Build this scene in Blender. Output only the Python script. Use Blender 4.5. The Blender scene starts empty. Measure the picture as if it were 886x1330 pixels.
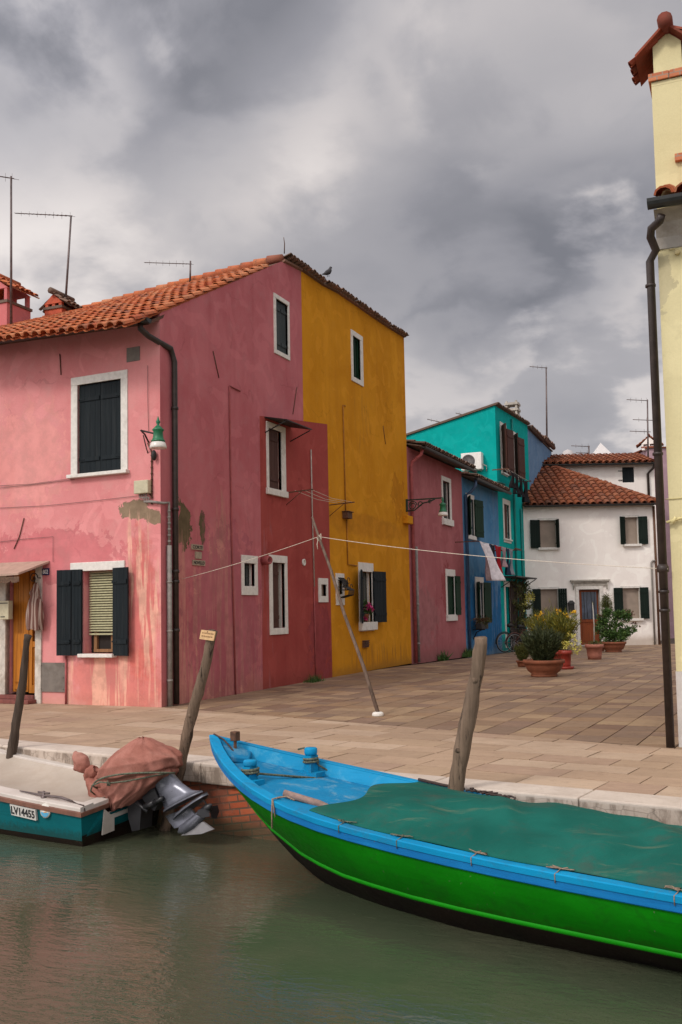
import bpy, bmesh, math, random
from mathutils import Vector, Matrix, noise as mnoise
from mathutils.geometry import tessellate_polygon
random.seed(7)
R = math.radians
SC = bpy.context.scene
COL = SC.collection
V = Vector

# ------------------------------------------------------------------ camera model (metres; quay level z = 0, eye 1.5 m above it)
FPX, CX, CY = 1257.0, 443.0, 699.0
PITCH, ROLL, YAW = math.atan(94 / 1257.0), R(1.07), R(23)
EYE = V((0, 0, 1.5))

def ray(px, py):
    u = (px - CX) / FPX; v = -(py - CY) / FPX
    c, s = math.cos(ROLL), math.sin(ROLL)
    u, v = u * c + v * s, -u * s + v * c
    d = (u, math.cos(PITCH) - v * math.sin(PITCH), math.sin(PITCH) + v * math.cos(PITCH))
    cy, sy = math.cos(YAW), math.sin(YAW)
    return V((d[0] * cy - d[1] * sy, d[0] * sy + d[1] * cy, d[2]))

def on_z(px, py, z=0.0):
    d = ray(px, py); return EYE + d * ((z - 1.5) / d.z)

class Frame:
    """a vertical wall plane: origin, u along the wall, n out of it"""
    def __init__(s, o, u, n=None):
        s.o = V(o); s.u = V(u).normalized()
        s.n = V(n).normalized() if n is not None else V((s.u.y, -s.u.x, 0))
    def P(s, u, z, o=0.0):
        return s.o + s.u * u + V((0, 0, z)) + s.n * o
    def px(s, px, py, out=0.0):
        d = ray(px, py); o = s.o + s.n * out
        t = (o - EYE).dot(s.n) / d.dot(s.n)
        q = EYE + d * t
        return ((q - s.o).dot(s.u), q.z - s.o.z)
    def quad(s, tl, tr, bl, br=None, out=0.0):
        a = s.px(*tl, out); b = s.px(*tr, out); c = s.px(*bl, out); d = s.px(*br, out) if br else None
        u0 = (a[0] + c[0]) / 2
        u1 = (b[0] + d[0]) / 2 if d else b[0]
        z1 = (a[1] + b[1]) / 2; z0 = (c[1] + d[1]) / 2 if d else c[1]
        return (u0, u1, z0, z1)
    def turned(s, u, ang, out=0.0, z=0.0):
        """frame hinged at u: ang=0 lies on the wall pointing +u, turning out"""
        d = s.u * math.cos(ang) + s.n * math.sin(ang)
        return Frame(s.P(u, z, out), d, s.n * math.cos(ang) - s.u * math.sin(ang))

# ------------------------------------------------------------------ mesh builder
class MB:
    def __init__(s): s.v = []; s.f = []; s.sm = []
    def face(s, pts, smooth=False):
        i = len(s.v); s.v += [V(p) for p in pts]; s.f.append(list(range(i, i + len(pts)))); s.sm.append(smooth)
    def mesh(s, vs, fs, smooth=False):
        i = len(s.v); s.v += [V(p) for p in vs]
        for f in fs: s.f.append([i + k for k in f]); s.sm.append(smooth)
    def hexa(s, p):
        s.mesh(p, [(0, 3, 2, 1), (4, 5, 6, 7), (0, 1, 5, 4), (1, 2, 6, 5), (2, 3, 7, 6), (3, 0, 4, 7)])
    def box(s, fr, u0, u1, z0, z1, o0, o1):
        if u0 > u1: u0, u1 = u1, u0
        if z0 > z1: z0, z1 = z1, z0
        if o0 > o1: o0, o1 = o1, o0
        s.hexa([fr.P(u0, z0, o1), fr.P(u1, z0, o1), fr.P(u1, z0, o0), fr.P(u0, z0, o0),
                fr.P(u0, z1, o1), fr.P(u1, z1, o1), fr.P(u1, z1, o0), fr.P(u0, z1, o0)])
    def bar(s, a, b, w, h=None, up=V((0, 0, 1))):
        a, b = V(a), V(b); h = h or w; d = (b - a).normalized()
        x = d.cross(up)
        if x.length < 1e-4: x = d.cross(V((0, 1, 0)))
        x.normalize(); y = x.cross(d)
        x = x * w / 2; y = y * h / 2
        s.hexa([a - x - y, a + x - y, a + x + y, a - x + y, b - x - y, b + x - y, b + x + y, b - x + y])
    def tube(s, pts, r, seg=8, caps=True, smooth=True, closed=False):
        pts = [V(p) for p in pts]; n = len(pts)
        if not hasattr(r, '__len__'): r = [r] * n
        t0 = (pts[1] - pts[0]).normalized()
        x = t0.cross(V((0, 0, 1)))
        if x.length < 1e-3: x = t0.cross(V((0, 1, 0)))
        x.normalize(); vs = []
        for i in range(n):
            if closed: t = pts[(i + 1) % n] - pts[i - 1]
            else: t = pts[min(i + 1, n - 1)] - pts[max(i - 1, 0)]
            t.normalize(); x = (x - t * x.dot(t)).normalized(); y = t.cross(x)
            for k in range(seg):
                a = 2 * math.pi * k / seg
                vs.append(pts[i] + (x * math.cos(a) + y * math.sin(a)) * r[i])
        fs = []
        for i in range(n if closed else n - 1):
            j = (i + 1) % n
            for k in range(seg):
                l = (k + 1) % seg
                fs.append((i * seg + k, i * seg + l, j * seg + l, j * seg + k))
        if caps and not closed:
            fs.append(tuple(range(seg))[::-1]); fs.append(tuple((n - 1) * seg + k for k in range(seg)))
        s.mesh(vs, fs, smooth)
    def lathe(s, c, prof, seg=24, smooth=True, axis=None):
        """prof: (radius, height) pairs"""
        c = V(c); ax = V(axis).normalized() if axis else V((0, 0, 1))
        x = ax.cross(V((0, 1, 0.01))).normalized(); y = ax.cross(x)
        vs = []; fs = []; n = len(prof)
        for r, h in prof:
            for k in range(seg):
                a = 2 * math.pi * k / seg
                vs.append(c + ax * h + (x * math.cos(a) + y * math.sin(a)) * r)
        for i in range(n - 1):
            for k in range(seg):
                l = (k + 1) % seg
                fs.append((i * seg + k, i * seg + l, (i + 1) * seg + l, (i + 1) * seg + k))
        fs.append(tuple(range(seg))[::-1]); fs.append(tuple((n - 1) * seg + k for k in range(seg)))
        s.mesh(vs, fs, smooth)
    def blob(s, c, r, seg=16, rings=10, amp=0.0, fq=2.0, rot=None, seed=0.0):
        c = V(c); vs = []; fs = []
        for i in range(rings + 1):
            th = math.pi * i / rings
            for k in range(seg):
                a = 2 * math.pi * k / seg
                d = V((math.sin(th) * math.cos(a), math.sin(th) * math.sin(a), math.cos(th)))
                m = 1 + amp * mnoise.noise(d * fq + V((seed, seed, seed)))
                p = V((d.x * r[0] * m, d.y * r[1] * m, d.z * r[2] * m))
                if rot: p = rot @ p
                vs.append(c + p)
        for i in range(rings):
            for k in range(seg):
                l = (k + 1) % seg
                fs.append((i * seg + k, (i + 1) * seg + k, (i + 1) * seg + l, i * seg + l))
        s.mesh(vs, fs, True)
    def obj(s, name, mat, parent=None, bevel=0, weld=False):
        me = bpy.data.meshes.new(name); me.from_pydata([tuple(v) for v in s.v], [], s.f)
        me.polygons.foreach_set('use_smooth', s.sm)
        me.materials.append(mat); me.validate()
        if weld:
            bm = bmesh.new(); bm.from_mesh(me); bmesh.ops.remove_doubles(bm, verts=bm.verts, dist=1e-4)
            bmesh.ops.recalc_face_normals(bm, faces=bm.faces); bm.to_mesh(me); bm.free()
        o = bpy.data.objects.new(name, me); COL.objects.link(o)
        if parent:
            o.parent = parent; bpy.context.view_layer.update() if False else None
            o.matrix_parent_inverse = PINV(parent)
        if bevel:
            b = o.modifiers.new('bevel', 'BEVEL'); b.width = bevel; b.segments = 2; b.limit_method = 'ANGLE'
        return o

WORLD = {}
def PINV(p):
    return WORLD.get(p.name, Matrix.Identity(4)).inverted()

def root(name, loc, label, cat, group=None):
    o = bpy.data.objects.new(name, None); COL.objects.link(o)
    o.location = loc; o.empty_display_size = 0.2
    WORLD[o.name] = Matrix.Translation(V(loc))
    o['label'] = label; o['category'] = cat
    if group: o['group'] = group
    return o

def tag(o, label=None, cat=None, group=None, kind=None):
    if label: o['label'] = label
    if cat: o['category'] = cat
    if group: o['group'] = group
    if kind: o['kind'] = kind
    return o

def text_mesh(name, body, size, mat, fr, u, z, out, width=None, height=None, parent=None, bold=0.0):
    cu = bpy.data.curves.new(name, 'FONT'); cu.body = body; cu.size = size; cu.extrude = 0.0015
    cu.align_x = 'CENTER'; cu.align_y = 'CENTER'; cu.offset = bold
    t = bpy.data.objects.new(name, cu); COL.objects.link(t)
    dg = bpy.context.evaluated_depsgraph_get(); dg.update()
    me = bpy.data.meshes.new_from_object(t.evaluated_get(dg))
    COL.objects.unlink(t); bpy.data.objects.remove(t)
    xs = [v.co.x for v in me.vertices]; ys = [v.co.y for v in me.vertices]
    w = max(xs) - min(xs); h = max(ys) - min(ys); mx = (max(xs) + min(xs)) / 2; my = (max(ys) + min(ys)) / 2
    sx = width / w if width else 1; sy = height / h if height else sx
    for v in me.vertices:
        v.co = fr.P(u + (v.co.x - mx) * sx, z + (v.co.y - my) * sy, out + v.co.z)
    me.materials.clear(); me.materials.append(mat); me.name = name
    o = bpy.data.objects.new(name, me); COL.objects.link(o)
    if parent: o.parent = parent; o.matrix_parent_inverse = PINV(parent)
    return o

# ------------------------------------------------------------------ materials
class NT:
    def __init__(s, name):
        s.m = bpy.data.materials.new(name); s.m.use_nodes = True
        s.t = s.m.node_tree; s.b = s.t.nodes['Principled BSDF']
        s.geo = None
    def n(s, typ, ins=None, **kw):
        nd = s.t.nodes.new(typ)
        for k, v in kw.items(): setattr(nd, k, v)
        for k, v in (ins or {}).items(): s.set(nd.inputs[k], v)
        return nd
    def set(s, sock, v):
        if isinstance(v, bpy.types.NodeSocket): s.t.links.new(v, sock)
        else:
            if hasattr(sock.default_value, '__len__') and not isinstance(v, (int, float)):
                if len(sock.default_value) == 4 and len(v) == 3: v = (*v, 1)
            sock.default_value = v
    def pos(s, scale=(1, 1, 1), rot=(0, 0, 0), loc=(0, 0, 0), coord='pos'):
        if coord == 'pos':
            if not s.geo: s.geo = s.n('ShaderNodeNewGeometry')
            src = s.geo.outputs['Position']
        else: src = s.n('ShaderNodeTexCoord').outputs[coord]
        return s.n('ShaderNodeMapping', {'Vector': src, 'Scale': scale, 'Rotation': rot, 'Location': loc}).outputs[0]
    def noise(s, scale, detail=4, rough=.55, vec=None, dist=0.0):
        return s.n('ShaderNodeTexNoise', {'Scale': scale, 'Detail': detail, 'Roughness': rough, 'Distortion': dist,
                                          'Vector': vec if vec else s.pos()}).outputs['Fac']
    def ramp(s, fac, a, b, lo=0.0, hi=1.0):
        return s.n('ShaderNodeMapRange', {'Value': fac, 'From Min': a, 'From Max': b, 'To Min': lo, 'To Max': hi}, interpolation_type='SMOOTHSTEP').outputs[0]
    def math(s, op, a, b=0.0, c=None):
        nd = s.n('ShaderNodeMath', operation=op); s.set(nd.inputs[0], a); s.set(nd.inputs[1], b)
        if c is not None: s.set(nd.inputs[2], c)
        return nd.outputs[0]
    def mix(s, fac, a, b, mode='MIX'):
        nd = s.n('ShaderNodeMix', data_type='RGBA', blend_type=mode)
        s.set(nd.inputs['Factor'], fac)
        ca = [i for i in nd.inputs if i.type == 'RGBA']
        s.set(ca[0], a); s.set(ca[1], b)
        return [o for o in nd.outputs if o.type == 'RGBA'][0]
    def island(s):
        if not s.geo: s.geo = s.n('ShaderNodeNewGeometry')
        return s.geo.outputs['Random Per Island']
    def bump(s, h, strength=.3, dist=.01, normal=None):
        ins = {'Height': h, 'Strength': strength, 'Distance': dist}
        if normal: ins['Normal'] = normal
        return s.n('ShaderNodeBump', ins).outputs[0]
    def out(s, col=None, rough=None, normal=None, metal=None, spec=None):
        if col is not None: s.set(s.b.inputs['Base Color'], col)
        if rough is not None: s.set(s.b.inputs['Roughness'], rough)
        if normal is not None: s.set(s.b.inputs['Normal'], normal)
        if metal is not None: s.set(s.b.inputs['Metallic'], metal)
        if spec is not None: s.set(s.b.inputs['Specular IOR Level'], spec)
        return s.m

def simple(name, col, rough=.7, var=.25, scale=12.0, metal=0.0, bump=.15, spec=.4, grime=None, coord='pos'):
    t = NT(name)
    p = t.pos()
    n1 = t.noise(scale, 5, .6, p)
    dark = tuple(c * (1 - var) for c in col); lite = tuple(min(1, c * (1 + var)) for c in col)
    c = t.mix(t.ramp(n1, .3, .7), dark, lite)
    if grime:
        n2 = t.noise(scale * .35, 6, .7, t.pos(loc=(3, 1, 7)))
        c = t.mix(t.ramp(n2, .5, .68, 0, grime[1]), c, grime[0])
    return t.out(c, t.ramp(n1, 0, 1, rough * .85, min(1, rough * 1.12)), t.bump(n1, bump, .004), metal, spec)

def planked(name, col, rough=.6, worn=None, amt=.3, grain=(30, 30, 1.5)):
    """painted or bare timber: vertical grain and worn streaks"""
    t = NT(name)
    g = t.noise(1.0, 6, .65, t.pos(scale=grain))
    isl = t.island()
    c = t.mix(t.ramp(g, .25, .75), tuple(x * .7 for x in col), tuple(min(1, x * 1.3) for x in col))
    c = t.mix(t.ramp(isl, 0, 1, 0, .25), c, tuple(x * .55 for x in col))
    if worn:
        w = t.noise(1.0, 8, .75, t.pos(scale=tuple(k * .5 for k in grain), loc=(4, 4, 4)))
        c = t.mix(t.ramp(w, .50, .62, 0, amt), c, worn)
    return t.out(c, rough, t.bump(g, .6, .008), spec=.14)

def plaster(name, a, b, c=None, scale=.9, streak=.35, streakcol=None, spots=(), rough=.92, bump=.35, damp=None, fine=.12, crack=.22):
    """lime render: cloudy tone, rain streaks, hand-placed stains (centre, radii, colour, ragged, opacity, streaky)"""
    t = NT(name)
    n1 = t.noise(scale, 8, .62, t.pos(scale=(1, 1, .8)), .4)
    n2 = t.noise(scale * 4.3, 6, .65, t.pos(loc=(7, 3, 1)))
    n3 = t.noise(55, 3, .6)
    st = t.noise(1.0, 5, .6, t.pos(scale=(3.2, 3.2, .22)), .3)
    col = t.mix(t.ramp(n1, .32, .68), a, b)
    if c: col = t.mix(t.ramp(n2, .45, .75, 0, .6), col, c)
    col = t.mix(t.ramp(st, .5, .8, 0, streak), col, streakcol or tuple(x * .62 for x in a))
    col = t.mix(t.ramp(n3, .3, .75, 0, fine), col, tuple(x * .5 for x in a))
    h = t.math('ADD', t.math('MULTIPLY', n2, .6), t.math('MULTIPLY', n3, .16))
    # hairline cracks, broken up, and hand-trowelled patches
    wv = t.n('ShaderNodeVectorMath', {0: t.pos(loc=(1.3, 2.1, .4)), 1: t.n('ShaderNodeVectorMath', {0: t.n('ShaderNodeTexNoise', {'Scale': 2.4, 'Detail': 5.0, 'Vector': t.pos()}).outputs['Color'], 'Scale': .55}, operation='SCALE').outputs[0]}, operation='ADD').outputs[0]
    vc = t.n('ShaderNodeTexVoronoi', {'Vector': wv, 'Scale': .62}, feature='DISTANCE_TO_EDGE').outputs['Distance']
    ck = t.math('MULTIPLY', t.ramp(vc, .012, .003), t.ramp(t.noise(1.1, 3, .5, t.pos(loc=(6, 6, 6))), .5, .58, 0, crack))
    col = t.mix(ck, col, tuple(x * .4 for x in a)); h = t.math('SUBTRACT', h, t.math('MULTIPLY', ck, .3))
    pt = t.noise(1.6, 3, .45, t.pos(loc=(11, 4, 2)), 1.2); col = t.mix(t.ramp(pt, .56, .60, 0, .22), col, tuple(min(1, x * 1.22 + .01) for x in b))
    if damp:  # (height, colour, opacity)
        sep = t.n('ShaderNodeSeparateXYZ', {0: t.pos()}).outputs[2]
        e = t.math('ADD', sep, t.math('MULTIPLY', t.math('SUBTRACT', n2, .5), 1.1 * damp[0]))
        col = t.mix(t.ramp(e, damp[0], 0, 0, damp[2]), col, damp[1])
    for sp in spots:
        ctr, rad, sc, rag, op = sp[:5]; streaky = len(sp) > 5 and sp[5]
        q = t.n('ShaderNodeVectorMath', {0: t.pos(), 1: ctr}, operation='SUBTRACT').outputs[0]
        q = t.n('ShaderNodeVectorMath', {0: q, 1: rad}, operation='DIVIDE').outputs[0]
        L = t.n('ShaderNodeVectorMath', {0: q}, operation='LENGTH').outputs['Value']
        nn = t.noise(1.0, 5, .62, t.pos(scale=(6.5, 6.5, .75), loc=ctr), .5) if streaky else t.noise(3.6, 8, .68, t.pos(loc=ctr), .4)
        d = t.math('ADD', L, t.math('MULTIPLY', t.math('SUBTRACT', nn, .5), rag * 2.6))
        if streaky:
            nn2 = t.noise(1.0, 4, .6, t.pos(scale=(7.5, 7.5, .55), loc=(ctr[1], ctr[0], 1)), .35)
            m = t.math('MULTIPLY', t.ramp(d, 1.0, .55, 0, op), t.ramp(nn2, .49, .56))
        else: m = t.ramp(d, 1.0, .94 if rag > .85 else .6, 0, op)
        scn = t.mix(t.ramp(n2, .35, .65), sc, tuple(x * .72 for x in sc))
        col = t.mix(m, col, scn)
        h = t.math('SUBTRACT', h, t.math('MULTIPLY', m, .25 if not streaky else .05))
    return t.out(col, rough, t.bump(h, bump, .03), spec=.06)

def tile_mat(name, cols, lichen=.35):
    t = NT(name); isl = t.island()
    cr = t.n('ShaderNodeValToRGB', {0: isl}); el = cr.color_ramp.elements
    el[0].position = 0; el[0].color = (*cols[0], 1); el[1].position = 1; el[1].color = (*cols[-1], 1)
    for i, c in enumerate(cols[1:-1], 1):
        e = el.new(i / (len(cols) - 1)); e.color = (*c, 1)
    n = t.noise(9, 7, .7); n2 = t.noise(40, 4, .6)
    c = t.mix(t.ramp(n, .5, .7, 0, lichen), cr.outputs[0], (.10, .085, .06))
    c = t.mix(t.ramp(n2, .5, .8, 0, .35), c, tuple(x * .5 for x in cols[0]))
    return t.out(c, .9, t.bump(n2, .3, .008), spec=.2)

M = {}
WHITE = (.70, .66, .60)
M['stone_white'] = simple('white_stone', (.66, .63, .58), .8, .08, 14, grime=((.40, .36, .30), .35), spec=.15)
M['stone_grey'] = simple('grey_stone', (.40, .37, .32), .85, .2, 10, grime=((.16, .14, .11), .6))
M['iron'] = simple('dark_iron', (.022, .020, .018), .55, .3, 30, metal=.2)
M['rust'] = simple('rusty_iron', (.10, .045, .025), .85, .4, 30)
M['pipe_dark'] = simple('dark_brown_pipe', (.032, .022, .018), .45, .3, 8, metal=.1, grime=((.06, .045, .035), .5))
M['pipe_grey'] = simple('grey_pipe', (.22, .20, .18), .6, .2, 10)
M['pipe_pink'] = simple('painted_pink_pipe', (.30, .07, .07), .7, .2, 10)
M['gutter'] = simple('gutter_metal', (.030, .032, .032), .45, .25, 8, metal=.2)
M['shutter_dark'] = planked('shutter_dark_green', (.009, .014, .017), .6, (.03, .034, .035), .35)
M['shutter_grey'] = planked('shutter_slate', (.045, .058, .06), .6, (.09, .09, .085), .3)
M['shutter_green'] = planked('shutter_green', (.007, .030, .014), .6, (.02, .05, .03), .3)
M['shutter_deep'] = planked('shutter_bottle_green', (.006, .014, .010), .6, (.015, .022, .017), .3)
M['shutter_brown'] = planked('shutter_brown', (.075, .030, .022), .6, (.12, .07, .05), .3)
M['wood_orange'] = planked('varnished_door', (.42, .155, .022), .38, (.22, .07, .015), .5)
M['prop_wood'] = planked('old_pole_wood', (.15, .105, .08), .9, (.06, .045, .035), .6, (20, 20, 2))
M['wood_red'] = planked('red_brown_door', (.22, .055, .018), .4, (.10, .03, .02), .4)
M['wood_raw'] = planked('raw_window_wood', (.28, .15, .07), .6, (.12, .07, .04), .4)
M['grey_wood'] = planked('weathered_post', (0.176, 0.123, 0.086), .9, (0.029, 0.021, 0.016), .95, (27.880, 27.880, 2.132))
M['dark_post'] = planked('dark_post', (.075, .055, .042), .9, (.03, .022, .018), .7, (26, 26, 2.2))
M['pale_board'] = simple('pale_board', (.62, .40, .20), .8, .12, 25)
M['dark_line'] = simple('dark_lettering', (.02, .02, .02), .8, 0, 5, bump=0)
M['faded_line'] = simple('faded_lettering', (.30, .17, .08), .8, .2, 15, bump=0)
M['blind'] = simple('slatted_blind', (.36, .34, .20), .6, .15, 20)
M['curtain'] = simple('drawn_blind', (.27, .215, .17), .8, .12, 3)
M['cream_plastic'] = simple('cream_plastic', (.48, .44, .30), .5, .08, 12, grime=((.2, .17, .1), .35))
M['metal_patch'] = simple('grey_panel', (.155, .135, .115), .7, .15, 8, grime=((.09, .07, .055), .5))
M['canvas_tan'] = simple('tan_awning', (.40, .27, .21), .85, .12, 6)
M['plaque'] = simple('blue_plaque', (.012, .014, .06), .4, .1, 20)
M['white_paint'] = simple('white_paint', (.72, .70, .66), .6, .06, 12)
M['green_enamel'] = simple('green_enamel', (.012, .13, .055), .42, .2, 10)
M['opal'] = simple('opal_glass', (.66, .62, .57), .25, .05, 5)
M['roof_red'] = tile_mat('roof_tiles_orange', [(0.425, 0.111, 0.043), (0.527, 0.170, 0.068), (0.357, 0.085, 0.038), (0.561, 0.221, 0.102), (0.255, 0.093, 0.060)], .8)
M['roof_dark'] = tile_mat('roof_tiles_brown', [(0.202, 0.054, 0.022), (0.246, 0.078, 0.034), (0.168, 0.045, 0.022), (0.264, 0.095, 0.048), (0.123, 0.045, 0.028)], .6)
M['roof_old'] = tile_mat('roof_tiles_weathered', [(.16, .10, .07), (.22, .13, .09), (.13, .09, .07), (.26, .14, .10)], .6)
M['underlay'] = simple('roof_underlay', (.10, .045, .03), .9, .3, 8)
M['soffit'] = simple('eave_timber', (.14, .10, .075), .9, .2, 12)
M['bricks_old'] = None
M['terracotta'] = simple('terracotta', (0.203, 0.066, 0.031), .8, .18, 9, grime=((0.242, 0.130, 0.087), .35))
M['terracotta_pink'] = simple('terracotta_pink', (0.343, 0.132, 0.092), .8, .12, 9, grime=((0.231, 0.086, 0.053), .4))
M['plastic_red'] = simple('red_plastic_pot', (.26, .032, .02), .5, .15, 9)
M['soil'] = simple('potting_soil', (.04, .028, .018), 1, .3, 40)
M['rubber'] = simple('tyre_rubber', (.012, .012, .012), .7, .1, 9)
M['chrome'] = simple('bicycle_metal', (.35, .34, .33), .35, .1, 9, metal=.8)
M['bike_red'] = simple('bicycle_paint', (.10, .03, .02), .4, .1, 9)
M['rope_pale'] = simple('pale_rope', (.55, .49, .40), .9, .2, 40)
M['rope_grey'] = simple('grey_green_rope', (.10, .11, .075), .9, .5, 60)
M['rope_dark'] = simple('dark_rope', (.05, .03, .025), .9, .4, 60)
M['wire'] = simple('thin_wire', (.10, .07, .06), .8, .1, 10)
M['antenna'] = simple('antenna_metal', (.13, .10, .095), .5, .25, 9, metal=.4)
M['bird'] = simple('bird_feathers', (.035, .032, .035), .8, .4, 40)

def glass(name, col=(.02, .025, .025), rough=.06):
    t = NT(name); n = t.noise(2.5, 3, .5)
    return t.out(t.mix(t.ramp(n, .4, .6), col, tuple(c * 1.8 for c in col)), rough, t.bump(n, .1, .01), spec=.5)
M['glass'] = glass('window_glass')
M['glass_blue'] = glass('door_glass', (.03, .04, .06), .2)
M['dark_inside'] = simple('unlit_room', (.02, .015, .012), .95, .2, 3)

def leafm(name, cols, rough=.6):
    t = NT(name); isl = t.island()
    cr = t.n('ShaderNodeValToRGB', {0: isl}); el = cr.color_ramp.elements
    el[0].color = (*cols[0], 1); el[1].color = (*cols[-1], 1)
    for i, c in enumerate(cols[1:-1], 1): el.new(i / (len(cols) - 1)).color = (*c, 1)
    t.out(cr.outputs[0], rough, spec=.3)
    t.set(t.b.inputs['Subsurface Weight'], 0.0)
    return t.m
M['leaf'] = leafm('leaves_green', [(.025, .06, .015), (.05, .11, .025), (.09, .15, .03), (.035, .08, .02)])
M['leaf_yellow'] = leafm('leaves_broom', [(0.053, 0.072, 0.012), (0.098, 0.104, 0.016), (0.225, 0.192, 0.016), (0.068, 0.080, 0.016)])
M['leaf_rosemary'] = leafm('leaves_rosemary', [(.020, .028, .010), (.034, .045, .015), (.05, .062, .022)])
M['leaf_olive'] = leafm('leaves_olive', [(.06, .07, .015), (.09, .09, .02), (.04, .06, .012)])
M['petal_yellow'] = leafm('petals_yellow', [(.75, .42, .01), (.85, .55, .03), (.7, .30, .01)])
M['petal_pale'] = leafm('petals_pale_yellow', [(.62, .52, .16), (.55, .50, .10), (.35, .36, .07)])
M['petal_pink'] = leafm('petals_magenta', [(.45, .02, .14), (.60, .04, .22), (.32, .01, .08)])
M['leaf_red'] = leafm('leaves_reddish', [(.12, .03, .02), (.09, .05, .02), (.05, .07, .02), (.16, .05, .035)])
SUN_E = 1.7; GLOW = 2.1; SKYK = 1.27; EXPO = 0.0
SPOTS = [(150, 20, 3, 13, -.80), (340, 30, 2, 8, -.22), (60, 230, 2, 9, .42), (230, 190, 2, 11, .36), (420, 130, 2, 8, .15), (680, 230, 3, 12, -.20), (640, 340, 2, 8, -.12), (800, 380, 2, 8, -.14), (280, 370, 2, 7, -.12),
         (700, 20, 2, 9, .22), (820, 480, 2, 7, .38), (600, 520, 2, 6, .18)]
# ------------------------------------------------------------------ builders
def tiles(mb, o, U, W, ul, vl, pitch=.2, tl=.36, inside=None, rise=.075, seg=5, jit=.012, v0=-.06):
    """rows of overlapping curved clay tiles on the plane o + U*u + W*v"""
    o = V(o); U = V(U).normalized(); W = V(W).normalized(); N = U.cross(W).normalized()
    nu = int(ul / pitch); nv = int((vl - v0) / tl) + 1
    for i in range(nu):
        for j in range(nv):
            u = (i + .5) * pitch; v = v0 + j * tl
            if v > vl - .05: continue
            if inside and not inside(u, v + tl * .5): continue
            L = min(tl * 1.18, vl - v + .03)
            uu = u + random.uniform(-jit, jit); vv = v + random.uniform(-.02, .02)
            r0 = pitch * .47 * random.uniform(.96, 1.04); r1 = pitch * .38
            h0 = .035 + random.uniform(-.004, .006); h1 = .0
            sk = random.uniform(-.01, .01)
            vs = []
            for (r, vo, h) in ((r0, 0, h0), (r1, L, h1), (r0 * .8, 0, h0 - .004)):
                for k in range(seg + 1):
                    a = math.pi * k / seg
                    vs.append(o + U * (uu + math.cos(a) * r + (sk if vo else 0)) + W * (vv + vo) + N * (h + math.sin(a) * rise * (r / r0 if r > r1 else .85)))
            n = seg + 1
            fs = [(k, k + 1, n + k + 1, n + k) for k in range(seg)] + [(k + 1, k, 2 * n + k, 2 * n + k + 1) for k in range(seg)]
            mb.mesh(vs, fs, False)
            # channel tile between the covers
            u2 = u + pitch * .5; vs = []
            for (vo, h) in ((-.02, .0), (L, -.012)):
                for k in range(4):
                    a = math.pi * k / 3
                    vs.append(o + U * (u2 + math.cos(a) * pitch * .3) + W * (vv + vo) + N * (h + .02 - math.sin(a) * .035))
            mb.mesh(vs, [(k, k + 1, 4 + k + 1, 4 + k) for k in range(3)], False)

def facade(name, fr, outer, holes, mat, parent, depth=.28, extra=None, edges=False):
    mb = MB(); loops = [[V((u, z, 0)) for u, z in outer]]
    for (a, b, c, d) in holes: loops.append([V((a, c, 0)), V((a, d, 0)), V((b, d, 0)), V((b, c, 0))])
    flat = [p for l in loops for p in l]
    for tri in tessellate_polygon(loops):
        q = [fr.P(flat[i].x, flat[i].y) for i in tri]
        if (q[1] - q[0]).cross(q[2] - q[0]).dot(fr.n) < 0: q.reverse()
        mb.face(q)
    for l in (loops if edges else loops[1:]):
        for i in range(len(l)):
            a, b = l[i], l[(i + 1) % len(l)]
            mb.face([fr.P(a.x, a.y), fr.P(b.x, b.y), fr.P(b.x, b.y, -depth), fr.P(a.x, a.y, -depth)])
    if extra: extra(mb)
    return mb.obj(name, mat, parent)

def leaf(mb, fr, w, z0, z1, th=.035, planks=4, battens=True):
    """board shutter leaf lying in fr from u=0 to u=w"""
    s = 1 if w > 0 else -1; a = abs(w)
    for k in range(planks):
        mb.box(fr, s * (a * k / planks + .002), s * (a * (k + 1) / planks - .002), z0, z1, 0, th)
    if battens:
        for z in (z0 + (z1 - z0) * .16, z0 + (z1 - z0) * .84):
            mb.box(fr, s * .02, s * (a - .02), z - .035, z + .035, th, th + .018)
            mb.box(fr, s * -.0, s * .12, z - .012, z + .012, th + .019, th + .026)

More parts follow.
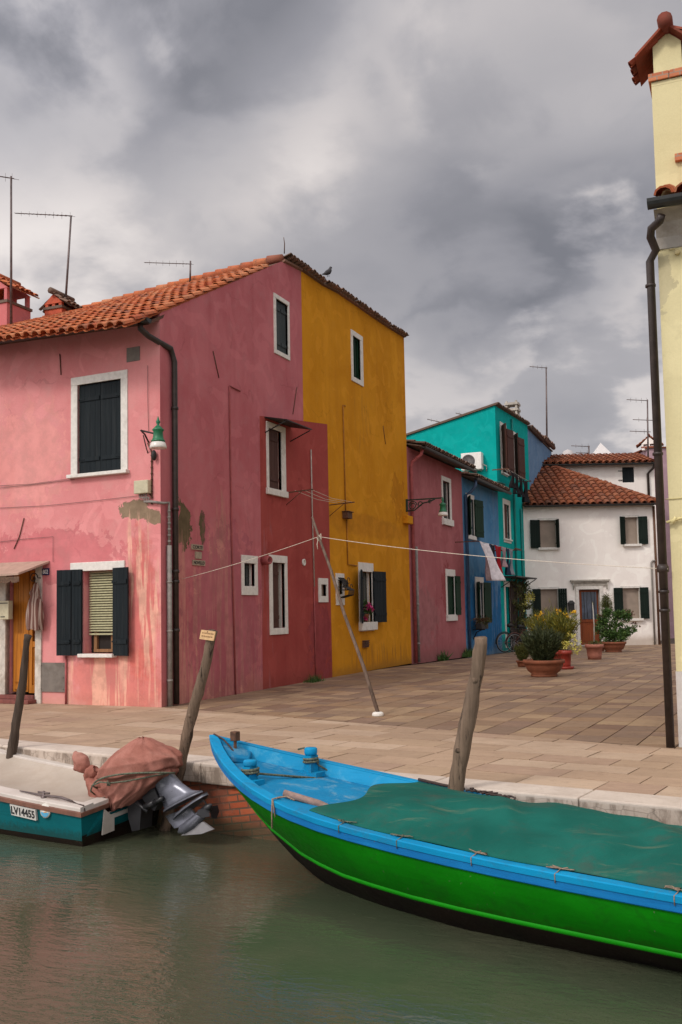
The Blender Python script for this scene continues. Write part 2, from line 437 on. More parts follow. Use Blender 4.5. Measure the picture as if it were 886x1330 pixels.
def window(house, fr, hole, sur=(.1, .1, .1, .1), depth=.2, pane='glass', shutters=(), smat='shutter_dark', sill=.07, framemat='stone_white',
           bars=None, barmat='wood_raw', proud=.025, sillh=.06, label=None, silld=.0):
    """hole u0,u1,z0,z1; sur = widths left,right,bottom,top; shutters: (side, angle, width, 'open'/'closed')"""
    u0, u1, z0, z1 = hole
    mb = MB()
    mb.face([fr.P(u0, z0, -depth + .004), fr.P(u1, z0, -depth + .004), fr.P(u1, z1, -depth + .004), fr.P(u0, z1, -depth + .004)])
    w = mb.obj('window', M[pane], house)
    if label: w['label'] = label
    f = MB(); l, r, b, t = sur
    if l: f.box(fr, u0 - l, u0, z0, z1, -.06, proud)
    if r: f.box(fr, u1, u1 + r, z0, z1, -.06, proud)
    if t: f.box(fr, u0 - l, u1 + r, z1, z1 + t, -.06, proud + .002)
    if b: f.box(fr, u0 - l, u1 + r, z0 - b, z0, -.06, proud + .001)
    # painted reveals
    if l or r or t:
        f.box(fr, u0 - .001, u0 + .012, z0, z1, -depth + .01, -.06)
        f.box(fr, u1 - .012, u1 + .001, z0, z1, -depth + .01, -.06)
    if f.v: f.obj('window_frame', M[framemat], w, bevel=.006)
    if bars:
        g = MB(); q = .045
        g.box(fr, u0 + .012, u0 + .012 + q, z0, z1, -depth + .006, -depth + .05); g.box(fr, u1 - .012 - q, u1 - .012, z0, z1, -depth + .006, -depth + .05)
        g.box(fr, u0 + .012 + q, u1 - .012 - q, z0, z0 + q, -depth + .006, -depth + .05); g.box(fr, u0 + .012 + q, u1 - .012 - q, z1 - q, z1, -depth + .006, -depth + .05)
        m = (u0 + u1) / 2; g.box(fr, m - .025, m + .025, z0 + q, z1 - q, -depth + .006, -depth + .055)
        g.obj('casement', M[barmat], w)
    if sill:
        s = MB(); s.box(fr, u0 - l - .03, u1 + r + .03, z0 - sillh - silld, z0 - silld, -.02, sill)
        s.obj('sill', M['stone_white'], w, bevel=.008)
    for sh in shutters:
        side, ang, wd = sh[:3]
        k = MB()
        if side == 'fill':      # closed pair in the opening
            m = (u0 + u1) / 2
            f1 = Frame(fr.P(u0 + .012, 0, -.07), fr.u, fr.n); leaf(k, f1, m - u0 - .014, z0 + .01, z1 - .01); k.obj('shutter', M[smat], w)
            k = MB(); f2 = Frame(fr.P(u1 - .012, 0, -.07), fr.u, fr.n); leaf(k, f2, -(u1 - m - .014), z0 + .01, z1 - .01); k.obj('shutter', M[smat], w)
            continue
        if side == 'L':
            d = -fr.u * math.cos(ang) + fr.n * math.sin(ang); nn = fr.n * math.cos(ang) + fr.u * math.sin(ang)
            f1 = Frame(fr.P(u0 - (sh[3] if len(sh) > 3 else .0), 0, .04), d, nn)
        else:
            d = fr.u * math.cos(ang) + fr.n * math.sin(ang); nn = fr.n * math.cos(ang) - fr.u * math.sin(ang)
            f1 = Frame(fr.P(u1 + (sh[3] if len(sh) > 3 else .0), 0, .04), d, nn)
        leaf(k, f1, wd, z0 - .02, z1 + .02); k.obj('shutter', M[smat], w)
    return w

F = Frame((-8.85, 13.33, 0), (math.cos(R(3)), -math.sin(R(3)), 0))
S = Frame((-8.85, 0, 0), (0, 1, 0))
WH = Frame((-8.85, 40.7, -.18), (math.cos(R(23)), math.sin(R(23)), 0))
WHB = Frame(tuple(WH.P(0, 0, -4.6)), WH.u)
CR = Frame((0, 10.9, 0), (1, 0, 0))

def gz(y):  # the little square dips gently towards its far end
    t = max(0, min(1, (y - 24) / 15)); return -.18 * t
def hip(fr, tlx, tly, brx, bry, out=0.0):
    a = fr.px(tlx, tly, out); b = fr.px(brx, bry, out)
    return (min(a[0], b[0]), max(a[0], b[0]), min(a[1], b[1]), max(a[1], b[1]))

# ================================================================== PINK HOUSE
pink = root('pink_house', (-8.85, 13.33, 0), 'pink stucco house on the left with orange tile roof and peeling corner', 'house')
PLF = plaster('pink_render', (.60, .215, .215), (.69, .285, .28), (.60, .29, .27), streak=.22, streakcol=(.55, .12, .12),
    spots=[(tuple(F.P(-.52, 3.24)), (.34, .5, .155), (.27, .195, .13), .9, 1), (tuple(F.P(-.12, 3.08)), (.20, .5, .13), (.27, .195, .13), .9, 1),
           (tuple(F.P(-.9, .4)), (1.3, .8, .75), (.62, .19, .15), .5, .65), (tuple(F.P(-.4, 1.6)), (.42, .6, 1.5), (.60, .13, .10), .5, .6),
           (tuple(F.P(-1.2, .45)), (.95, .6, .8), (.76, .42, .31), .6, .85, 1), (tuple(F.P(-.45, 1.6)), (.52, .6, 1.7), (.78, .44, .33), .6, .85, 1),
           (tuple(F.P(-.10, 1.2)), (.10, .6, 1.5), (.72, .40, .30), .8, .8, 1), (tuple(F.P(-2.4, 2.5)), (1.6, .6, .5), (.52, .12, .14), .9, .5),
           (tuple(F.P(-2.9, 4.3)), (.9, .6, .9), (.78, .35, .30), 1.4, .4)], damp=(.35, (.5, .28, .2), .5))
PLS = plaster('rose_render', (.43, .12, .135), (.51, .165, .18), (.46, .175, .185), streak=.3, streakcol=(.30, .06, .07),
    spots=[((-8.85, 14.02, 2.98), (.5, .26, .40), (.14, .105, .06), 1.0, 1), ((-8.85, 14.62, 3.05), (.5, .10, .30), (.14, .105, .06), 1.1, 1),
           ((-8.85, 14.9, 1.0), (.5, 2.0, 2.3), (.58, .27, .22), .6, .7, 1), ((-8.85, 15.3, 3.2), (.5, .3, .75), (.52, .24, .20), .8, .6, 1),
           ((-8.85, 16.2, .5), (.5, .9, 1.2), (.50, .20, .19), .5, .6, 1), ((-8.85, 15.5, 1.4), (.5, 1.3, 1.6), (.30, .085, .12), .9, .35)],
    damp=(.5, (.30, .14, .10), .5))
PLC = plaster('corner_render', (.36, .13, .13), (.44, .20, .19), streak=.3)

# front wall
wU = hip(F, 101.2, 500.5, 157.8, 611)
wL0 = F.px(109, 741); wL1 = F.px(150, 849); wL = (wL0[0], F.px(150, 800)[0], wL1[1], F.px(130, 741)[1])
dR = F.px(47.5, 820)[0]; dL = F.px(8.5, 820)[0]; dTop = F.px(28, 741)[1]
door = (dL, dR, .14, dTop)
topL = 6.47 + .03 * 9
facade('wall', F, [(-9, 0), (0, 0), (0, 6.47), (-9, topL)], [wU, wL, door], PLF, pink)
# side wall (only its rose coloured stretch)
at0 = S.quad((356, 381), (375.7, 393.3), (354.6, 457.3), (375, 468.7)); 
cS = S.quad((312, 721), (332.6, 722), (314.4, 773), (335, 773))
hA = (at0[0] + .09, at0[1] - .07, at0[2] + .09, at0[3] - .09)
wC = cS[1] - cS[0]; hC = (cS[0] + .15 * wC, cS[1] - .17 * wC, cS[2] + .17, cS[3] - .15)
def pink_rest(mb):
    z = topL; a = F.P(-9, 0); b = F.P(-9, z)
    mb.face([a, (-17.9, 22, 0), (-17.9, 22, 6.2), (-17.9, 17.9, 8.85), b])
    mb.face([(-17.9, 22, 0), (-9.2, 22, 0), (-9.2, 22, 6.2), (-17.9, 22, 6.2)])
facade('wall', S, [(13.332, 0), (16.83, 0), (16.83, 5.38), (18.87, 5.63), (18.87, 8.98), (17.9, 8.87), (17.25, 8.53), (15.24, 7.49), (13.332, 6.49)],
       [hA, hC], PLS, pink, extra=pink_rest)
# windows
window(pink, F, wU, (.14, .14, .0, .14), .17, 'dark_inside', [('fill', 0, 0)], sill=.1, proud=.02, label='upper window with closed dark shutters')
w = window(pink, F, wL, (0, 0, 0, 0), .2, 'dark_inside', [], sill=.13, bars=None, label='lower window with a slatted blind half down')
lt = MB(); a = F.px(92.5, 735); b = F.px(162.9, 735); z1 = F.px(130, 729.5)[1]
lt.box(F, a[0], b[0], wL[3], z1, -.05, .03); lt.obj('lintel', M['stone_white'], w, bevel=.01)
sl = MB(); zb = F.px(130, 821)[1]; n = 24
for k in range(n):
    z = wL[3] - (k + .5) * (wL[3] - zb) / n
    p = [F.P(wL[0] + .03, z - .014, -.10), F.P(wL[1] - .01, z - .014, -.10), F.P(wL[1] - .01, z + .014, -.125), F.P(wL[0] + .03, z + .014, -.125)]
    q = [x + F.n * .004 + V((0, 0, .004)) for x in p]
    sl.hexa(p + q)
sl.box(F, wL[0] + .03, wL[1] - .01, zb - .05, zb - .02, -.13, -.10)
sl.obj('blind', M['blind'], w)
cs = MB(); zz = wL[2] + .02
cs.box(F, wL[0] + .1, wL[0] + .16, zz, zb, -.19, -.14); cs.box(F, wL[1] - .12, wL[1] - .06, zz, zb, -.19, -.14)
cs.box(F, wL[0] + .1, wL[1] - .06, zz, zz + .05, -.193, -.135); cs.box(F, (wL[0] + wL[1]) / 2 + .12, (wL[0] + wL[1]) / 2 + .17, zz, zb, -.192, -.15)
cs.obj('casement', M['wood_raw'], w)
a80 = F.px(80, 800)[0]; a98 = F.px(97.5, 800)[0]; a109 = F.px(109, 800)[0]; a172 = F.px(172.5, 800)[0]
for (ua, ub, o0, o1) in ((a98 - .01, a80, .06, .09), (a109, a98 + .02, .03, .075)):
    k = MB(); d = (F.P(ub, 0, o1) - F.P(ua, 0, o0)); fr = Frame(F.P(ua, 0, o0), d, V((-F.u.y, F.u.x, 0)).normalized() * 0 + F.n)
    leaf(k, fr, d.length, wL[2] - .03, wL[3] + .03, planks=3); k.obj('shutter', M['shutter_dark'], w)
k = MB(); d = F.P(a172, 0, .10) - F.P(wL[1], 0, .04); leaf(k, Frame(F.P(wL[1], 0, .04), d, F.n), d.length, wL[2] - .03, wL[3] + .03, planks=4); k.obj('shutter', M['shutter_dark'], w)
# small window C on the side
window(pink, S, hC, (hC[0] - cS[0], cS[1] - hC[1], hC[2] - cS[2], cS[3] - hC[3]), .12, 'glass', [], sill=0, label='small window low on the side wall')
window(pink, S, hA, (.09, .07, .09, .09), .12, 'dark_inside', [('fill', 0, 0)], 'shutter_grey', sill=0, label='attic window with closed slate coloured shutters')
# door
dz = F.px(28, 741)[1]
dm = MB()
dm.face([F.P(dL, .14, -.27), F.P(dR, .14, -.27), F.P(dR, dz, -.27), F.P(dL, dz, -.27)])
dr = dm.obj('door', M['dark_inside'], pink)
x35 = F.px(10.5, 820)[0]; x103 = F.px(30.5, 820)[0]; x115 = F.px(33.5, 820)[0]
pn = MB()
leaf(pn, Frame(F.P(x35, 0, -.16), F.u, F.n), x103 - x35, .18, dz - .02, planks=3, battens=False)
pn.box(F, x35 + .04, x103 - .04, .22, .3, -.125, -.105); pn.box(F, x35 + .04, x103 - .04, .35, 1.2, -.125, -.113)
pn.obj('door_leaf', M['wood_orange'], dr)
pn = MB()
zc = .14 + .92
pn.box(F, x103 + .02, x103 + .09, .16, dz, -.2, -.12); pn.box(F, dR - .07, dR - .001, .16, dz, -.2, -.12)
pn.box(F, x103 + .09, dR - .07, zc - .1, zc, -.2, -.125); pn.box(F, x103 + .09, dR - .07, .16, .30, -.2, -.125)
pn.box(F, x103 + .09, dR - .07, dz - .12, dz, -.2, -.125)
for k in range(5):
    u = x103 + .09 + (dR - .16 - x103) * k / 5; pn.box(F, u + .004, u + (dR - .16 - x103) / 5 - .004, .30, zc - .1, -.19, -.145)
pn.obj('door_leaf', M['wood_orange'], dr)
jb = MB(); x55 = F.px(55, 820)[0]
jb.box(F, dR, x55, 0.0, F.px(50, 731)[1], -.08, .035)
jb.box(F, dL - .45, dL, 0, dz, -.08, .03)
jb.obj('door_surround', simple('limewashed_stone', (.50, .46, .40), .9, .22, 7, grime=((.25, .2, .15), .6)), dr)
stp = MB(); stp.box(F, dL - .6, dR + .04, 0, .07, -.1, .24); stp.box(F, dL - .1, dR, .07, .14, -.27, .08)
stp.obj('door_step', simple('red_step', (.16, .05, .04), .8, .3, 8), dr, bevel=.01)
# street canopy over the door
aw = MB(); ue = F.px(65, 735)[0]; zt = F.px(66, 731)[1]
ul_ = -4.9
p = [F.P(ul_, zt - .26, .62), F.P(ue - .12, zt - .22, .62), F.P(ue, zt, 0.01), F.P(ul_, zt + .02, 0.01)]
aw.hexa(p + [x + V((0, 0, .035)) for x in p])
fr_ = random.Random(3)
aw.obj('canopy', M['canvas_tan'], pink)
fg = MB(); n = 60
for k in range(n):
    u = ul_ + (ue - .12 - ul_) * (k + .5) / n
    fg.box(F, u - .024, u + .024, zt - .26 - fr_.uniform(.05, .09), zt - .245, .60, .612)
fg.obj('canopy_fringe', simple('brown_fringe', (.12, .07, .045), .9, .3, 30), pink)
# scroll bracket
sc = MB(); pts = []
c0 = F.P(F.px(49, 751)[0], F.px(49, 751)[1], .1)
for k in range(26):
    a = k * .33; r = .10 - .0033 * k
    pts.append(c0 + F.u * (math.cos(a) * r) + V((0, 0, 1)) * (math.sin(a) * r))
sc.tube(pts, .009, 6)
pts = [c0 + V((0, 0, .17)) + F.u * (math.cos(k * .35) * (.07 - .003 * k)) + V((0, 0, 1)) * (math.sin(k * .35) * (.07 - .003 * k)) for k in range(18)]
sc.tube(pts, .008, 6); sc.bar(c0 + F.u * .1, c0 + F.u * .1 - F.n * .12, .015)
sc.obj('scroll_bracket', M['iron'], pink)
pq = hip(F, 55.9, 738.4, 64.4, 746.8)
pl = MB(); pl.box(F, *pq, .002, .02); plo = pl.obj('house_number', M['plaque'], pink)
text_mesh('digits', '802', .1, M['white_paint'], F, (pq[0] + pq[1]) / 2, (pq[2] + pq[3]) / 2, .021, width=(pq[1] - pq[0]) * .78, height=(pq[3] - pq[2]) * .62, parent=plo)
mp = MB(); q = hip(F, 53, 860.5, 85.7, 899); mp.box(F, *q, .002, .022)
for (u, z) in ((q[0] + .04, q[2] + .05), (q[1] - .04, q[2] + .05), (q[0] + .04, q[3] - .05), (q[1] - .04, q[3] - .05), (q[1] - .04, (q[2] + q[3]) / 2)):
    mp.lathe(F.P(u, z, .02), [(.012, 0), (.012, .008), (.0, .012)], 8, axis=F.n)
mp.obj('wall_panel', M['metal_patch'], pink)
mp = MB(); q2 = hip(F, 86.2, 852, 89, 913); mp.tube([F.P(q2[0] + .02, 0, .03), F.P(q2[0] + .02, q2[3], .03)], .018, 8); mp.obj('thin_pipe', M['pipe_pink'], pink)
mp = MB(); q2 = hip(F, 165, 452.5, 182, 468); mp.box(F, *q2, .002, .012); mp.obj('vent_plate', M['metal_patch'], pink)
# cracks / ties: rusty wall anchors and cables
for pts in ([(78.5, 460), (80, 487)], [(32, 673), (26, 697), (19, 713)]):
    an = MB(); an.tube([F.P(*F.px(*q), .015) for q in pts], .009, 6); an.obj('wall_anchor', M['rust'], pink)
cb = MB()
for pts in ([(0, 631), (40, 629), (100, 621), (160, 614)], [(0, 634), (40, 630), (98, 623)], [(0, 704), (35, 700), (70, 697), (70, 730)], [(193, 475), (193, 520), (194, 560)], [(0, 660), (60, 657), (120, 651), (190, 643)], [(0, 750), (8, 760)]):
    cb.tube([F.P(*F.px(*q), .02) for q in pts], .004, 5)
cb.obj('cable', M['wire'], pink)
# junction box with its conduit
jb = MB(); q = hip(F, 173.5, 624.5, 192, 640, .12); jb.box(F, *q, .003, .12); jbo = jb.obj('junction_box', M['cream_plastic'], pink, bevel=.012)
cd = MB()
for k in range(4):
    a = F.P(q[0] + .08 + k * .045, q[2], .06); b = F.P(*F.px(190 + k * 2, 652 - k * .3), .05)
    cd.tube([a, a + V((0, 0, -.06)), (a + b) / 2 + F.u * .02, b], .009, 6)
P1 = [F.P(*F.px(x, y), .05) for x, y in ((190, 652), (200, 652), (208, 653))]
cd.tube(P1, .022, 8)
cd.obj('cable', M['pipe_grey'], jbo)
# gutter along the eave, with downpipes
gt = MB()
def gutter(mb, a, b, r=.075, seg=8):
    a, b = V(a), V(b); d = (b - a).normalized(); x = d.cross(V((0, 0, 1))).normalized(); vs = []; fs = []
    for p in (a, b):
        for rr in (r, r * .88):
            for k in range(seg + 1):
                t = math.pi + math.pi * k / seg
                vs.append(p + x * math.cos(t) * rr + V((0, 0, math.sin(t) * rr * 1.05)))
    n = seg + 1
    for k in range(seg):
        fs += [(k, k + 1, 2 * n + k + 1, 2 * n + k), (n + k + 1, n + k, 3 * n + k, 3 * n + k + 1), (k, n + k, n + k + 1, k + 1), (2 * n + k + 1, 3 * n + k + 1, 3 * n + k, 2 * n + k)]
    fs += [(0, n, 3 * n, 2 * n), (seg, 2 * n + seg, 3 * n + seg, n + seg)]
    fs += [tuple(range(0, n)), tuple(range(2 * n, 3 * n))]
    mb.mesh(vs, fs, False)
eo = .30
eo = .36; gutter(gt, F.P(-9.1, topL - .14, eo), F.P(.06, 6.28, eo), .07)
gt.obj('gutter', M['gutter'], pink)
dp = MB()
xb = .15
c = F.P(0, 0, 0)
pt = [F.P(-.12, 6.24, eo), F.P(-.12, 6.14, eo), F.P(-.06, 6.04, .22), V((-8.80, 13.58, 5.93)), V((-8.78, 13.66, 5.72)), V((-8.78, 13.66, 4)), V((-8.78, 13.66, 0.02))]
dp.tube(pt, .05, 12)
for z in (4.9, 3.2, 2.17, 2.0, 1.2): dp.lathe((-8.78, 13.66, z), [(.05, 0), (.062, .005), (.062, .05), (.05, .055)], 14)
dp.obj('drainpipe', M['pipe_dark'], pink)
dp = MB()
dp.tube([P1[-1], P1[-1] + V((.02, .12, 0)), V((-8.80, 13.50, 3.33)), V((-8.80, 13.50, 3.2)), V((-8.80, 13.50, 2.6))], .022, 8)
for k in range(12): dp.tube([(-8.80, 13.50, 3.2 - k * .1), (-8.80, 13.50, 3.17 - k * .1)], .03, 8)
dp.tube([(-8.80, 13.50, 2.62), (-8.80, 13.50, 0.0)], .042, 10)
for z in (2.0, 1.2, .4): dp.lathe((-8.80, 13.50, z), [(.042, 0), (.05, .005), (.05, .03), (.042, .035)], 12)
dp.obj('drainpipe', M['pipe_grey'], pink)
# thin pipes on the rose side wall
tp = MB()
tp.tube([S.P(*S.px(311, 508), .02), S.P(*S.px(297, 501), .02), S.P(*S.px(297.5, 540), .02), S.P(*S.px(300, 700), .02), S.P(*S.px(305, 902), .02)], .016, 6)
tp.obj('thin_pipe', M['pipe_pink'], pink)
tp = MB(); tp.tube([S.P(*S.px(276, 456), .015), S.P(*S.px(284, 491), .010)], .009, 5); tp.obj('wall_anchor', M['rust'], pink); tp = MB(); tp.tube([S.P(*S.px(385, 503), .015), S.P(*S.px(380, 538), .010)], .008, 5); tp.obj('wall_anchor', M['rust'], pink)
# roof
rf = MB(); RW = V((0, 4.62 + .3, 2.46 + .16)); ro = F.P(-9.2, topL + .02 + .0, eo)
ang = math.atan2(8.93 - 6.30, 17.98 - 12.99)
eL = F.P(-9.2, topL - .06, .34); eR = F.P(.02, 6.36, .34)
Ud = (eR - eL); vdir = V((0, math.cos(ang), math.sin(ang)))
vlen = (17.9 + .15 - 13.0) / math.cos(ang)
rR = V((-8.87, 17.98, 8.95)); rL = rR + V((-.986, .169, 0)) * Ud.length
un_ = Ud.normalized(); NN_ = un_.cross(vdir).normalized()
def bend(p):           # the roof widens to the left: its ridge runs back more than the eave
    d = p - eL; n = d.dot(NN_); v = (d - NN_ * n).dot(vdir) ; u = (d - vdir * v).dot(un_); f = u / Ud.length
    e = eL.lerp(eR, f); r = rL.lerp(rR, f); return e.lerp(r, v / vlen) + NN_ * n
tiles(rf, eL - V((0, 0, .05)), Ud, vdir, Ud.length, vlen - .05, .205, .34, jit=.006)
rf.v = [bend(q) for q in rf.v]
# ridge caps
for k in range(26):
    a_, b_ = rL.lerp(rR, k / 26), rL.lerp(rR, min(1, (k + 1.12) / 26)); rf.tube([a_ + V((0, 0, .05)), b_ + V((0, 0, .02))], [.105, .09], 8)
rf.obj('roof', M['roof_red'], pink)
ul = MB(); N_ = Ud.normalized().cross(vdir).normalized()
p0, p1 = eL - V((0, 0, .12)), eR - V((0, 0, .12)); q0, q1 = rL - V((0, 0, .05)), rR - V((0, 0, .05))
for k in range(8):
    A_, B_, C_, D_ = p0.lerp(p1, k / 8), p0.lerp(p1, (k + 1) / 8), q0.lerp(q1, (k + 1) / 8), q0.lerp(q1, k / 8)
    for m_ in range(4):
        a1, b1, c1, d1 = A_.lerp(D_, m_ / 4), B_.lerp(C_, m_ / 4), B_.lerp(C_, (m_ + 1) / 4), A_.lerp(D_, (m_ + 1) / 4)
        ul.hexa([a1, b1, c1, d1, a1 - N_ * .05, b1 - N_ * .05, c1 - N_ * .05, d1 - N_ * .05])
ul.hexa([q0 + V((0, .004, 0)), q1 + V((0, .004, 0)), V((-9.2, 22.2, 6.3)), V((-18, 22.6, 6.3)), q0 + V((0, .004, -.06)), q1 + V((0, .004, -.06)), V((-9.2, 22.2, 6.24)), V((-18, 22.2, 6.24))])
ul.obj('roof_deck', M['underlay'], pink)

# chimneys on the pink roof
def chimney(parent, x, y, z0, z1, wx, wy, mat, capmat, cap=.32, vent=.16, over=.12, roofm='roof_old', band=None):
    b = MB(); fr = Frame((x, y, 0), (1, 0, 0))
    b.box(fr, -wx / 2, wx / 2, z0, z1, -wy / 2, wy / 2)
    ch = b.obj('chimney', mat, parent)
    b = MB(); b.box(fr, -wx / 2 - .03, wx / 2 + .03, z1 + .001, z1 + .06, -wy / 2 - .03, wy / 2 + .03)
    b.obj('chimney_band', capmat, ch)
    for sx in (-1, 0, 1):
        for sy in (-1, 1):
            b = MB(); b.box(fr, sx * (wx / 2 - .05) - .04, sx * (wx / 2 - .05) + .04, z1 + .06, z1 + .06 + vent, sy * (wy / 2 - .05) - .04, sy * (wy / 2 - .05) + .04); b.obj('chimney_pier', mat, ch)
    zt = z1 + .06 + vent
    a, c = wx / 2 + .02, wy / 2
    for s in (-1, 1):
        b = MB(); b.mesh([fr.P(-a, zt, s * c), fr.P(a, zt, s * c), fr.P(0, zt + cap * .86, s * c), fr.P(-a, zt, s * (c - .06)), fr.P(a, zt, s * (c - .06)), fr.P(0, zt + cap * .86, s * (c - .06))],
               [(0, 1, 2), (3, 5, 4), (0, 2, 5, 3), (1, 4, 5, 2), (0, 3, 4, 1)]); b.obj('chimney_gable', mat, ch)
    b = MB(); hw = wx / 2 + over
    for s in (-1, 1):
        Wd = V((-s * hw, 0, cap)); e = V((x + s * hw, y - s * (wy / 2 + .07), zt - .04))
        tiles(b, e, V((0, s, 0)), Wd, wy + .14, Wd.length, .15, .22, rise=.05)
    b.tube([(x, y - wy / 2 - .1, zt + cap + .02), (x, y + wy / 2 + .1, zt + cap + .02)], [.075, .06], 8)
    b.obj('chimney_roof', M[roofm], ch)
    return ch
C1 = Frame((0, 16.2, 0), (1, 0, 0)); c10 = C1.px(10, 418); c11 = C1.px(10, 392)
PLCH = plaster('chimney_render', (.52, .15, .15), (.60, .2, .2))
chimney(pink, c10[0] - .42, 16.2 + .35, 7.2, C1.px(10, 393)[1] + .0, .84, .75, PLCH, M['soffit'], cap=.36, vent=.27, over=.2, roofm='roof_red')
C2 = Frame((0, 17.3, 0), (1, 0, 0)); c2 = C2.px(69, 402)
zc2 = C2.px(60, 403)[1]
chimney(pink, c2[0] - .0, 17.3 + .3, 7.9, zc2, .48, .6, simple('red_chimney', (.50, .10, .05), .9, .2, 8), M['soffit'], cap=.26, vent=.07, over=.13, roofm='roof_old')

# ================================================================== RED HOUSE (small painted front between the pink and the yellow one)
PLR = plaster('red_render', (.31, .058, .052), (.37, .078, .066), (.31, .07, .06), streak=.3, streakcol=(.21, .03, .03),
              spots=[((-8.85, 17.1, 1.6), (.5, .3, 1.6), (.38, .13, .13), 1.2, .6, 1), ((-8.85, 19.6, .9), (.5, .6, .8), (.27, .06, .07), 1.3, .6)], damp=(.35, (.2, .05, .04), .5))
red = root('red_house', (-8.85, 18.5, 0), 'brick red painted house front squeezed between the pink and yellow houses', 'house')
oB = S.quad((345, 547.4), (368.7, 554.7), (346.7, 642), (372, 647))
wB = oB[1] - oB[0]; hB = (oB[0] + .10 * wB, oB[1] - .22 * wB, oB[2] + .13, oB[3] - .12)
oD = S.quad((347.3, 720.7), (370, 721.8), (352, 824.5), (375.5, 823.4))
wD = oD[1] - oD[0]; hD = (oD[0] + .16 * wD, oD[1] - .14 * wD, oD[2] + .13, oD[3] - .15)
oE = S.quad((412.8, 751), (425, 751.2), (413.6, 782.3), (425.6, 782.3))
wE = oE[1] - oE[0]; hE = (oE[0] + .26 * wE, oE[1] - .16 * wE, oE[2] + .14, oE[3] - .14)
facade('wall', S, [(16.832, 0), (20.2, 0), (20.16, 5.78), (18.872, 5.628), (16.832, 5.378)], [hB, hD, hE], PLR, red)
window(red, S, hB, (.10 * wB, .22 * wB, .0, .12), .22, 'dark_inside', [], sill=.06, silld=0, sillh=.13, label='upper window with a brown half shutter')
for h in (hB, hD):
    k = MB(); leaf(k, Frame(S.P(h[0] + .014, 0, -.05), S.u, S.n), (h[1] - h[0]) * (.80 if h is hB else .55), h[2] + .01, h[3] - .01, planks=3); k.obj('shutter', M['shutter_brown'], red)
window(red, S, hD, (.16 * wD, .14 * wD, .13, .15), .26, 'dark_inside', [], sill=0, label='tall lower window with white surround')
window(red, S, hE, (.26 * wE, .16 * wE, .14, .14), .07, 'curtain', [], sill=0, label='tiny square window beside the yellow wall')
aw = MB(); a = S.px(343.5, 541); b = S.px(368, 547)
zz = a[1] - .02
p = [S.P(a[0], zz - .10, .50), S.P(b[0] + .35, zz - .10, .50), S.P(b[0] + .35, zz, .0), S.P(a[0], zz, .0)]
aw.hexa(p + [x + V((0, 0, .02)) for x in p])
for u in (a[0] + .02, b[0] + .33): aw.tube([S.P(u, zz - .3, 0), S.P(u, zz - .11, .46)], .012, 6)
aw.obj('small_awning', M['iron'], red)
tp = MB(); tp.tube([S.P(*S.px(402.5, 584), .03), S.P(*S.px(404, 660), .03), S.P(*S.px(407, 762), .03)], .014, 8); tp.obj('conduit', M['stone_grey'], red)
tp = MB(); tp.tube([S.P(*S.px(407, 762), .02), S.P(*S.px(409.5, 884), .02)], .014, 6); tp.obj('thin_pipe', M['pipe_pink'], red)
vt = MB(); q = S.px(394, 730.5); vt.lathe(S.P(*q, .0), [(.075, 0), (.075, .03), (.055, .035), (.05, .01), (0, .01)], 16, axis=S.n); vt.obj('round_vent', M['stone_white'], red)
vt = MB(); q = S.px(341, 728); vt.lathe(S.P(q[0], q[1], .0), [(.09, 0), (.09, .16), (.075, .2), (.06, .2), (.055, .1)], 14, axis=(1, -.25, .0)); vt.obj('flue_outlet', M['pipe_pink'], red)

# ================================================================== YELLOW HOUSE
PLY = plaster('ochre_render', (.53, .215, .012), (.63, .275, .018), (.57, .25, .024), streak=.28, streakcol=(.38, .13, .012),
              spots=[((-8.85, 22.5, 3.6), (.5, 3.6, .35), (.50, .20, .02), .35, .55), ((-8.85, 23.5, .3), (.5, 2.4, .35), (.38, .17, .03), 1.2, .6, 1),
                     ((-8.85, 24.9, 4.6), (.5, .5, .6), (.42, .15, .012), 1.3, .5), ((-8.85, 22.3, 6.2), (.5, .5, .7), (.45, .2, .03), 1.4, .4, 1)], damp=(.3, (.25, .12, .03), .6), bump=.5)
yel = root('yellow_house', (-8.85, 23, 0), 'tall ochre yellow house with a tile capped wall in the middle of the row', 'house')
yt = [(20.01, 9.01), (20.88, 9.09), (21.98, 9.12), (23.18, 9.14), (24.49, 9.18), (25.72, 9.24)]
oY = S.quad((454.7, 427.6), (469.8, 437), (456.9, 494.6), (472, 502.5)); hY = (oY[0] + .11, oY[1] - .16, oY[2] + .12, oY[3] - .13)
oG = S.quad((435.2, 744.6), (445.8, 745), (436.7, 786), (447, 786)); hG = (oG[0] + .12, oG[1] - .1, oG[2] + .25, oG[3] - .15)
oM = S.quad((464, 730.3), (482.7, 731.6), (467.9, 819.4), (486.8, 819.4)); hM = (oM[0] + .1, oM[1] - .1, oM[2] + .22, oM[3] - .22)
def yel_rest(mb):
    mb.face([(-8.85, 25.72, 0), (-14, 25.72, 0), (-14, 25.72, 8.2), (-8.85, 25.72, 9.23)])
    mb.face([(-14, 18.87, 0), (-14, 18.87, 8.1), (-8.85, 18.87, 8.97), (-8.85, 18.87, 5)])
    mb.face([(-14, 18.87, 0), (-14, 25.72, 0), (-14, 25.72, 8.2), (-14, 18.87, 8.1)])
facade('wall', S, [(20.202, 0), (25.72, 0)] + yt[::-1] + [(18.872, 8.98), (18.872, 5.63), (20.162, 5.782)], [hY, hG, hM], PLY, yel, extra=yel_rest)
window(yel, S, hY, (.11, .16, .12, .13), .09, 'glass', [], sill=0, bars=True, barmat='shutter_green', label='narrow attic window with green panes')
window(yel, S, hG, (.12, .1, .25, .15), .2, 'dark_inside', [], sill=0, label='small window behind a bulging iron grille')
gr = MB()
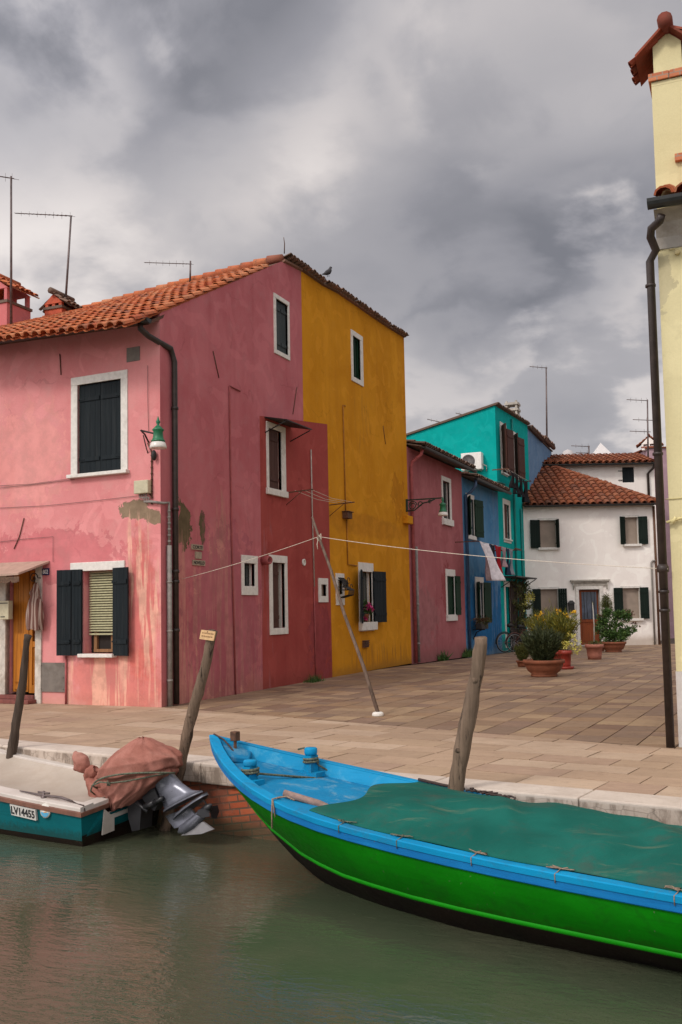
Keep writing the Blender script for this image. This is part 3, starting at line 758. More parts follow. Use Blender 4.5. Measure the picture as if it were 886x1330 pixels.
for k in range(6):
    u = hG[0] - .02 + (hG[1] - hG[0] + .04) * k / 5
    gr.tube([S.P(u, hG[3] + .05, .03), S.P(u, hG[3] - .02, .12), S.P(u, (hG[2] + hG[3]) / 2, .16), S.P(u, hG[2] + .1, .30), S.P(u, hG[2] - .02, .28), S.P(u, hG[2] - .08, .04)], .012, 5)
for z, o in ((hG[3] - .02, .12), ((hG[2] + hG[3]) / 2, .16), (hG[2] + .1, .30)):
    gr.tube([S.P(hG[0] - .02, z, .03), S.P(hG[0] - .02, z, o), S.P(hG[1] + .02, z, o), S.P(hG[1] + .02, z, .03)], .011, 5)
for k in range(3):
    c = S.P(hG[0] + .1 + k * .16, (hG[2] + hG[3]) / 2 + .15 * (k % 2), .17)
    gr.tube([c + S.u * math.cos(t * .6) * .07 + V((0, 0, math.sin(t * .6) * .07)) for t in range(10)], .009, 5)
gr.obj('window_grille', M['iron'], yel)
w = window(yel, S, hM, (.1, .1, .22, .22), .14, 'glass', [('L', R(20), .55), ('R', R(9), .62)], 'shutter_dark', sill=.10, silld=.0, sillh=.2, label='lower window with open dark shutters and flowers')
bx = MB(); q = hip(S, 444.5, 664.8, 451, 674.5); bx.box(S, q[0], q[1], q[2], q[3], 0, .14); bx.box(S, q[0] - .03, q[1] + .03, q[3], q[3] + .02, 0, .17); bx.obj('vent_box', M['rust'], yel, bevel=.01)
bx = MB(); q = hip(S, 470.5, 832, 477, 840.5); bx.box(S, q[0], q[1], q[2], q[3], 0, .05)
for k in range(3): bx.box(S, q[0] + .02, q[1] - .02, q[2] + .05 + k * .05, q[2] + .07 + k * .05, .05, .08)
bx.obj('vent_box', M['rust'], yel)
bx = MB(); q = hip(S, 525.5, 671, 530.5, 684); bx.box(S, 25.25, 25.68, q[2] + .05, q[3] + .02, 0, .16); bx.obj('junction_box', PLY, yel, bevel=.02)
tp = MB(); tp.tube([S.P(*S.px(448, 527.5), .02), S.P(*S.px(444.5, 526), .02), S.P(*S.px(446.5, 600), .02), S.P(*S.px(448, 664), .02)], .014, 5)
tp.tube([S.P(*S.px(449.5, 675), .02), S.P(*S.px(451, 733), .02), S.P(*S.px(463, 735), .02)], .014, 5); tp.obj('thin_pipe', simple('ochre_pipe', (.33, .13, .015), .8, .2, 9), yel)
tp = MB(); tp.tube([S.P(*S.px(497, 553), .015), S.P(*S.px(500.5, 577), .010)], .008, 5); tp.obj('wall_anchor', M['rust'], yel)
# tile capped top: tile ends project over the wall
rf = MB(); prof = [(18.02, 8.98), (18.87, 9.0)] + yt
for i in range(len(prof) - 1):
    (ya, za), (yb, zb_) = prof[i], prof[i + 1]; L = math.hypot(yb - ya, zb_ - za)
    tiles(rf, (-8.76, ya, za + .03), (0, yb - ya, zb_ - za), (-1, 0, -.16), L, 1.2, .17, .34, rise=.045)
rf.obj('roof', M['roof_old'], yel)
ul = MB()
for i in range(1, len(prof) - 1):
    (ya, za), (yb, zb_) = prof[i], prof[i + 1]
    p = [V((-8.78, ya, za)), V((-8.78, yb, zb_)), V((-14, yb, zb_ - .9)), V((-14, ya, za - .9))]
    ul.hexa([x + V((0, 0, .002)) for x in p] + [x + V((0, 0, .05)) for x in p])
p = [V((-8.80, 17.98, 8.9)), V((-8.80, 18.87, 8.985)), V((-12, 18.87, 7.6)), V((-12, 17.98, 7.7))]
ul.hexa([x + V((0, 0, .002)) for x in p] + [x + V((0, 0, .045)) for x in p])
ul.obj('roof_deck', M['roof_old'], yel)
# ================================================================== SMALL ROSE HOUSE
def shell(mb, y0, y1, z, xw=-14, zb=None):
    zb = z if zb is None else zb
    mb.face([(-8.85, y0, gz(y0)), (xw, y0, -.3), (xw, y0, zb), (-8.85, y0, z)])
    mb.face([(-8.85, y1, gz(y1)), (-8.85, y1, z), (xw, y1, zb), (xw, y1, -.3)])
    mb.face([(xw, y0, -.3), (xw, y1, -.3), (xw, y1, zb), (xw, y0, zb)])
rose = root('rose_house', (-8.85, 28.5, gz(28)), 'small dusty rose house with a bracket lamp between the yellow and the blue house', 'house')
PLP = plaster('dusty_rose_render', (.34, .105, .112), (.41, .145, .15), (.33, .12, .125), streak=.45, streakcol=(.24, .06, .065),
              spots=[((-8.85, 29.2, 2.2), (.5, .5, .8), (.26, .05, .05), 1.2, .6), ((-8.85, 27, 1.2), (.5, 1.4, .9), (.36, .16, .16), 1.3, .6)], damp=(.5, (.22, .10, .09), .6))
o1 = S.quad((572.3, 618), (584.5, 621.4), (575, 681.8), (587.2, 683.7)); h1 = (o1[0] + .12, o1[1] - .18, o1[2] + .2, o1[3] - .14)
o2 = S.quad((578, 739), (590, 740), (580.4, 806.8), (592.6, 806)); h2 = (o2[0] + .12, o2[1] - .12, o2[2] + .2, o2[3] - .22)
facade('wall', S, [(25.722, -.03), (31.3, gz(31.3) - .02), (31.3, 6.1), (25.722, 6.1)], [h1, h2], PLP, rose, extra=lambda mb: shell(mb, 25.722, 31.3, 6.1))
window(rose, S, h1, (.12, .18, .2, .14), .10, 'glass', [], sill=.08, silld=.0, sillh=.2, label='upper window with pale surround')
window(rose, S, h2, (.12, .12, .2, .22), .2, 'dark_inside', [('fill', 0, 0), ('R', R(3), .45)], 'shutter_green', sill=.06, sillh=.2, label='lower window with dark green shutters')
dp = MB(); a = S.px(538, 710); b = S.px(542.6, 862)
dp.tube([S.P(a[0], a[1], .06), S.P(a[0], .0 , .06)], .045, 10); [dp.lathe(S.P(a[0], z, .06), [(.045, 0), (.056, .01), (.056, .05), (.045, .06)], 12) for z in (.5, 1.6)]
dp.obj('drainpipe', M['pipe_grey'], rose)
def eave(parent, y0, y1, z, mat='roof_old', out=.42, rise=.1, deckmat='soffit'):
    g = MB(); gutter(g, (-8.85 + out + .07, y0 + .02, z - .05), (-8.85 + out + .07, y1 - .02, z - .05), .07); g.obj('gutter', M['gutter'], parent)
    r = MB(); tiles(r, (-8.85 + out + .04, y0 + .03, z + .02), (0, 1, 0), (-1, 0, .22), y1 - y0 - .06, .95, .2, .34, rise=.065); r.obj('roof', M[mat], parent)
    d = MB(); fr = Frame((-8.85, 0, 0), (0, 1, 0))
    d.hexa([(-8.85 + out, y0 + .02, z - .05), (-8.85 + out, y1 - .02, z - .05), (-8.85 - .5, y1 - .02, z + .16), (-8.85 - .5, y0 + .02, z + .16),
            (-8.85 + out, y0 + .02, z - .015), (-8.85 + out, y1 - .02, z - .015), (-8.85 - .5, y1 - .02, z + .195), (-8.85 - .5, y0 + .02, z + .195)])
    d.hexa([(-9.352, y0 + .02, z + .12), (-9.352, y1 - .02, z + .12), (-14, y1 - .02, z - .25), (-14, y0 + .02, z - .25),
            (-9.352, y0 + .02, z + .19), (-9.352, y1 - .02, z + .19), (-14, y1 - .02, z - .19), (-14, y0 + .02, z - .19)])
    d.obj('roof_deck', M[deckmat], parent)
eave(rose, 25.74, 31.3, 6.12)
dp = MB(); dp.tube([(-8.45, 25.95, 6.02), (-8.5, 25.93, 5.86), (-8.74, 25.9, 5.68), (-8.78, 25.9, 5.5), (-8.78, 25.9, .0)], .05, 10); dp.obj('drainpipe', M['pipe_pink'], rose)

# ================================================================== BLUE HOUSE
blue = root('blue_house', (-8.85, 34, gz(34)), 'low blue house with green shutters and laundry in front of it', 'house')
PLB = plaster('blue_render', (.065, .195, .35), (.105, .255, .42), (.13, .22, .33), streak=.55, streakcol=(.17, .24, .33),
              spots=[((-8.85, 34, 1.3), (.5, 3.6, 1.7), (.012, .12, .30), .5, .85), ((-8.85, 35.2, 1.6), (.5, .8, 1.4), (.22, .28, .38), 1.6, .6, 1)], damp=(.4, (.12, .14, .16), .6))
o1 = S.quad((604.3, 640), (613, 643), (606.4, 700), (614.6, 702)); h1 = (o1[0] + .1, o1[0] + .95, o1[2] + .15, o1[3] - .16)
o2 = S.quad((617.3, 749), (626, 750), (617.8, 812), (626, 812)); h2 = (o2[0] + .12, o2[0] + 1.0, o2[2] + .1, o2[3] - .2)
facade('wall', S, [(31.302, -.2), (36.3, -.2), (36.3, 5.9), (31.302, 5.9)], [h1, h2], PLB, blue, extra=lambda mb: shell(mb, 31.302, 36.3, 5.9))
window(blue, S, h1, (.1, .1, .15, .16), .2, 'dark_inside', [('L', R(24), .5), ('R', R(9), .7)], 'shutter_green', sill=.07, sillh=.14, label='upper window with half open green shutters')
window(blue, S, h2, (.12, .12, .1, .2), .2, 'dark_inside', [('L', R(24), .42), ('R', R(9), .6)], 'shutter_green', sill=0, label='lower window with open green shutters')
eave(blue, 31.32, 36.3, 5.9)
dp = MB(); dp.tube([(-8.42, 31.5, 5.82), (-8.42, 31.5, 5.6), (-8.6, 31.52, 5.4), (-8.78, 31.52, 5.3), (-8.78, 31.52, -.1)], .05, 10); dp.obj('drainpipe', simple('blue_pipe', (.05, .09, .16), .6, .2, 9), blue)

# ================================================================== TEAL HOUSE
teal = root('teal_house', (-8.85, 39, gz(39)), 'bright turquoise house with brown shutters rising behind the blue house', 'house')
PLT = plaster('teal_render', (.003, .30, .275), (.004, .37, .335), (.015, .34, .32), streak=.15, streakcol=(.005, .17, .15), crack=0, damp=(.5, (.03, .12, .10), .6))
G = Frame((-8.85, 36.3, 0), (1, 0, 0))     # the gable that faces the canal
gl = G.px(530, 566)
def tz(i): return S.quad(*i)
t1 = S.quad((650.5, 551), (658.5, 555), (650.5, 616), (658.5, 619)); t2 = S.quad((665.5, 561.5), (672, 566), (666, 606), (672, 609))
u = (S.px(651, 580)[0], S.px(657, 580)[0]); th1 = (u[0], u[1], t1[2] + .1, t1[3] - .1)
u = (S.px(667, 580)[0], S.px(671.5, 580)[0]); th2 = (u[0], u[1], t2[2] - .35, t2[3] - .1)
u = (S.px(654.5, 670)[0], S.px(661, 670)[0]); t3 = S.quad((653, 648), (664, 651), (653, 704), (664, 706)); th3 = (u[0], u[1], t3[2] + .15, t3[3] - .2)
u = (S.px(656.5, 790)[0], S.px(662.5, 790)[0]); td = (u[0], u[1], -.05, S.px(659, 762)[1])
facade('wall', S, [(36.302, -.25), (42.15, -.25), (42.15, 9.50), (36.302, 9.28)], [th1, th2, th3, td], PLT, teal)
sl_ = (9.28 - gl[1]) / (-gl[0]); xw = -8.5
facade('wall', G, [(xw, -.3), (-.002, -.3), (-.002, 9.28), (xw, 9.28 + sl_ * xw)], [], PLT, teal,
       extra=lambda mb: (mb.face([G.P(xw, -.3), G.P(xw, 9.28 + sl_ * xw), G.P(xw, 9.28 + sl_ * xw, -5.85), G.P(xw, -.3, -5.85)]),
                         mb.face([G.P(xw, -.3, -5.85), G.P(xw, 9.28 + sl_ * xw, -5.85), G.P(-.002, 9.5, -5.85), G.P(-.002, -.3, -5.85)])))
window(teal, S, th1, (.12, .12, .1, .16), .2, 'dark_inside', [('L', R(30), .50), ('R', R(8), .70)], 'shutter_brown', sill=.08, label='upper window with brown shutters')
window(teal, S, th2, (.12, .12, .1, .16), .2, 'dark_inside', [('L', R(30), .42), ('R', R(8), .70)], 'shutter_brown', sill=.08, label='far upper window with brown shutters')
w = window(teal, S, th3, (.14, .2, .15, .2), .2, 'dark_inside', [], sill=.08, label='middle window with pale surround')
k = MB(); leaf(k, Frame(S.P(th3[0], 0, -.05), S.u, S.n), (th3[1] - th3[0]) * .7, th3[2] + .02, th3[3] - .02, planks=3); k.obj('shutter', M['shutter_brown'], w)
d = MB(); d.box(S, td[0], td[1], td[2], td[3], -.2, -.15)
dd = d.obj('door', simple('pinkish_door', (.36, .23, .20), .7, .12, 8), teal)
d = MB(); d.box(S, td[0] - .15, td[0], td[2], td[3], -.05, .03); d.box(S, td[1], td[1] + .15, td[2], td[3], -.05, .03); d.box(S, td[0] - .15, td[1] + .15, td[3], td[3] + .2, -.05, .032); d.obj('door_surround', M['stone_white'], dd)
d = MB(); d.lathe(S.P(td[0] + .3, 1.05, -.15), [(.05, 0), (.06, .05), (.0, .09)], 10, axis=S.n); d.obj('door_knob', M['iron'], dd)
# flat verge roof
rf = MB()
tiles(rf, (-8.76, 36.25, 9.31), (0, 5.98, .22), (-1, 0, -.18), 5.95, .4, .2, .34, rise=.05)
rf.tube([G.P(.13, 9.36, .04), G.P(xw, 9.36 + sl_ * xw, .04)], .045, 8, smooth=False)
rf.obj('roof', M['roof_old'], teal)
ul = MB(); a, b, c, e = G.P(.10, 9.29 + .02, .08), G.P(.10, 9.51 + .02, -5.9), G.P(xw, 9.51 + sl_ * xw, -5.9), G.P(xw, 9.31 + sl_ * xw, .08)
ul.hexa([a, b, c, e] + [q + V((0, 0, .07)) for q in (a, b, c, e)]); ul.obj('roof_deck', M['roof_old'], teal)
pp = MB(); x0 = .0
pz = S.px(650, 600)[1]
pp.tube([G.P(-.6, 6.35, .03), G.P(.04, 6.30, .03), S.P(36.5, 6.3, .04), S.P(37.3, 6.32, .04)], .04, 8)
q = S.px(663, 540); pp.tube([S.P(q[0], 9.2, .05), S.P(q[0], .2, .05)], .04, 8)
q = S.px(675, 660); pp.tube([S.P(q[0], 5.6, .05), S.P(q[0], .2, .05)], .045, 8)
pp.obj('drainpipe', simple('teal_pipe', (.006, .17, .15), .6, .15, 9), teal)
CH = Frame((-9.35, 0, 0), (0, 1, 0)); cq = CH.px(665.5, 519); zc = cq[1] - .80; CH = Frame((-9.35, cq[0], 0), (0, 1, 0)); ch = MB()
ch.box(CH, -.26, .26, 8.9, zc, -.25, .25); cho = ch.obj('chimney', M['stone_grey'], teal)
ch = MB()
for k in range(3): ch.box(CH, -.31, .31, zc + .002 + k * .26, zc + .10 + k * .26, -.29, .29)
for a in (-1, 1):
    for b in (-1, 1): ch.box(CH, a * .22 - .04, a * .22 + .04, zc + .09, zc + .70, b * .21 - .04, b * .21 + .04)
ch.obj('chimney_cowl', M['stone_grey'], cho)
# canopy shelf above the creeper
sh = MB(); q = S.px(667, 751); q2 = S.px(680, 753)
sh.box(S, q[0] - 2.2, q[0] + 1.6, q[1] - .02, q[1] + .03, 0, .62)
for uu in (q[0] - 2.1, q[0] - .2, q[0] + 1.5): sh.bar(S.P(uu, q[1] - .4, .0), S.P(uu, q[1] - .03, .58), .03)
sh.obj('canopy', M['iron'], teal)

# ---- far blue house
blu2 = root('far_blue_house', (-8.85, 45, gz(45)), 'pale slate blue house end showing beyond the turquoise one', 'house')
PLB2 = plaster('slate_blue_render', (.11, .20, .33), (.15, .25, .38), (.2, .28, .38), streak=.45, streakcol=(.16, .2, .27))
facade('wall', S, [(42.152, -.3), (47.6, -.3), (47.6, 9.1), (44.9, 9.25), (42.152, 9.38)], [], PLB2, blu2,
       extra=lambda mb: (shell(mb, 42.152, 47.6, 9.1)))
rf = MB(); tiles(rf, (-8.7, 42.2, 9.42), (0, 2.9, -.14), (-1, 0, .05), 2.9, 1.2, .22, .34, rise=.09); tiles(rf, (-8.7, 45.1, 9.42), (0, 2.6, -.1), (-1, 0, .05), 2.6, 1.2, .22, .34, rise=.09)
rf.tube([(-8.75, 42.2, 9.43), (-8.75, 45.1, 9.27)], .07, 8); rf.tube([(-8.75, 45.1, 9.42), (-8.75, 47.7, 9.3)], .1, 8)
rf.obj('roof', M['roof_old'], blu2)
ul = MB(); a = [V((-8.8, 42.17, 9.36)), V((-8.8, 47.7, 9.12)), V((-14, 47.7, 9.3)), V((-14, 42.17, 9.5))]; ul.hexa(a + [q + V((0, 0, .05)) for q in a]); ul.obj('roof_deck', M['roof_old'], blu2)

# ================================================================== WHITE HOUSE
white = root('white_house', tuple(WH.P(3, 0)), 'white house with dark shutters and a red door closing the far side of the square', 'house')
PLW = plaster('white_render', (.80, .745, .69), (.86, .81, .75), (.76, .70, .65), streak=.12, streakcol=(.42, .38, .35), scale=.6, damp=(.35, (.40, .32, .25), .7), bump=.4, fine=.08, crack=0)
H = {}
H['w1'] = hip(WH, 700.5, 676, 723.5, 711); H['w2'] = hip(WH, 810.5, 672, 829.6, 706.5)
H['w3'] = hip(WH, 701.6, 765.5, 726, 806); H['w4'] = hip(WH, 808, 764, 832, 803)
H['door'] = hip(WH, 751.6, 765.8, 781, 835.2)
wr = WH.px(852, 750)[0]; ez = WH.px(770, 655.5)[1]
print('white width', wr, 'eave', ez)
dw = (H['door'][0], H['door'][1], .02, H['door'][3])
PKx = WH.px(706, 606)      # peak handled below on the back plane
BK = Frame(tuple(WH.P(0, 0, -4.6)), WH.u); pk = BK.px(706, 604); rb = BK.px(850, 600)
pkz = pk[1]
def wrest(mb):
    mb.face([WH.P(wr, -.1), WH.P(wr, ez), WH.P(wr, ez, -6), WH.P(wr, -.1, -6)])
    mb.face([WH.P(0, -.1), WH.P(0, -.1, -6), WH.P(0, ez, -6), WH.P(0, ez)])
facade('wall', WH, [(-.02, -.1), (wr, -.1), (wr, ez), (-.02, ez)], [H['w1'], H['w2'], H['w3'], H['w4'], dw], PLW, white, extra=wrest)
for key, sh, lb in (('w1', [('L', R(8), .42), ('R', R(84), .36)], 'upper left window with drawn blind'), ('w2', [('L', R(40), .34), ('R', R(8), .38)], 'upper right window with drawn blind'),
                    ('w3', [('L', R(10), .36), ('R', R(10), .36)], 'lower left window with drawn blind'), ('w4', [('L', R(10), .40), ('R', R(10), .36)], 'lower right window with drawn blind')):
    h = H[key]
    window(white, WH, h, (.07, .07, .0, .1), .14, 'curtain', sh, 'shutter_deep', framemat='stone_white', sill=.14, sillh=.1, label=lb)
d = MB(); du = WH
d.box(WH, dw[0] + .03, dw[1] - .03, .04, dw[3] - .03, -.2, -.14); dr = d.obj('door', M['wood_red'], white)
g = hip(WH, 756, 769, 777, 804); d = MB(); d.box(WH, g[0], g[1], g[2], g[3], -.141, -.125); d.obj('door_pane', M['glass_blue'], dr)
d = MB()
for k in range(4):
    uu = g[0] + (g[1] - g[0]) * (k + .5) / 4
    d.tube([WH.P(uu, g[2], -.11), WH.P(uu + .03 * (-1) ** k, (g[2] + g[3]) / 2, -.11), WH.P(uu, g[3], -.11)], .008, 5)
d.obj('door_ironwork', M['iron'], dr)
d = MB(); d.box(WH, dw[0] + .14, dw[1] - .14, .2, g[2] - .25, -.14, -.12); d.box(WH, dw[0] + .08, dw[1] - .08, g[2] - .12, g[2] - .04, -.14, -.10); d.obj('door_panel', M['wood_red'], dr)
d = MB(); q = hip(WH, 741, 754, 791, 760); s2 = hip(WH, 744, 766, 788, 836)
d.box(WH, dw[0] - .14, dw[0], .0, dw[3], -.1, .05); d.box(WH, dw[1], dw[1] + .14, .0, dw[3], -.1, .05); d.box(WH, dw[0] - .14, dw[1] + .14, dw[3], dw[3] + .14, -.1, .052)
d.obj('door_surround', M['stone_white'], dr, bevel=.01)
d = MB(); z = dw[3] + .142
d.box(WH, q[0] + .1, q[1] - .1, z, z + .14, 0, .06); d.box(WH, q[0] + .02, q[1] - .02, z + .142, z + .2, 0, .13); d.box(WH, q[0] - .02, q[1] + .02, z + .202, z + .27, 0, .18)
for uu in (q[0] + .1, q[1] - .1): d.tube([WH.P(uu, z + .14, .12), WH.P(uu, z, .11), WH.P(uu, z - .15, .05)], .03, 6)
d.obj('door_lintel', M['stone_grey'], dr, bevel=.01)
d = MB(); d.box(WH, dw[0] - .2, dw[1] + .2, -.06, .05, 0, .3); d.obj('door_step', M['stone_grey'], dr, bevel=.01)
# corner pipe
d = MB(); a = WH.px(848, 728.5); b = WH.px(845.5, 729)
d.tube([WH.P(wr - .02, a[1], .06), WH.P(b[0] + .06, a[1], .06), WH.P(b[0], a[1] - .06, .06), WH.P(b[0], 0, .06)], .04, 8); d.obj('thin_pipe', M['pipe_grey'], white)
d = MB(); d.tube([WH.P(wr + .02, ez - .1, .03), WH.P(wr + .02, 0, .03)], .05, 8); d.obj('drainpipe', M['rust'], white)
# hipped roof
E0, E1 = WH.P(-.05, ez, .32), WH.P(wr + .22, ez, .32)
slope = (pkz - ez) / (4.6 + .32)
Wv = (-WH.n + V((0, 0, slope))).normalized(); vl = (4.92) * math.sqrt(1 + slope * slope); tul = (E1 - E0).length
pu = max(.0, pk[0] + .0)
def inw(u, v):
    t = v / vl
    left = 0
    return left <= u <= tul - (tul - pu - .25) * t + .1
rf = MB(); tiles(rf, E0, WH.u, Wv, tul, vl, .31, .40, inside=inw, rise=.11, jit=.003)
# hip caps
top = BK.P(pu + .15, pkz + .03)
a = E1 + V((0, 0, .05)); n = 22
for k in range(n):
    p = a.lerp(top, k / n); q = a.lerp(top, (k + 1.15) / n); rf.tube([p, q], [.11, .085], 7)
rf.obj('roof', M['roof_dark'], white)
ul = MB(); T = BK.P(pu, pkz); T0 = BK.P(-.1, pkz)
for tri in ([E0, E1, T, T0],):
    dn = V((0, 0, -.05)); ul.hexa([q + dn for q in tri] + [q - V((0, 0, .008)) for q in tri])
R1 = WH.P(wr + .22, ez, -6)
ul.mesh([E1 + V((0, 0, -.02)), R1, T + V((0, 0, -.01))], [(0, 1, 2)])
ul.obj('roof_deck', M['underlay'], white)
d = MB(); gutter(d, WH.P(-.0, ez - .03, .38), WH.P(wr + .3, ez - .03, .38), .07); d.obj('gutter', M['gutter'], white)

# upper part of the white house, set back
back = root('upper_white_house', tuple(BK.P(3, 0)), 'set back upper white house with one small closed window above the lower tile roof', 'house')
bw = BK.px(851, 640)[0]; bez = BK.px(780, 603)[1]
hq = hip(BK, 808, 606.8, 824, 626.5)
facade('wall', BK, [(-.9, 0), (bw, 0), (bw, bez), (-.9, bez)], [hq], PLW, back,
       extra=lambda mb: (mb.face([BK.P(bw, 0), BK.P(bw, bez), BK.P(bw, bez, -6), BK.P(bw, 0, -6)]), mb.face([BK.P(-.9, 0, -6), BK.P(bw, 0, -6), BK.P(bw, bez, -6), BK.P(-.9, bez, -6)])))
w = window(back, BK, hq, (0, 0, 0, 0), .2, 'dark_inside', [('fill', 0, 0)], sill=0)
hg_ = MB(); [hg_.box(BK, hq[0] - .2, hq[0] + .02, z, z + .03, .0, .04) for z in (hq[2] + .1, hq[3] - .2)]; hg_.obj('hinge', M['iron'], w)
rf = MB(); e = BK.P(-.95, bez + .02, .35); Wv2 = (-BK.n + V((0, 0, .30))).normalized()
tiles(rf, e, BK.u, Wv2, bw + 1.1, 2.6, .31, .40, rise=.11, jit=.003); rf.obj('roof', M['roof_dark'], back)
rf = MB(); a = [BK.P(-.95, bez - .04, .35), BK.P(bw + .15, bez - .04, .35), BK.P(bw + .15, bez + .72, -2.2), BK.P(-.95, bez + .72, -2.2)]
rf.hexa(a + [q + V((0, 0, .03)) for q in a])
a = [BK.P(-.95, bez + .725, -2.21), BK.P(bw + .15, bez + .725, -2.21), BK.P(bw + .15, bez - .1, -6), BK.P(-.95, bez - .1, -6)]
rf.hexa(a + [q + V((0, 0, .03)) for q in a]); rf.obj('roof_deck', M['underlay'], back)
d = MB(); gutter(d, BK.P(-.95, bez - .03, .42), BK.P(bw + .2, bez - .03, .42), .08); d.obj('gutter', M['gutter'], back)
d = MB(); x = BK.px(842, 640)[0]; d.tube([BK.P(x + .25, bez - .05, .38), BK.P(x + .2, bez - .25, .3), BK.P(x, bez - .5, .08), BK.P(x, bez - 2.6, .08)], .06, 8); d.obj('drainpipe', M['pipe_dark'], back)

# chimneys / far buildings behind
LIL = Frame(tuple(WH.P(0, 0, -9)), WH.u)
lil = root('lilac_house', tuple(LIL.P(7.5, 0)), 'narrow strip of a lilac house between the white house and the dark drainpipe', 'house')
PLL = plaster('lilac_render', (.36, .235, .27), (.42, .29, .32), streak=.2)
l0 = LIL.px(846, 650)[0]; l1 = l0 + 3.6; lz = LIL.px(856, 582)[1]
hh = hip(LIL, 857, 762, 863, 812); h4 = hip(LIL, 855.5, 692, 864, 716)
facade('wall', LIL, [(l0, -.2), (l1, -.2), (l1, lz), (l0, lz)], [hh, h4], PLL, lil,
       extra=lambda mb: (mb.face([LIL.P(l1, -.2), LIL.P(l1, lz), LIL.P(l1, lz, -5), LIL.P(l1, -.2, -5)]), mb.face([LIL.P(l0, -.2), LIL.P(l0, -.2, -5), LIL.P(l0, lz, -5), LIL.P(l0, lz)])))
window(lil, LIL, hh, (.0, .0, .0, .0), .15, 'dark_inside', [], sill=0); window(lil, LIL, h4, (.0, .0, .0, .0), .15, 'dark_inside', [], sill=.1)
d = MB(); a = [LIL.P(l0 - .1, lz, .1), LIL.P(l1 + .1, lz, .1), LIL.P(l1 + .1, lz + .2, -5), LIL.P(l0 - .1, lz + .2, -5)]
d.hexa(a + [q + V((0, 0, .06)) for q in a]); d.obj('roof', M['roof_dark'], lil)
cx_ = LIL.px(848.5, 575)
ch = chimney(lil, LIL.P(cx_[0], 0, -.6).x, LIL.P(cx_[0], 0, -.6).y, lz - .2, LIL.px(848, 584)[1], .75, .6, PLW, simple('brick_red', (.30, .10, .06), .9, .2, 9), cap=.45, vent=.12, over=.22, roofm='roof_dark')
# dome and pyramid caps of far chimneys
FAR = Frame(tuple(WH.P(0, 0, -30)), WH.u)
def far_px(x, y): return FAR.px(x, y)
a = far_px(738, 600); b = far_px(738, 583.5); wd = (far_px(747, 590)[0] - far_px(728, 590)[0]) / 2
dm = root('domed_roof', tuple(FAR.P(a[0], 0)), 'pale rounded roof far behind the ridge of the white house', 'building')
m = MB(); m.lathe(FAR.P(a[0], 0, 0), [(wd * 1.05, 0), (wd * 1.05, a[1]), (wd, a[1] + .02), (wd * .92, a[1] + (b[1] - a[1]) * .45), (wd * .6, a[1] + (b[1] - a[1]) * .85), (.0, b[1])], 24)
m.obj('dome', simple('pale_far_roof', (.42, .39, .38), .9, .08, 2), dm)
a = far_px(781, 600); b = far_px(781, 578.5); wd = (far_px(797, 590)[0] - far_px(766, 590)[0]) / 2
dm = root('pyramid_roof', tuple(FAR.P(a[0], 0)), 'pale pointed roof far behind the ridge of the white house', 'building')
m = MB(); c = FAR.P(a[0], 0); q = [c - FAR.u * wd, c - FAR.n * wd, c + FAR.u * wd, c + FAR.n * wd]
fr4 = Frame(tuple(c), FAR.u)
m.box(fr4, -wd, wd, 0, a[1], -wd, wd)
P4 = [fr4.P(-wd * 1.1, a[1] + .002, wd * 1.1), fr4.P(wd * 1.1, a[1] + .002, wd * 1.1), fr4.P(wd * 1.1, a[1] + .002, -wd * 1.1), fr4.P(-wd * 1.1, a[1] + .002, -wd * 1.1), fr4.P(0, b[1] + .2)]
m.mesh(P4, [(0, 1, 4), (1, 2, 4), (2, 3, 4), (3, 0, 4), (3, 2, 1, 0)])
m.obj('pyramid', simple('pale_far_roof', (.58, .55, .53), .9, .06, 2), dm)

# ================================================================== CREAM HOUSE
cream = root('cream_house', (-.85, 10.9, 0), 'tall pale yellow house at the right edge with a dark drainpipe on its corner', 'house')
PLCR = plaster('cream_render', (.60, .53, .30), (.67, .60, .35), (.62, .55, .32), streak=.1, streakcol=(.55, .47, .25), fine=.1, scale=.7, bump=.4, crack=0,
               spots=[((-.85, 10.9, 5.1), (.18, .5, .35), (.45, .40, .27), 1.2, .5)])
cz = 5.72; base = CR.px(880, 872)[1]
facade('wall', CR, [(-.795, base + .0), (5, base), (5, cz - .35), (-.795, cz - .35)], [], PLCR, cream,
       extra=lambda mb: (mb.face([(-.795, 10.9, base), (-.795, 10.9, cz), (-.795, 18, cz), (-.795, 18, base)]), mb.face([(-.795, 18, -.1), (5, 18, -.1), (5, 18, cz), (-.795, 18, cz)]), mb.face([(5, 10.9, 0), (5, 18, 0), (5, 18, cz), (5, 10.9, cz)])))
m = MB(); m.box(CR, -.80, 5, 0, base - .001, -7, .02); m.obj('plinth', simple('pale_plinth', (.50, .47, .44), .9, .1, 5, grime=((.4, .35, .3), .5)), cream)
m = MB(); z0 = cz - .349
prof = [(0, z0), (.02, z0), (.04, z0 + .12), (.12, z0 + .26), (.22, z0 + .34), (.26, z0 + .36), (0, z0 + .36)]
vs = [CR.P(u, z, o) for u in (-.80, 5) for (o, z) in prof]; k = len(prof)
m.mesh(vs, [(i, (i + 1) % k, k + (i + 1) % k, k + i) for i in range(k)] + [tuple(range(k))[::-1], tuple(range(k, 2 * k))]); m.obj('cornice', simple('grey_cornice', (.40, .37, .33), .9, .12, 5, grime=((.2, .16, .12), .5)), cream)
CRo = .40
gq = CR.px(841, 264, CRo)
m = MB(); gutter(m, CR.P(gq[0], gq[1] + .02, CRo), CR.P(5.1, gq[1] + .02, CRo), .085); m.obj('gutter', M['gutter'], cream)
m = MB(); q0 = CR.px(848, 252, .36)
tiles(m, CR.P(q0[0], gq[1] + .04, .40), (1, 0, 0), (0, 1, .42), 5.2, 3.4, .21, .3, rise=.085); m.obj('roof', M['roof_red'], cream)
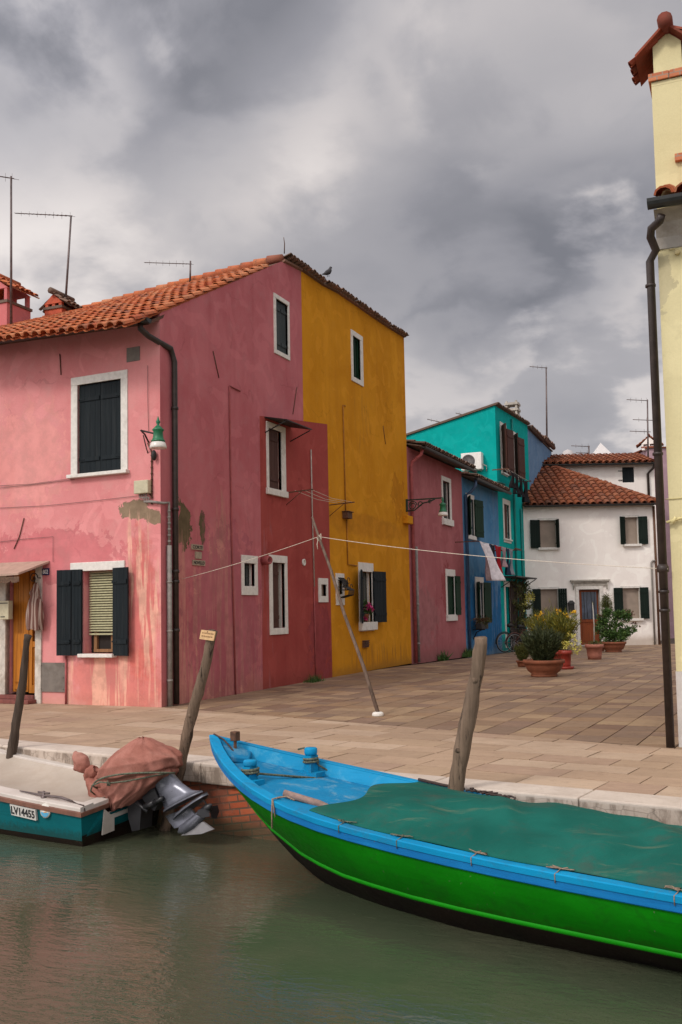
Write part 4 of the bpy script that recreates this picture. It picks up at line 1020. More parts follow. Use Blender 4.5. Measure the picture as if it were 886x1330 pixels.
m = MB(); a = [CR.P(q0[0] + .03, gq[1] + .0, .38), CR.P(5.1, gq[1] + .0, .38), CR.P(5.1, gq[1] + .0 + .42 * 3.4, -3.02), CR.P(q0[0] + .03, gq[1] + .42 * 3.4, -3.02)]
m.hexa(a + [q + V((0, 0, .02)) for q in a])
m.obj('roof_deck', M['underlay'], cream)
m = MB(); pts = []
for (x, y, o) in ((859, 279, .38), (857, 287, .34), (846, 297, .26), (845, 308, .22), (852, 325, .10), (854, 338, .06)):
    q = CR.px(x, y, o); pts.append(CR.P(q[0], q[1], o))
xq = CR.px(871.5, 966, .06)[0] - .005; x2 = CR.px(854, 345, .06)[0]
pts[-1] = CR.P(xq + .005, pts[-1].z, .06); pts.append(CR.P(xq, 0.0, .06))
m.tube(pts, .044, 14)
for z in (4.95, 3.1, 1.62, 1.42): m.lathe((xq, 10.84, z), [(.044, 0), (.056, .004), (.056, .03), (.044, .035)], 14)
m.lathe((xq, 10.84, 1.84), [(.044, 0), (.062, .01), (.064, .06), (.056, .07), (.044, .09)], 16)
m.obj('drainpipe', M['pipe_dark'], cream)
# chimney stack of the cream house
CS = Frame((0, 11.35, 0), (1, 0, 0)); L = CS.px(846, 108); Lb = CS.px(853, 240)
cw = 1.15; x0 = L[0]
m = MB(); zc1 = CS.px(844, 98)[1]; zc0 = CS.px(843, 106)[1]
m.box(CS, x0 + .0, x0 + cw, gq[1] + .1, zc0 - .07, -.6, 0); chs = m.obj('chimney', PLCR, cream)
m = MB(); m.box(CS, x0 - .0, x0 + cw, zc0 - .069, zc0 - .02, -.6, .002); m.obj('chimney_band', PLCR, chs)
t = NT('chimney_brick'); br = t.n('ShaderNodeTexBrick', {'Vector': t.pos(rot=(R(90), 0, 0)), 'Color1': (.42, .13, .06, 1), 'Color2': (.55, .20, .09, 1), 'Mortar': (.32, .22, .16, 1), 'Scale': 4.0, 'Mortar Size': .03})
t.out(t.mix(t.ramp(t.noise(14, 5, .7), .5, .7, 0, .5), br.outputs[0], (.30, .10, .06)), .9, t.bump(br.outputs['Fac'], -.3, .01))
m = MB()
bx_ = x0 - .03; k = 0
while bx_ < x0 + cw:
    m.box(CS, bx_, min(bx_ + .225, x0 + cw + .04), zc0 - .018, zc1 + .0, -.62, .035); bx_ += .235
m.box(CS, x0 + .0, x0 + cw, zc0 - .018, zc1, -.59, .02)
m.obj('brick_course', t.m, chs, bevel=.006)
ap = CS.px(861, 30); m = MB(); e = CS.px(826, 62, .0)
axx = ap[0] + .03; az = ap[1] - .10; ez_ = zc1 + .0
zsh = az - (axx - x0) * .78
m.mesh([CS.P(x0 + .03, zc1, -.02), CS.P(x0 + .03, zsh, -.02), CS.P(axx, az, -.02), CS.P(2 * axx - x0 - .03, zsh, -.02), CS.P(2 * axx - x0 - .03, zc1, -.02),
        CS.P(x0 + .03, zc1, -.58), CS.P(x0 + .03, zsh, -.58), CS.P(axx, az, -.58), CS.P(2 * axx - x0 - .03, zsh, -.58), CS.P(2 * axx - x0 - .03, zc1, -.58)],
       [(4, 3, 2, 1, 0), (5, 6, 7, 8, 9), (0, 1, 6, 5), (1, 2, 7, 6), (2, 3, 8, 7), (3, 4, 9, 8)]); m.obj('chimney_gable', PLCR, chs)
m = MB()
for s in (-1, 1):
    st = V((axx + s * ((axx - x0) + .16), 0, az - ((axx - x0) + .16) * .78)); Wd = V((-s * 1, 0, .78))
    Lv = ((axx - x0) + .16) * math.sqrt(1 + .78 ** 2)
    tiles(m, (st.x, 11.35 - s * .12 if s == -1 else 11.35 - .12, st.z + .0) if s == 1 else (st.x, 11.35 + .58, st.z), (0, s, 0), Wd, .70, Lv, .19, .3, rise=.06)
    a = V((st.x, 11.24, st.z - .03)); b = V((axx, 11.24, az + .02)); dy = V((0, .68, 0)); up = V((0, 0, .035))
    m.hexa([a, b, b + dy, a + dy, a + up, b + up, b + dy + up, a + dy + up])
m.tube([(axx, 11.18, az + .05), (axx, 12.0, az + .04)], [.085, .075], 10)
m.obj('chimney_roof', tile_mat('chimney_tiles_dark_red', [(.22, .045, .03), (.28, .07, .04), (.17, .045, .03)], .3), chs)
m = MB(); q = CS.px(877, 207, .0); m.box(CS, q[0], q[0] + 1, q[1] - .04, q[1] + .04, 0, .06); m.obj('brick_ledge', t.m, chs)
m = MB(); q = CR.px(880, 329, .0); m.lathe(CR.P(q[0], q[1], .0), [(.025, 0), (.03, .05), (.02, .06)], 10, axis=CR.n); m.tube([CR.P(q[0] - .02, q[1] + .04, .04), CR.P(q[0] - .08, q[1] + .05, .02)], .008, 5)
m.obj('wall_hook', simple('cream_fitting', (.5, .42, .22), .8, .1, 9), cream)
m = MB(); a = CR.P(CR.px(866, 679)[0], CR.px(866, 679)[1], .05); b = CR.P(CR.px(886, 675)[0] + .3, CR.px(886, 675)[1] + .03, .03); m.tube([a, a.lerp(b, .3) + V((0, 0, .02)), b], .016, 6); m.tube([a + V((.06, 0, -.01)), a + V((.1, 0, .05))], .02, 6)
m.tube([CR.P(-.83, CR.px(876, 648)[1], .012), CR.P(.3, CR.px(876, 648)[1] + .03, .012)], .005, 5); m.obj('cable', simple('cream_cable', (.6, .52, .25), .8, .1, 9), cream)
# ================================================================== GROUND, QUAY, WATER
QA = R(-9.9); QU = V((math.cos(QA), math.sin(QA), 0)); Q0 = V((-5.4, 8.50, 0))        # outer edge of the coping
Q = Frame(tuple(Q0), QU)   # n points to the canal
def slab_mat(name, cols, stain):
    t = NT(name); isl = t.island()
    cr = t.n('ShaderNodeValToRGB', {0: isl}); el = cr.color_ramp.elements; cr.color_ramp.interpolation = 'CONSTANT'
    el[0].color = (*cols[0], 1); el[1].position = (len(cols) - 1) / len(cols); el[1].color = (*cols[-1], 1)
    for i, c in enumerate(cols[1:-1], 1): el.new(i / len(cols)).color = (*c, 1)
    n1 = t.noise(.55, 6, .6, dist=.5); n2 = t.noise(7, 8, .7); n3 = t.noise(60, 4, .6); n4 = t.noise(2.2, 8, .7, t.pos(scale=(.5, 1.6, 1), rot=(0, 0, .17)))
    mean = tuple(sum(c[k] for c in cols) / len(cols) for k in range(3))
    c = t.mix(.22, cr.outputs[0], mean)
    c = t.mix(t.ramp(n1, .4, .65, 0, .5), c, stain)
    c = t.mix(t.ramp(n4, .5, .72, 0, .55), c, tuple(min(1, x * 1.35) for x in mean))
    c = t.mix(t.ramp(n2, .5, .75, 0, .5), c, tuple(x * .55 for x in mean))
    c = t.mix(t.ramp(n3, .55, .75, 0, .3), c, tuple(x * .4 for x in mean))
    h = t.math('ADD', t.math('MULTIPLY', n2, .7), t.math('MULTIPLY', n3, .2))
    return t.out(c, t.ramp(n2, .2, .8, .62, .9), t.bump(h, .5, .012), spec=.35)
def slabs(name, o, ang, U, Vv, mat, size=(.62, .42), keep=None, cuts=(), seed=1, along='u', h=.03):
    rr = random.Random(seed); bm = bmesh.new()
    ud = V((math.cos(ang), math.sin(ang), 0)); vd = V((-ud.y, ud.x, 0)); o = V(o); g = .006
    v = 0
    while v < Vv:
        w = size[1] * rr.choice((.85, 1, 1, 1.15)); u = -rr.random() * size[0]
        while u < U:
            l = size[0] * rr.uniform(.65, 1.5)
            tl = [rr.uniform(-.003, .003) for _ in range(4)]
            qs = [(u + g, v + g), (u + l - g, v + g), (u + l - g, v + w - g), (u + g, v + w - g)]
            if along == 'v': pts = [o + ud * b + vd * a for a, b in qs]
            else: pts = [o + ud * a + vd * b for a, b in qs]
            if keep is None or keep(sum((p.x for p in pts)) / 4, sum((p.y for p in pts)) / 4):
                tv = [bm.verts.new(p + V((0, 0, gz(p.y) + tl[i]))) for i, p in enumerate(pts)]
                bv = [bm.verts.new(p + V((0, 0, gz(p.y) - h))) for p in pts]
                bm.faces.new(tv)
                for i in range(4): bm.faces.new((bv[i], bv[(i + 1) % 4], tv[(i + 1) % 4], tv[i]))
            u += l
        v += w
    for co, no in cuts:
        bmesh.ops.bisect_plane(bm, geom=bm.verts[:] + bm.edges[:] + bm.faces[:], plane_co=co, plane_no=no, clear_outer=True)
    bmesh.ops.recalc_face_normals(bm, faces=bm.faces)
    me = bpy.data.meshes.new(name); bm.to_mesh(me); bm.free(); me.materials.append(mat)
    ob = bpy.data.objects.new(name, me); COL.objects.link(ob); ob['kind'] = 'structure'; return ob
ZA, ZB = V((-.88, 10.78, 0)), V((-8.85, 13.36, 0)); zd = (ZB - ZA).normalized(); zn = V((-zd.y, zd.x, 0)); zn = zn if zn.y > 0 else -zn
cop_in = .40
SM = slab_mat('square_trachyte', [(0.221, 0.138, 0.080), (0.303, 0.198, 0.120), (0.156, 0.087, 0.057), (0.239, 0.157, 0.098), (0.349, 0.239, 0.139), (0.191, 0.119, 0.085), (0.256, 0.157, 0.085), (0.175, 0.114, 0.080)], (0.175, 0.114, 0.072))
QM = slab_mat('quay_trachyte', [(0.363, 0.251, 0.161), (0.414, 0.297, 0.198), (0.320, 0.220, 0.143), (0.380, 0.262, 0.175), (0.457, 0.340, 0.242), (0.327, 0.216, 0.152)], (0.268, 0.177, 0.116))
def square():
    # strips run away from the canal, courses staggered
    ob = slabs('paving', (4.0, 10.2, 0), R(87), 33, 13.2, SM, (.50, .40), cuts=[(tuple(ZA), tuple(-zn)), ((-8.848, 0, 0), (-1, 0, 0))], seed=5)
    return ob
square()
slabs('quay_paving', tuple(Q.P(-24, 0, -cop_in)), QA, 46, 6.2, QM, (.68, .40), cuts=[(tuple(ZA), tuple(zn))], seed=9)
GM = simple('packed_earth', (.085, .065, .048), .95, .25, 3)
# one ground sheet reaching the horizon (level with the slab bed), cut off along the quay
def gp(u, o): p = Q.P(u, 0, o); return p
m = MB(); cols = [-2500, -60, -25, -9, 0, 9, 25, 60, 2500]; rows = [-.30, -2, -5, -8, -11, -14, -17, -20, -24, -28, -33, -40, -60, -300, -3000]
vs = []
for r_ in rows:
    for c in cols:
        p = Q.P(c, 0, r_); t = max(0, min(1, ((-r_ + 8.5) - 22) / 15)); p.z = -.024 + (gz(p.y) if abs(c) < 30 else -.18 * t) - (.03 if t > 0 else 0); vs.append(p)
n = len(cols); fs = [(i * n + j, i * n + j + 1, (i + 1) * n + j + 1, (i + 1) * n + j) for i in range(len(rows) - 1) for j in range(n - 1)]
m.mesh(vs, fs); g = m.obj('ground', GM); g['kind'] = 'structure'
# quay wall
qw = root('quay_wall', tuple(Q.P(0, -1.2)), 'old red brick canal wall with a stained white stone edge', 'canal wall')
t = NT('quay_brick')
br = t.n('ShaderNodeTexBrick', {'Vector': t.pos(rot=(R(90), 0, -QA), scale=(1, 1, 1)), 'Color1': (.36, .065, .022, 1), 'Color2': (.48, .12, .045, 1), 'Mortar': (.13, .075, .045, 1), 'Scale': 1.0, 'Mortar Size': .009, 'Brick Width': .23, 'Row Height': .068, 'Bias': -.1}, offset=.5)
n1 = t.noise(3, 8, .7); n2 = t.noise(18, 6, .7)
sep = t.n('ShaderNodeSeparateXYZ', {0: t.pos()}).outputs[2]
c = t.mix(t.ramp(n1, .45, .62, 0, .75), br.outputs[0], (.16, .06, .035)); c = t.mix(t.ramp(n2, .5, .75, 0, .4), c, (.30, .17, .11))
c = t.mix(t.ramp(t.math('ADD', sep, t.math('MULTIPLY', n1, .15)), -.36, -.52, 0, .85), c, (.05, .05, .022))
t.out(c, .8, t.bump(t.math('ADD', t.math('MULTIPLY', br.outputs['Fac'], -.6), t.math('MULTIPLY', n2, .5)), .8, .02))
m = MB(); m.box(Q, -30, 26, -2.2, -.195, -.40, -.06); m.obj('brick_face', t.m, qw)
t = NT('istrian_stone'); n1 = t.noise(2.2, 8, .65); n2 = t.noise(14, 8, .72); n3 = t.noise(1, 6, .7, t.pos(scale=(9, 9, 2.2), rot=(0, 0, 0)))
sep = t.n('ShaderNodeSeparateXYZ', {0: t.pos()}).outputs[2]
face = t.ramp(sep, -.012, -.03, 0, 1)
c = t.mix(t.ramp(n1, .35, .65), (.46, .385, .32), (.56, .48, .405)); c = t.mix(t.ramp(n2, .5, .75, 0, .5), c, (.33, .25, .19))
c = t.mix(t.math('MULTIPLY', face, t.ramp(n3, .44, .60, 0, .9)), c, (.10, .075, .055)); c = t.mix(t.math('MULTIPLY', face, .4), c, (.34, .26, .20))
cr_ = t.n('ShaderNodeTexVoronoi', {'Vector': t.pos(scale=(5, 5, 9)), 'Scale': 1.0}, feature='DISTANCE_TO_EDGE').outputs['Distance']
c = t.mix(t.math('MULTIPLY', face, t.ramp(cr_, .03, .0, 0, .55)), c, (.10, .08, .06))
isl = t.island(); c = t.mix(t.ramp(isl, 0, 1, 0, .22), c, (.38, .30, .24))
t.out(c, .8, t.bump(n2, .6, .012)); STM = t.m
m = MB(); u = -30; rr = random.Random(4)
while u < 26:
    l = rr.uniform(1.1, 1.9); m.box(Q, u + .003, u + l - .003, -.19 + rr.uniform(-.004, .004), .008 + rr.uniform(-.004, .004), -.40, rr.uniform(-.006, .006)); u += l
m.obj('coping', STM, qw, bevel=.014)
# water
t = NT('canal_water')
ps = t.pos(scale=(1, 1.7, 1), rot=(0, 0, R(-20)))
w1 = t.noise(2.2, 4, .55, ps, .6); w2 = t.noise(9, 3, .6, t.pos(scale=(.7, 1.9, 1), rot=(0, 0, R(-20))), .8); w3 = t.noise(30, 2, .5, t.pos(scale=(.6, 1.6, 1), rot=(0, 0, R(-26))))
cal = t.noise(.45, 2, .5, t.pos(loc=(2, 1, 0)))
h = t.math('ADD', t.math('MULTIPLY', w1, .45), t.math('ADD', t.math('MULTIPLY', w2, .28), t.math('MULTIPLY', w3, .07)))
nb = t.bump(h, t.ramp(cal, .35, .6, .07, .22), .11)
c = t.mix(t.ramp(t.noise(.8, 4, .6), .35, .65), (.052, .066, .038), (.070, .074, .046))
t.out(c, .022, nb, spec=.8); t.set(t.b.inputs['IOR'], 1.4)
m = MB(); m.face([(-900, -900, -.67), (900, -900, -.67), (900, 30, -.67), (-900, 30, -.67)]); wt = m.obj('canal_water', t.m); wt['kind'] = 'structure'

# ================================================================== GREEN BOAT
BW = V((-4.6046, 7.7586, 0)); BA = -.2685; BD = V((math.cos(BA), math.sin(BA), 0)); BN = V((math.sin(BA), -math.cos(BA), 0))   # BN to the near side
LB = 7.6
def bh(s):
    h = .786 * (1 - max(0, 1 - s / 2.166) ** 2.148)
    return h * (1 - .45 * max(0, (s - 4.8) / 2.8) ** 2)
def bz(s): return -.124 + .504 * max(0, 1 - s / 6.5) ** 4.14 + .1 * max(0, (s - 5.2) / 2.4) ** 2
def interp(x, tab):
    if x <= tab[0][0]: return tab[0][1:]
    for a, b in zip(tab, tab[1:]):
        if x <= b[0]:
            f = (x - a[0]) / (b[0] - a[0]); return tuple(p + (q - p) * f for p, q in zip(a[1:], b[1:]))
    return tab[-1][1:]
CH = [(0, .0, .33), (.15, .022, .22), (.34, .048, .057), (.56, .10, -.144), (.84, .181, -.279), (1.34, .345, -.399), (1.78, .487, -.445), (2.34, .61, -.455), (2.8, .645, -.470), (3.5, .65, -.478), (5.2, .64, -.48), (7.6, .42, -.40)]
BT = [(0, .0, .31), (.15, .0, .15), (.34, .03, .02), (.56, .07, -.19), (.84, .12, -.37), (1.15, .14, -.56), (1.5, .17, -.70), (2.1, .29, -.75), (3, .40, -.77), (3.75, .35, -.77), (4.4, .26, -.78), (5.4, .22, -.78), (7.6, .16, -.72)]
def BP(s, h, z): return BW + BD * s + BN * h + V((0, 0, z))
SS = [0, .04, .1, .18, .28, .4, .55, .7, .9, 1.1, 1.35, 1.6, 1.9, 2.2, 2.6, 3, 3.4, 3.8, 4.3, 4.8, 5.3, 5.8, 6.3, 6.8, 7.2, 7.6]
gb = root('green_boat', tuple(BP(3.5, 0, -.67)), 'green wooden boat with blue rails and a green tarpaulin moored at the quay', 'boat')
def paint(name, a, b, worn=None, amt=.5, rough=.4, sc=3, spec=.12, low=None):
    t = NT(name); n1 = t.noise(sc, 7, .65, t.pos(scale=(.5, .5, 1))); n2 = t.noise(22, 6, .7)
    br = t.noise(1.0, 5, .6, t.pos(scale=(2.2, 6, 42), rot=(0, 0, -BA)))
    c = t.mix(t.ramp(n1, .35, .65), a, b)
    if worn: c = t.mix(t.ramp(t.noise(sc * 1.6, 9, .72, t.pos(scale=(.8, 1, 1), loc=(5, 2, 3)), .6), .5, .66, 0, amt), c, worn)
    c = t.mix(t.ramp(br, .5, .75, 0, .3), c, tuple(x * .55 for x in a))
    c = t.mix(t.ramp(n2, .58, .8, 0, .35), c, tuple(x * .5 for x in a))
    chip = t.noise(34, 3, .6, t.pos(loc=(8, 1, 4))); c = t.mix(t.ramp(chip, .70, .73, 0, .6), c, (.14, .12, .10))
    if low:
        z_ = t.n('ShaderNodeSeparateXYZ', {0: t.pos()}).outputs[2]; e = t.math('ADD', z_, t.math('MULTIPLY', t.math('SUBTRACT', n2, .5), .22))
        c = t.mix(t.ramp(e, low[0], low[1], 0, .75), c, low[2])
    h = t.math('ADD', t.math('MULTIPLY', n2, .6), t.math('MULTIPLY', br, .6))
    return t.out(c, t.ramp(n2, .2, .8, rough * .8, min(1, rough * 1.5)), t.bump(h, .16, .006), spec=spec)
MG = paint('hull_green', (.002, .145, .001), (.003, .185, .002), (.006, .075, .004), .4, .5, low=(-.42, -.50, (.012, .07, .004)))
MGL = paint('chine_light_green', (.005, .20, .003), (.008, .25, .006), (.004, .10, .003), 0, .4)
MBK = paint('antifouling_shadow_black', (.010, .007, .005), (.018, .011, .007), (.015, .018, .008), .5, .8)  # dark bottom paint, coloured near black so it reads as shadow at the waterline
MBL = paint('rail_blue', (.002, .21, .42), (.004, .25, .48), (.03, .13, .22), .55, .5)
MBD = paint('deck_blue', (.006, .16, .33), (.010, .21, .41), (.13, .28, .38), .85, .6)
def strip(name, mat, fa, fb, both=True, smooth=True, thick=0):
    mb = MB()
    for sg in ((1, -1) if both else (1,)):
        vs = []; 
        for s in SS:
            a = fa(s); b = fb(s); vs += [BP(s, sg * a[0], a[1]), BP(s, sg * b[0], b[1])]
        mb.mesh(vs, [(2 * i, 2 * i + 1, 2 * i + 3, 2 * i + 2) if sg > 0 else (2 * i + 2, 2 * i + 3, 2 * i + 1, 2 * i) for i in range(len(SS) - 1)], smooth)
    return mb
def hullmesh(fns, mat, name):
    mb = MB()
    for sg in (1, -1):
        vs = []; k = len(fns)
        for s in SS:
            for f in fns: h, z = f(s); vs.append(BP(s, sg * h, z))
        fs = []
        for i in range(len(SS) - 1):
            for j in range(k - 1):
                q = (i * k + j, i * k + j + 1, (i + 1) * k + j + 1, (i + 1) * k + j); fs.append(q if sg > 0 else q[::-1])
        mb.mesh(vs, fs, True)
        # transom half
        h0 = [fns[j](SS[-1]) for j in range(k)]
        mb.face([BP(LB, 0, h0[0][1])] + [BP(LB, sg * h, z) for h, z in h0] + [BP(LB, 0, h0[-1][1])])
    return mb.obj(name, mat, gb)
top = lambda s: (bh(s) + .0, bz(s) - .09)
mid = lambda s: (lambda a, c: ((a[0] * .5 + c[0] * .5) + .028 * min(1, s), a[1] * .5 + c[1] * .5))(top(s), interp(s, CH))
chn = lambda s: interp(s, CH)
chn2 = lambda s: (lambda c: (max(0, c[0] - .012 * min(1, s * 2)), c[1] - .034))(interp(s, CH))
bot = lambda s: interp(s, BT)
q14 = lambda s: (lambda a, b: (a[0] * .5 + b[0] * .5 + .012 * min(1, s), a[1] * .5 + b[1] * .5))(top(s), mid(s))
q34 = lambda s: (lambda a, b: (a[0] * .5 + b[0] * .5 + .012 * min(1, s), a[1] * .5 + b[1] * .5))(mid(s), chn(s))
hullmesh([top, q14, mid, q34, chn], MG, 'hull')
ch_o = lambda s: (lambda c: (c[0] + .006, c[1] - .006))(interp(s, CH))
hullmesh([chn, ch_o, lambda s: (lambda c: (c[0] + .001, c[1] - .026))(interp(s, CH)), chn2], MGL, 'chine_strip')
keel = lambda s: (0, bot(s)[1] - .002)
hullmesh([chn2, bot, keel], MBK, 'bottom')
def rail(prof, mat, name, bevel=0):
    mb = MB()
    for sg in (1, -1):
        vs = []; k = len(prof)
        for s in SS:
            # outward normal in plan
            e = .01; dh = (bh(s + e) - bh(max(0, s - e))) / (e + min(s, e)); L = math.hypot(1, dh); nx, nh = -dh / L, 1 / L
            if s < .05: nx, nh = -.55 * (1 - s / .05) + nx * s / .05, .6
            for (o, z) in prof:
                hh = bh(s) + nh * o; ss = s + nx * o
                if o < 0 and hh < 0.004: hh = .004
                vs.append(BP(ss, sg * hh, bz(s) + z))
        fs = []
        for i in range(len(SS) - 1):
            for j in range(k):
                q = (i * k + j, i * k + (j + 1) % k, (i + 1) * k + (j + 1) % k, (i + 1) * k + j); fs.append(q if sg > 0 else q[::-1])
        fs.append(tuple(range(k))); fs.append(tuple((len(SS) - 1) * k + j for j in range(k))[::-1])
        mb.mesh(vs, fs, False)
    return mb.obj(name, mat, gb)
rail([(.034, -.030), (.036, .006), (.028, .013), (-.050, .013), (-.055, .006), (-.055, -.030)], MBL, 'gunwale_rail')
rail([(.018, -.088), (.024, -.082), (.024, -.032), (.0, -.032), (.0, -.088)], paint('strake_blue', (.006, .13, .36), (.008, .17, .42), None, 0, .4), 'rubbing_strake')
# inner bulwark + deck
mb = MB()
for sg in (1, -1):
    vs = []; S2 = [s for s in SS if s >= .1]
    for s in S2:
        h = max(.004, bh(s) - .056); vs += [BP(s + .03, sg * h, bz(s) + .0), BP(s + .03, sg * max(.003, h - .03), bz(s) - .13)]
    mb.mesh(vs, [(2 * i, 2 * i + 1, 2 * i + 3, 2 * i + 2) for i in range(len(S2) - 1)], True)
mb.obj('bulwark', paint('bulwark_blue', (.01, .26, .48), (.02, .30, .54), (.10, .38, .55), .6, .5), gb)
mb = MB(); vs = []
SD = [s for s in SS if .28 <= s]
for s in SD:
    for k in range(-4, 5):
        h = max(.003, bh(s) - .07) * k / 4; vs.append(BP(s + .02, h, bz(s) - .085 - .02 * (k / 4) ** 2))
mb.mesh(vs, [(i * 9 + j, i * 9 + j + 1, (i + 1) * 9 + j + 1, (i + 1) * 9 + j) for i in range(len(SD) - 1) for j in range(8)], True)
mb.obj('deck', MBD, gb)
# breast hook and small raised block at the bow
mb = MB(); vs = [BP(.03, 0, bz(0) + .0), BP(.34, .16, bz(.34) - .03), BP(.46, 0, bz(.46) - .035), BP(.34, -.16, bz(.34) - .03)]
mb.hexa([v - V((0, 0, .05)) for v in vs] + vs); mb.obj('breast_hook', MBD, gb, bevel=.01)
def bitt(s, sd, hgt, r=.055):
    mb = MB(); c = BP(s, sd, bz(s) - .13)
    mb.bar(c, c + V((0, 0, hgt * .75)), r * 1.8, r * 1.5, up=BD); mb.lathe(c + V((0, 0, hgt * .752)), [(r * .95, 0), (r * 1.05, .02), (r * 1.05, hgt * .2), (r * .9, hgt * .24)], 12)
    mb.box(Frame(tuple(c), BD, BN), -.11, .11, .02, .06, -.06, .06)
    return mb.obj('mooring_bitt', MBL, gb)
b1 = on_z(320, 1003, bz(.8) - .10) - BW; b2 = on_z(393, 990, bz(1.2) - .10) - BW
print('bitts', b1.dot(BD), b1.dot(BN), b2.dot(BD), b2.dot(BN))
s1, d1, s2, d2 = .76, .30, .86, -.37
bitt(s1, d1, .22); bitt(s2, d2, .27)
mb = MB(); c = BP(.26, -.03, bz(.3) - .04); mb.tube([c, c + V((0, 0, .10))], .016, 8); mb.box(Frame(tuple(c + V((0, 0, .10))), BD, BN), -.035, .035, 0, .085, -.03, .03); mb.obj('bow_iron', M['rust'], gb, bevel=.006)
mb = MB(); mb.tube([BP(.02, .0, bz(0) + .02), BP(.15, .01, bz(.15) + .03), BP(.26, .03, bz(.26) + .0), BP(.36, .04, bz(.36) - .06)], .008, 5); mb.obj('bow_line', M['rope_dark'], gb)
# ropes between bitts and tarp
def rope(pts, r=.012, sag=0, mat='rope_grey', n=24, label=None, wig=.006):
    pts = [V(p) for p in pts]; out = []
    for a, b in zip(pts, pts[1:]):
        for k in range(n): 
            f = k / n; p = a.lerp(b, f); p.z -= sag * 4 * f * (1 - f)
            out.append(p + V((mnoise.noise(p * 9), mnoise.noise(p * 9 + V((5, 0, 0))), 0)) * wig)
    out.append(pts[-1]); mb = MB(); mb.tube(out, r, 6); return mb
def coil(mb, c, r, n, w, h, fr=1):
    c = V(c); pts = [c + V((math.cos(k * .6) * r, math.sin(k * .6) * r, h * k / n)) for k in range(n)]; mb.tube(pts, w, 6)
kn = on_z(450, 1014, bz(1.5) - .06)
mb = rope([BP(s1, d1, bz(s1) - .02), kn], .011); coil(mb, BP(s1, d1, bz(s1) - .03), .07, 24, .012, .05)
tag(mb.obj('mooring_rope', M['rope_grey']), 'grey green twisted rope running from the near bitt of the green boat to the tarpaulin', 'rope', 'ropes on the green boat')
mb = rope([BP(s2, d2, bz(s2) + .02), kn], .009); coil(mb, BP(s2, d2, bz(s2) + .0), .065, 22, .011, .05); mb.tube([BP(s2, d2, bz(s2) + .03), BP(s2 - .12, d2 - .05, bz(s2) + .12), BP(s2 - .2, d2 - .06, bz(s2) + .1)], .009, 5)
for k in range(9):
    a = kn + V((math.cos(k * 2.1) * .05, math.sin(k * 2.1) * .04, .01 + .01 * (k % 3))); mb.tube([kn, a, a + V((.03, .01, -.01))], .009, 5)
tag(mb.obj('mooring_rope', M['rope_grey']), 'thin rope from the far post on the green boat to the knot by the tarpaulin', 'rope', 'ropes on the green boat')
# loom of an oar
a = on_z(369, 1030, bz(1.3) - .03); b = on_z(414, 1044, bz(1.7) - .045); ex = b + (b - a) * 1.2 - V((0, 0, .05)); mb = MB(); mb.tube([a, b, ex], [.028, .03, .03], 10)
tag(mb.obj('oar', simple('oar_wood', (.26, .17, .14), .7, .2, 20)), 'round wooden oar handle poking out from under the green tarpaulin', 'oar')
# tarpaulin
t = NT('tarpaulin_green'); n1 = t.noise(1.3, 6, .6); n2 = t.noise(160, 2, .5); n3 = t.noise(1.0, 6, .7, t.pos(scale=(1.3, 6, 1), rot=(0, 0, -BA)), .5)
c = t.mix(t.ramp(n1, .35, .65), (.006, .085, .066), (.010, .118, .092)); c = t.mix(t.ramp(n3, .55, .70, 0, .6), c, (.14, .16, .10))
c = t.mix(t.ramp(t.noise(2.5, 7, .7, t.pos(loc=(4, 9, 2))), .5, .7, 0, .6), c, (.055, .07, .055)); c = t.mix(t.ramp(n2, .4, .7, 0, .25), c, (.006, .06, .04))
t.out(c, .72, t.bump(n2, .2, .003), spec=.08)
mb = MB(); vs = []; nS, nK = 120, 44
for i in range(nS + 1):
    for k in range(nK + 1):
        f = -1 + 2 * k / nK                    # -1 far edge .. +1 near edge
        s0 = 1.76 + .06 * f + .07 * math.sin(f * 5)     # front edge runs askew
        s = s0 + (LB - .25 - s0) * (i / nS) ** 1.25
        h = (bh(s) - .045) * f
        front = 1 - math.exp(-(s - s0) / .5)
        crown = (.05 + .085 * front - .04 * min(1, max(0, (s - 2.4) / 2.5))) * (1 - abs(f) ** 2.2)
        z = bz(s) + .019 + crown - .02 * (1 - front) * (1 - abs(f) ** 3)
        p = BP(s, h, 0)
        fold = .018 * math.sin(s * 2.2 + f * 2.5 + 1.2) * (1 - f * f) + (.045 * abs(mnoise.noise(V((s * 1.3, h * 1.6, 3)))) * 1.5) + .018 * mnoise.noise(V((s * 4.5, h * 3.5, 9)))
        rad = 0
        for sc_ in (2.3, 3.05, 3.9, 4.9, 5.8):      # creases running to the lashings on the near rail
            dx = s - sc_; dy = (1 - f); w = .05 + .3 * dy
            rad += .045 * math.cos(6 * math.atan2(dx, dy + .05)) * math.exp(-(dx * dx) / (2 * w * w)) * max(0, 1 - dy) * min(1, dy * 6)
        ridge = .035 * math.exp(-((s - 3.0 - .5 * f) / .10) ** 2) * (1 - f * f) + .03 * math.exp(-((s - 4.2 - .6 * f) / .14) ** 2) * (1 - f * f)
        vs.append(BP(s, h + .012 * math.sin(s * 6) * (1 if f > .98 else 0), z + (fold + rad + ridge) * min(1, front * 1.5) * (1 - abs(f) ** 6)))
n = nK + 1
mb.mesh(vs, [(i * n + k, i * n + k + 1, (i + 1) * n + k + 1, (i + 1) * n + k) for i in range(nS) for k in range(nK)], True)
o = mb.obj('tarpaulin', t.m); md = o.modifiers.new('thick', 'SOLIDIFY'); md.thickness = .006; md.offset = -1
tag(o, 'dark green canvas tarpaulin stretched over the middle of the green boat', 'tarpaulin')
